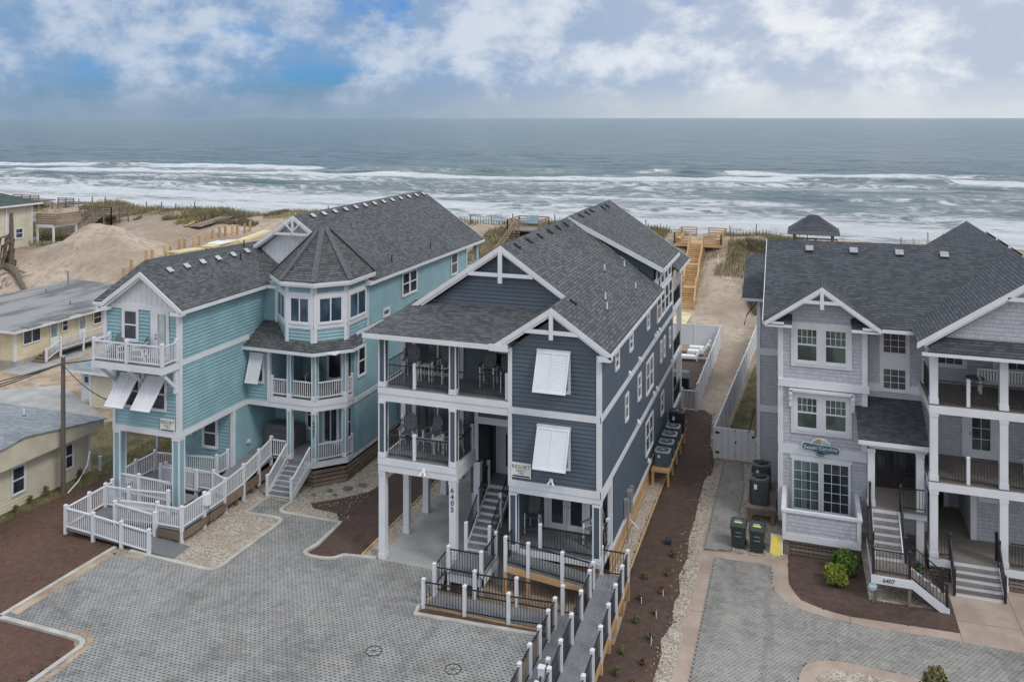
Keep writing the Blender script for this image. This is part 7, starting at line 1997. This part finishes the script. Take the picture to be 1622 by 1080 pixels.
rail(mo, [(-55.65, y, .62) for y in (51.95, 54.2, 56.4, 58.6, 60.8, 63)], .95, 'white', base=-.6)
rail(mo, [(-55.65, 50.6, .1), (-55.65, 51.9, .62)], .9, 'white', last=False)
for i in range(4): bx(mo, 'step', -56.9, -55.8, 50.4 + i * .35, 51.9, .02 + i * .15, .15 + i * .15, 'brown_wood')
for x, y in ((-62.5, 52), (-60, 57), (-66, 60), (-61, 63.5), (-65, 50)): pipe(mo, x, y, 2.95, .3)
part('vent_pipe', MB().cyl((-65.5, 62), .08, 2.9, 4.6, 8), 'galv', mo)
part('porch_light', MB().box(-56.98, -56.88, 56.1, 56.2, 2.45, 2.6), 'lamp_white', mo)
# far left beach house
fh = thing('cream_house', 'cream beach house with a dark green roof at the far left', 'house', (-92, 78, 1))
rwall(fh, (-100, 60), (-84, 60), .5, 9.15, 'cream'); rwall(fh, (-84, 60), (-84, 74.5), .5, 9.15, 'cream'); rwall(fh, (-84, 74.5), (-96, 74.5), 1, 9.15, 'cream', lap=0)
corner(fh, -84, 74.5, 1, 1, 3, 9.1, .16)
roof(fh, [(-83.3, 58.5, 9.3), (-83.3, 75.3, 9.3), (-88, 70.5, 11.2), (-88, 63.5, 11.2)], 'roof_green'); roof(fh, [(-83.3, 75.3, 9.3), (-101, 75.3, 9.3), (-96, 70.5, 11.2), (-88, 70.5, 11.2)], 'roof_green'); roof(fh, [(-101, 58.5, 9.3), (-83.3, 58.5, 9.3), (-88, 63.5, 11.2), (-96, 63.5, 11.2)], 'roof_green')
board(fh, (-83.28, 58.5, 9.18), (-83.28, 75.3, 9.18), .05, .2)
for u0, u1, z0, z1 in ((72.2, 73.3, 5.35, 6.6), (66.6, 68.2, 2.6, 3.9), (64.6, 67.0, 4.9, 6.5), (63.8, 65.6, 2.6, 4.0)): window(fh, (-84, 0), DY, u0, u1, z0, z1, 'double', .12)
trim(fh, (-84, 69.2), (-84, 69.4), 5.6, 9.1, .06, name='trim'); trim(fh, (-84, 71.0), (-84, 71.2), 5.6, 9.1, .06, name='trim')
bx(fh, 'upper_deck', -88, -81.0, 75.0, 78.5, 6.75, 6.95, 'tan_wood'); bx(fh, 'lower_deck', -88, -81.4, 75.0, 78.5, 3.6, 3.8, 'white')
for z in (7.05, 7.3, 7.55, 7.8): bx(fh, 'deck_rail', -84, -80.95, 74.95, 75.0, z, z + .2, 'tan_wood'); bx(fh, 'deck_rail', -81.0, -80.95, 75.02, 78.5, z, z + .2, 'tan_wood')
for x, y in ((-81.5, 75.1), (-81.5, 78.3), (-83.9, 75.1)): bx(fh, 'post', x - .09, x + .09, y - .09, y + .09, 3.0, 6.7)
bx(fh, 'beam', -83.8, -81.4, 75.0, 75.2, 6.4, 6.74); bx(fh, 'beam', -81.6, -81.4, 75.2, 78.4, 6.4, 6.74)
rail(fh, [(-83.8, 75.1, 3.8), (-81.5, 75.1, 3.8), (-81.5, 78.3, 3.8)], .9, 'white', posts=False)
slats(fh, (-84.0, 74.9), (-81.5, 74.95), 2.6, 3.6, 'old_wood', .12, .08)
# dead palm trunk
dp = thing('dead_palm', 'bare dead palm with hanging grey fronds beside the cream beach house', 'tree', (-77.9, 66.5, 2.2))
part('trunk', MB().tube([(-77.9, 66.5, 1.6), (-77.8, 66.5, 5.0), (-77.75, 66.4, 9.2)], [.28, .24, .18], 8), 'bark', dp)
mb = MB()
for i in range(26):
    a = random.random() * 6.28; z = 4.4 + random.random() * 2.6; r = .3 + random.random() * .5
    mb.tube([(-78.1, 66.4, z), (-78.3 + math.cos(a) * r, 66.4 + math.sin(a) * r, z - .3), (-78.6 + math.cos(a) * r * 1.1, 66.4 + math.sin(a) * r, z - 2.2)], [.06, .12, .03], 5)
part('dead_fronds', mb, 'bark', dp)
lg = thing('fallen_trunk', 'curved grey fallen palm trunk lying on the sand at the far left', 'log', (-75, 60, 0))
pts = [(-78.4, 66.6, 3.6), (-77.0, 65.9, 3.3), (-75.3, 65.0, 2.9), (-73.2, 63.7, 2.2), (-71.0, 62.5, 1.7)]
part('trunk', MB().tube([(x, y, max(z, float(terrain(x, y)) + .25)) for x, y, z in pts], [.45, .36, .3, .25, .18], 8), 'bark', lg)
mb = MB()
for i in range(40):
    x, y = -80 + random.random() * 5, 62 + random.random() * 4; z = float(terrain(x, y)) + .1; a = random.random() * 3.14
    mb.bar((x, y, z), (x + math.cos(a) * .9, y + math.sin(a) * .5, z + random.random() * .4), .06, .05)
tag(part('driftwood', mb, 'bark', None), 'tangle of grey branches at the foot of the dead palm', 'branches', kind='stuff')
# old dune walkway
ow = thing('dune_walkway', 'weathered grey timber dune walkway with stairs behind the sand pile at the far left', 'walkway', (-80, 84, 4))
def rough_rail(t, a, b, h, mat, n=3, step=2.0, leg=None, pw=.12):
    A, B = Vector(a), Vector(b); L = (B - A).length; m = max(1, round(L / step))
    for i in range(m + 1):
        p = A.lerp(B, i / m); part('post', MB().box(p.x - pw / 2, p.x + pw / 2, p.y - pw / 2, p.y + pw / 2, (p.z - .3) if leg is None else min(leg, float(terrain(p.x, p.y))), p.z + h), mat, t)
    for k in range(n):
        z = h * (k + 1) / n - .06
        part('rail', MB().bar(A + Vector((0, 0, z)), B + Vector((0, 0, z)), .04, .13), mat, t)
segs = [((-87.5, 78.8, 4.4), (-86.0, 82.5, 4.6)), ((-86.0, 82.5, 4.6), (-87.5, 87.5, 6.2)), ((-87.5, 87.5, 6.2), (-90.5, 89.5, 6.3))]
for a, b in segs:
    A, B = Vector(a), Vector(b); d = (B - A).normalized(); n = Vector((d.y, -d.x, 0)).normalized() * .8
    L = (B - A).length; k = int(L / .35)
    for i in range(min(k, 60)):
        p = A.lerp(B, i / k); part('deck_plank', MB().hexa([p - n, p + n, p + n + d * .3, p - n + d * .3], [q + Vector((0, 0, .05)) for q in (p - n, p + n, p + n + d * .3, p - n + d * .3)]), 'old_wood', ow)
    for s in (-1, 1): rough_rail(ow, A + n * s, B + n * s, 1.0, 'old_wood', 3, 2.2, leg=99)
bx(ow, 'platform', -91.5, -86.2, 88.5, 91.5, 6.1, 6.25, 'old_wood'); rough_rail(ow, (-91.5, 88.5, 6.3), (-86.2, 88.5, 6.3), .95, 'old_wood', 3, 1.5, leg=99); rough_rail(ow, (-86.2, 88.5, 6.3), (-86.2, 91.5, 6.3), .95, 'old_wood', 3, 1.5, leg=99)
# pilings of the building site
PG = 'square timber pilings in two rows on the building site'
rows = [((-62.9, 66.2), (-63.2, 67.5)), ((-63.3, 69.6), (-63.7, 70.9)), ((-63.85, 72.9), (-64.25, 74.2)), ((-65.0, 76.5), (-65.6, 78.0)), ((-65.75, 79.7), (-65.9, 80.8)),
        ((-66.05, 82.4), (-66.1, 83.4)), ((-66.15, 84.7), (-66.0, 85.6)), ((-66.3, 87.3), (-66.4, 88.4)), ((-65.9, 89.2), (-65.4, 89.6))]
pr = None
for r_, pair in enumerate(rows):
    for c_, (xx, yy) in enumerate(pair):
        z = float(terrain(xx, yy))
        if pr is None:
            pr = thing('piling', 'left piling of the pair nearest the motel roof', 'piling', (xx, yy, z), PG, local=True)
            part('timber', MB().box(-.11, .11, -.11, .11, -.3, 1.15), 'new_wood', pr); part('timber_top', MB().box(-.10, .10, -.10, .10, 1.15, 1.17), 'pale_wood', pr)
            continue
        o = dup(pr, (xx, yy, z), random.random() * .2, '%s piling of the %s pair from the motel' % ('left' if c_ == 0 else 'right', ('first', 'second', 'third', 'fourth', 'fifth', 'sixth', 'seventh', 'eighth', 'farthest')[r_]), PG, (1, 1, .9 + .25 * random.random()))
# lumber stacks
def lumber(A, B, w, layers, n, mat, label, wrap=False):
    t = thing('lumber_stack', label, 'lumber', A)
    A, B = Vector(A), Vector(B); d = (B - A).normalized(); nn = Vector((d.y, -d.x, 0)).normalized()
    for l in range(layers):
        for i in range(n):
            o = nn * ((i - (n - 1) / 2) * w / n); e = Vector((0, 0, .07 + l * .13)); j = d * random.uniform(-.15, .15)
            part('plank', MB().bar(A + o + e + j, B + o + e + j, w / n * .92, .11), mat, t)
    if wrap:
        c = A.lerp(B, .45) + Vector((0, 0, layers * .13 + .02)); part('wrap_sheet', MB().hexa([c + d * a * 1.1 + nn * b * .9 for a, b in ((-1, -1), (1, -1), (1, 1), (-1, 1))], [c + d * a * 1.0 + nn * b * .8 + Vector((0, 0, .12)) for a, b in ((-1, -1), (1, -1), (1, 1), (-1, 1))]), 'sign_white', t)
    return t
T = lambda x, y, dz=0: (x, y, float(terrain(x, y)) + dz)
lumber(T(-62.9, 73.0), T(-63.4, 77.8, .05), 1.5, 3, 7, 'pale_wood', 'nearest pale lumber stack right behind the teal wing roof ridge')
lumber(T(-62.9, 78.3), T(-63.6, 84.0), 1.5, 4, 7, 'pale_wood', 'middle pale lumber stack with a white sheet on top', True)
lumber(T(-63.4, 84.4), T(-62.6, 89.5), 1.2, 3, 6, 'pale_wood', 'farthest pale lumber stack running towards the dune')
lumber(T(-72.8, 88.3, .15), T(-72.6, 94.5, .2), 1.9, 1, 5, 'brown_wood', 'bundle of long brown timbers lying on the sand below the dune crest')
lumber(T(-73.9, 88, .1), T(-74.9, 91.4, .2), .5, 1, 2, 'new_wood', 'short loose timbers left of the long brown bundle')
# beach stairs of the navy house
bs = thing('beach_stairs', 'new golden timber stairway in three flights climbing the dune to a railed beach deck', 'stairs', (-11, 88, 0))
fl = [((-11.0, 84.7, .02), (-11.15, 87.7, 1.75)), ((-11.15, 88.9, 1.75), (-11.25, 91.7, 3.42)), ((-11.28, 92.9, 3.42), (-11.35, 95.7, 5.1))]
hw = .66
for a, b in fl:
    A, B = Vector(a), Vector(b)
    for i in range(10):
        p = A.lerp(B, i / 10); z = a[2] + (b[2] - a[2]) * (i + 1) / 10
        part('riser', MB().box(p.x - hw, p.x + hw, p.y, p.y + .03, z - .17, z - .045), 'new_wood', bs)
        part('tread', MB().box(p.x - hw, p.x + hw, p.y - .02, p.y + .29, z - .04, z), 'new_wood', bs)
    for s in (-1, 1):
        part('stringer', MB().bar(A + Vector((s * (hw + .03), 0, .0)), B + Vector((s * (hw + .03), 0, -.12)), .05, .3), 'new_wood', bs)
prev = None
for i, (a, b) in enumerate(fl):
    if i: part('landing', MB().box(a[0] - hw, a[0] + hw, fl[i - 1][1][1], a[1], a[2] - .06, a[2]), 'new_wood', bs)
for s in (-1, 1):
    line = []
    for a, b in fl: line += [Vector(a) + Vector((s * (hw + .06), 0, 1.0)), Vector(b) + Vector((s * (hw + .06), 0, 1.0))]
    for p, q in zip(line[:-1], line[1:]):
        part('handrail', MB().bar(p, q, .14, .05), 'new_wood', bs); part('mid_rail', MB().bar(p - Vector((0, 0, .45)), q - Vector((0, 0, .45)), .04, .12), 'new_wood', bs)
    for p in line: part('post', MB().box(p.x - .05, p.x + .05, p.y - .05, p.y + .05, min(p.z - 1.3, float(terrain(p.x, p.y)) - .1), p.z), 'new_wood', bs)
dk = thing('beach_deck', 'new golden timber deck with slatted benches at the top of the dune stairs', 'deck', (-11.2, 98.5, 5.1))
for i in range(17): part('deck_plank', MB().box(-13.8, -8.7, 95.75 + i * .34, 96.07 + i * .34, 5.04, 5.1), 'new_wood', dk)
bx(dk, 'rim_beam', -13.85, -12.05, 95.68, 95.74, 4.72, 5.02, 'new_wood'); bx(dk, 'rim_beam', -10.65, -8.65, 95.68, 95.74, 4.72, 5.02, 'new_wood'); bx(dk, 'rim_beam', -8.68, -8.62, 95.74, 101.5, 4.72, 5.02, 'new_wood')
for x in (-13.7, -12.1, -10.6, -8.75):
    for y in (95.9, 101.2): bx(dk, 'piling', x - .09, x + .09, y - .09, y + .09, 2.5, 5.04, 'new_wood')
for a, b in (((-13.75, 95.75, 5.1), (-12.05, 95.75, 5.1)), ((-10.6, 95.75, 5.1), (-8.7, 95.75, 5.1)), ((-13.75, 95.75, 5.1), (-13.75, 101.5, 5.1)), ((-8.7, 95.75, 5.1), (-8.7, 101.5, 5.1)), ((-13.75, 101.5, 5.1), (-12.0, 101.5, 5.1)), ((-10.6, 101.5, 5.1), (-8.7, 101.5, 5.1))):
    rough_rail(dk, a, b, 1.1, 'new_wood', 4, 1.9)
bx(dk, 'bench', -13.6, -13.2, 96, 101.3, 5.5, 5.56, 'new_wood'); bx(dk, 'bench', -9.3, -8.9, 96, 101.3, 5.5, 5.56, 'new_wood')
wk = thing('sand_boardwalk', 'pale plank path on the sand at the foot of the dune stairs', 'path', (-11, 79, 0))
for i in range(30): part('plank', MB().box(-11.75, -10.35, 74.2 + i * .345, 74.53 + i * .345, .0, .05), 'pale_wood', wk)
# old deck between the houses
od = thing('old_beach_deck', 'weathered timber beach deck with a pale panel seen over the navy roof', 'deck', (-31, 96, 6))
bx(od, 'platform', -33.0, -29.2, 94.2, 98.4, 5.75, 5.9, 'old_wood')
for a, b in (((-33.0, 94.2, 5.9), (-33.0, 98.4, 5.9)), ((-33.0, 94.2, 5.9), (-31.6, 94.2, 5.9)), ((-33.0, 98.4, 5.9), (-29.2, 98.4, 5.9)), ((-29.2, 94.2, 5.9), (-29.2, 98.4, 5.9))): rough_rail(od, a, b, 1.2, 'tan_wood', 4, 1.6, leg=99)
bx(od, 'panel', -32.0, -30.4, 98.2, 98.25, 6.2, 7.2, 'sign_pale')
rough_rail(od, (-32.6, 89, 3.7), (-32.2, 94.2, 5.9), 1.0, 'tan_wood', 3, 2, leg=99)
for i in range(10): part('deck_plank', MB().box(-32.4, -31.4, 89 + i * .52, 89.42 + i * .52, 3.6 + i * .22, 3.66 + i * .22), 'old_wood', od)
# gazebo behind the grey house
gz = thing('gazebo', 'small open timber gazebo with a dark hipped roof behind the grey house', 'gazebo', (.75, 88, 5))
c = (.78, 88.4); rr = 2.35
base = [(c[0] - rr, c[1] - rr * .8, 8.03), (c[0] + rr, c[1] - rr * .8, 8.03), (c[0] + rr, c[1] + rr * .8, 8.03), (c[0] - rr, c[1] + rr * .8, 8.03)]
topz = 9.5; tp = [(c[0] - .35, c[1] - .25, topz), (c[0] + .35, c[1] - .25, topz), (c[0] + .35, c[1] + .25, topz), (c[0] - .35, c[1] + .25, topz)]
for i in range(4): roof(gz, [base[i], base[(i + 1) % 4], tp[(i + 1) % 4], tp[i]], 'roof2', .12)
roof(gz, tp, 'roof2', .05, 'roof_cap')
for i in range(4):
    a, b = Vector(base[i]), Vector(base[(i + 1) % 4]); board(gz, a - Vector((0, 0, .12)), b - Vector((0, 0, .12)), .06, .32, 'fascia', 'charcoal')
for sx in (-1, 1):
    for sy in (-1, 1): bx(gz, 'post', c[0] + sx * 1.75 - .11, c[0] + sx * 1.75 + .11, c[1] + sy * 1.5 - .11, c[1] + sy * 1.5 + .11, 3, 7.7, 'old_wood')
bx(gz, 'floor', c[0] - 2, c[0] + 2.3, c[1] - 1.9, c[1] + 1.9, 5.5, 5.7, 'old_wood')
for y in (c[1] - 1.6, c[1] + 1.6): rough_rail(gz, (c[0] - 1.75, y, 5.7), (c[0] + 2.2, y, 5.7), 1.3, 'old_wood', 5, 2)
# dune fences
def sand_fence(label, pts, step=2.4, mat='old_wood', h=1.2, pick=True):
    t = thing('sand_fence', label, 'fence', T(*pts[0]))
    mb = MB(); n = 0
    for a, b in zip(pts[:-1], pts[1:]):
        A, B = Vector((*a, 0)), Vector((*b, 0)); L = (B - A).length; m = int(L / step)
        for i in range(m):
            p = A.lerp(B, i / m); z = float(terrain(p.x, p.y))
            part('post', MB().bar((p.x, p.y, z - .3), (p.x + random.uniform(-.12, .12), p.y, z + h * random.uniform(.85, 1.25)), .10, .10), mat, t)
        k = int(L / .35)
        for i in range(k):
            p = A.lerp(B, i / k); z = float(terrain(p.x, p.y)); mb.box(p.x - .03, p.x + .03, p.y, p.y + .02, z - .1, z + h * random.uniform(.5, .85))
    if pick: part('pickets', mb, mat, t, kind='stuff')
    return t
sand_fence('broken sand fence on the dune crest at the far left', [(-106, 97.5), (-84, 98), (-78, 98.5)])
sand_fence('sand fence along the dune crest behind the building site', [(-60, 99), (-46, 98.5)], h=1.4)
sand_fence('sand fence on the grassy crest between the teal and navy houses', [(-45, 99), (-26, 99.5)])
sand_fence('thin sand fence on the crest beside the new beach deck', [(-24, 99), (-14.5, 99.5)])
sand_fence('thin sand fence on the crest right of the new beach deck', [(-8, 99.5), (3, 99)])
f_ = sand_fence('pale timber fence at the dune edge behind the grey house ridge', [(9.6, 99), (15, 99.5)], 1.3, 'new_wood', 1.9); 
for i, (x0, x1, y, h) in enumerate(((-112, -107, 96, 1.0), (-106, -103, 98.5, 1.0))):
    f = thing('beach_platform', ('old timber platform at the far left dune edge', 'dark timber platform just right of the far left one')[i], 'deck', T(x0, y)); z = float(terrain(x0, y)) + .8
    bx(f, 'platform', x0, x1, y, y + 3, z, z + .15, 'old_wood'); rough_rail(f, (x0, y, z), (x1, y, z), h, 'old_wood', 4, 1.5, leg=99)
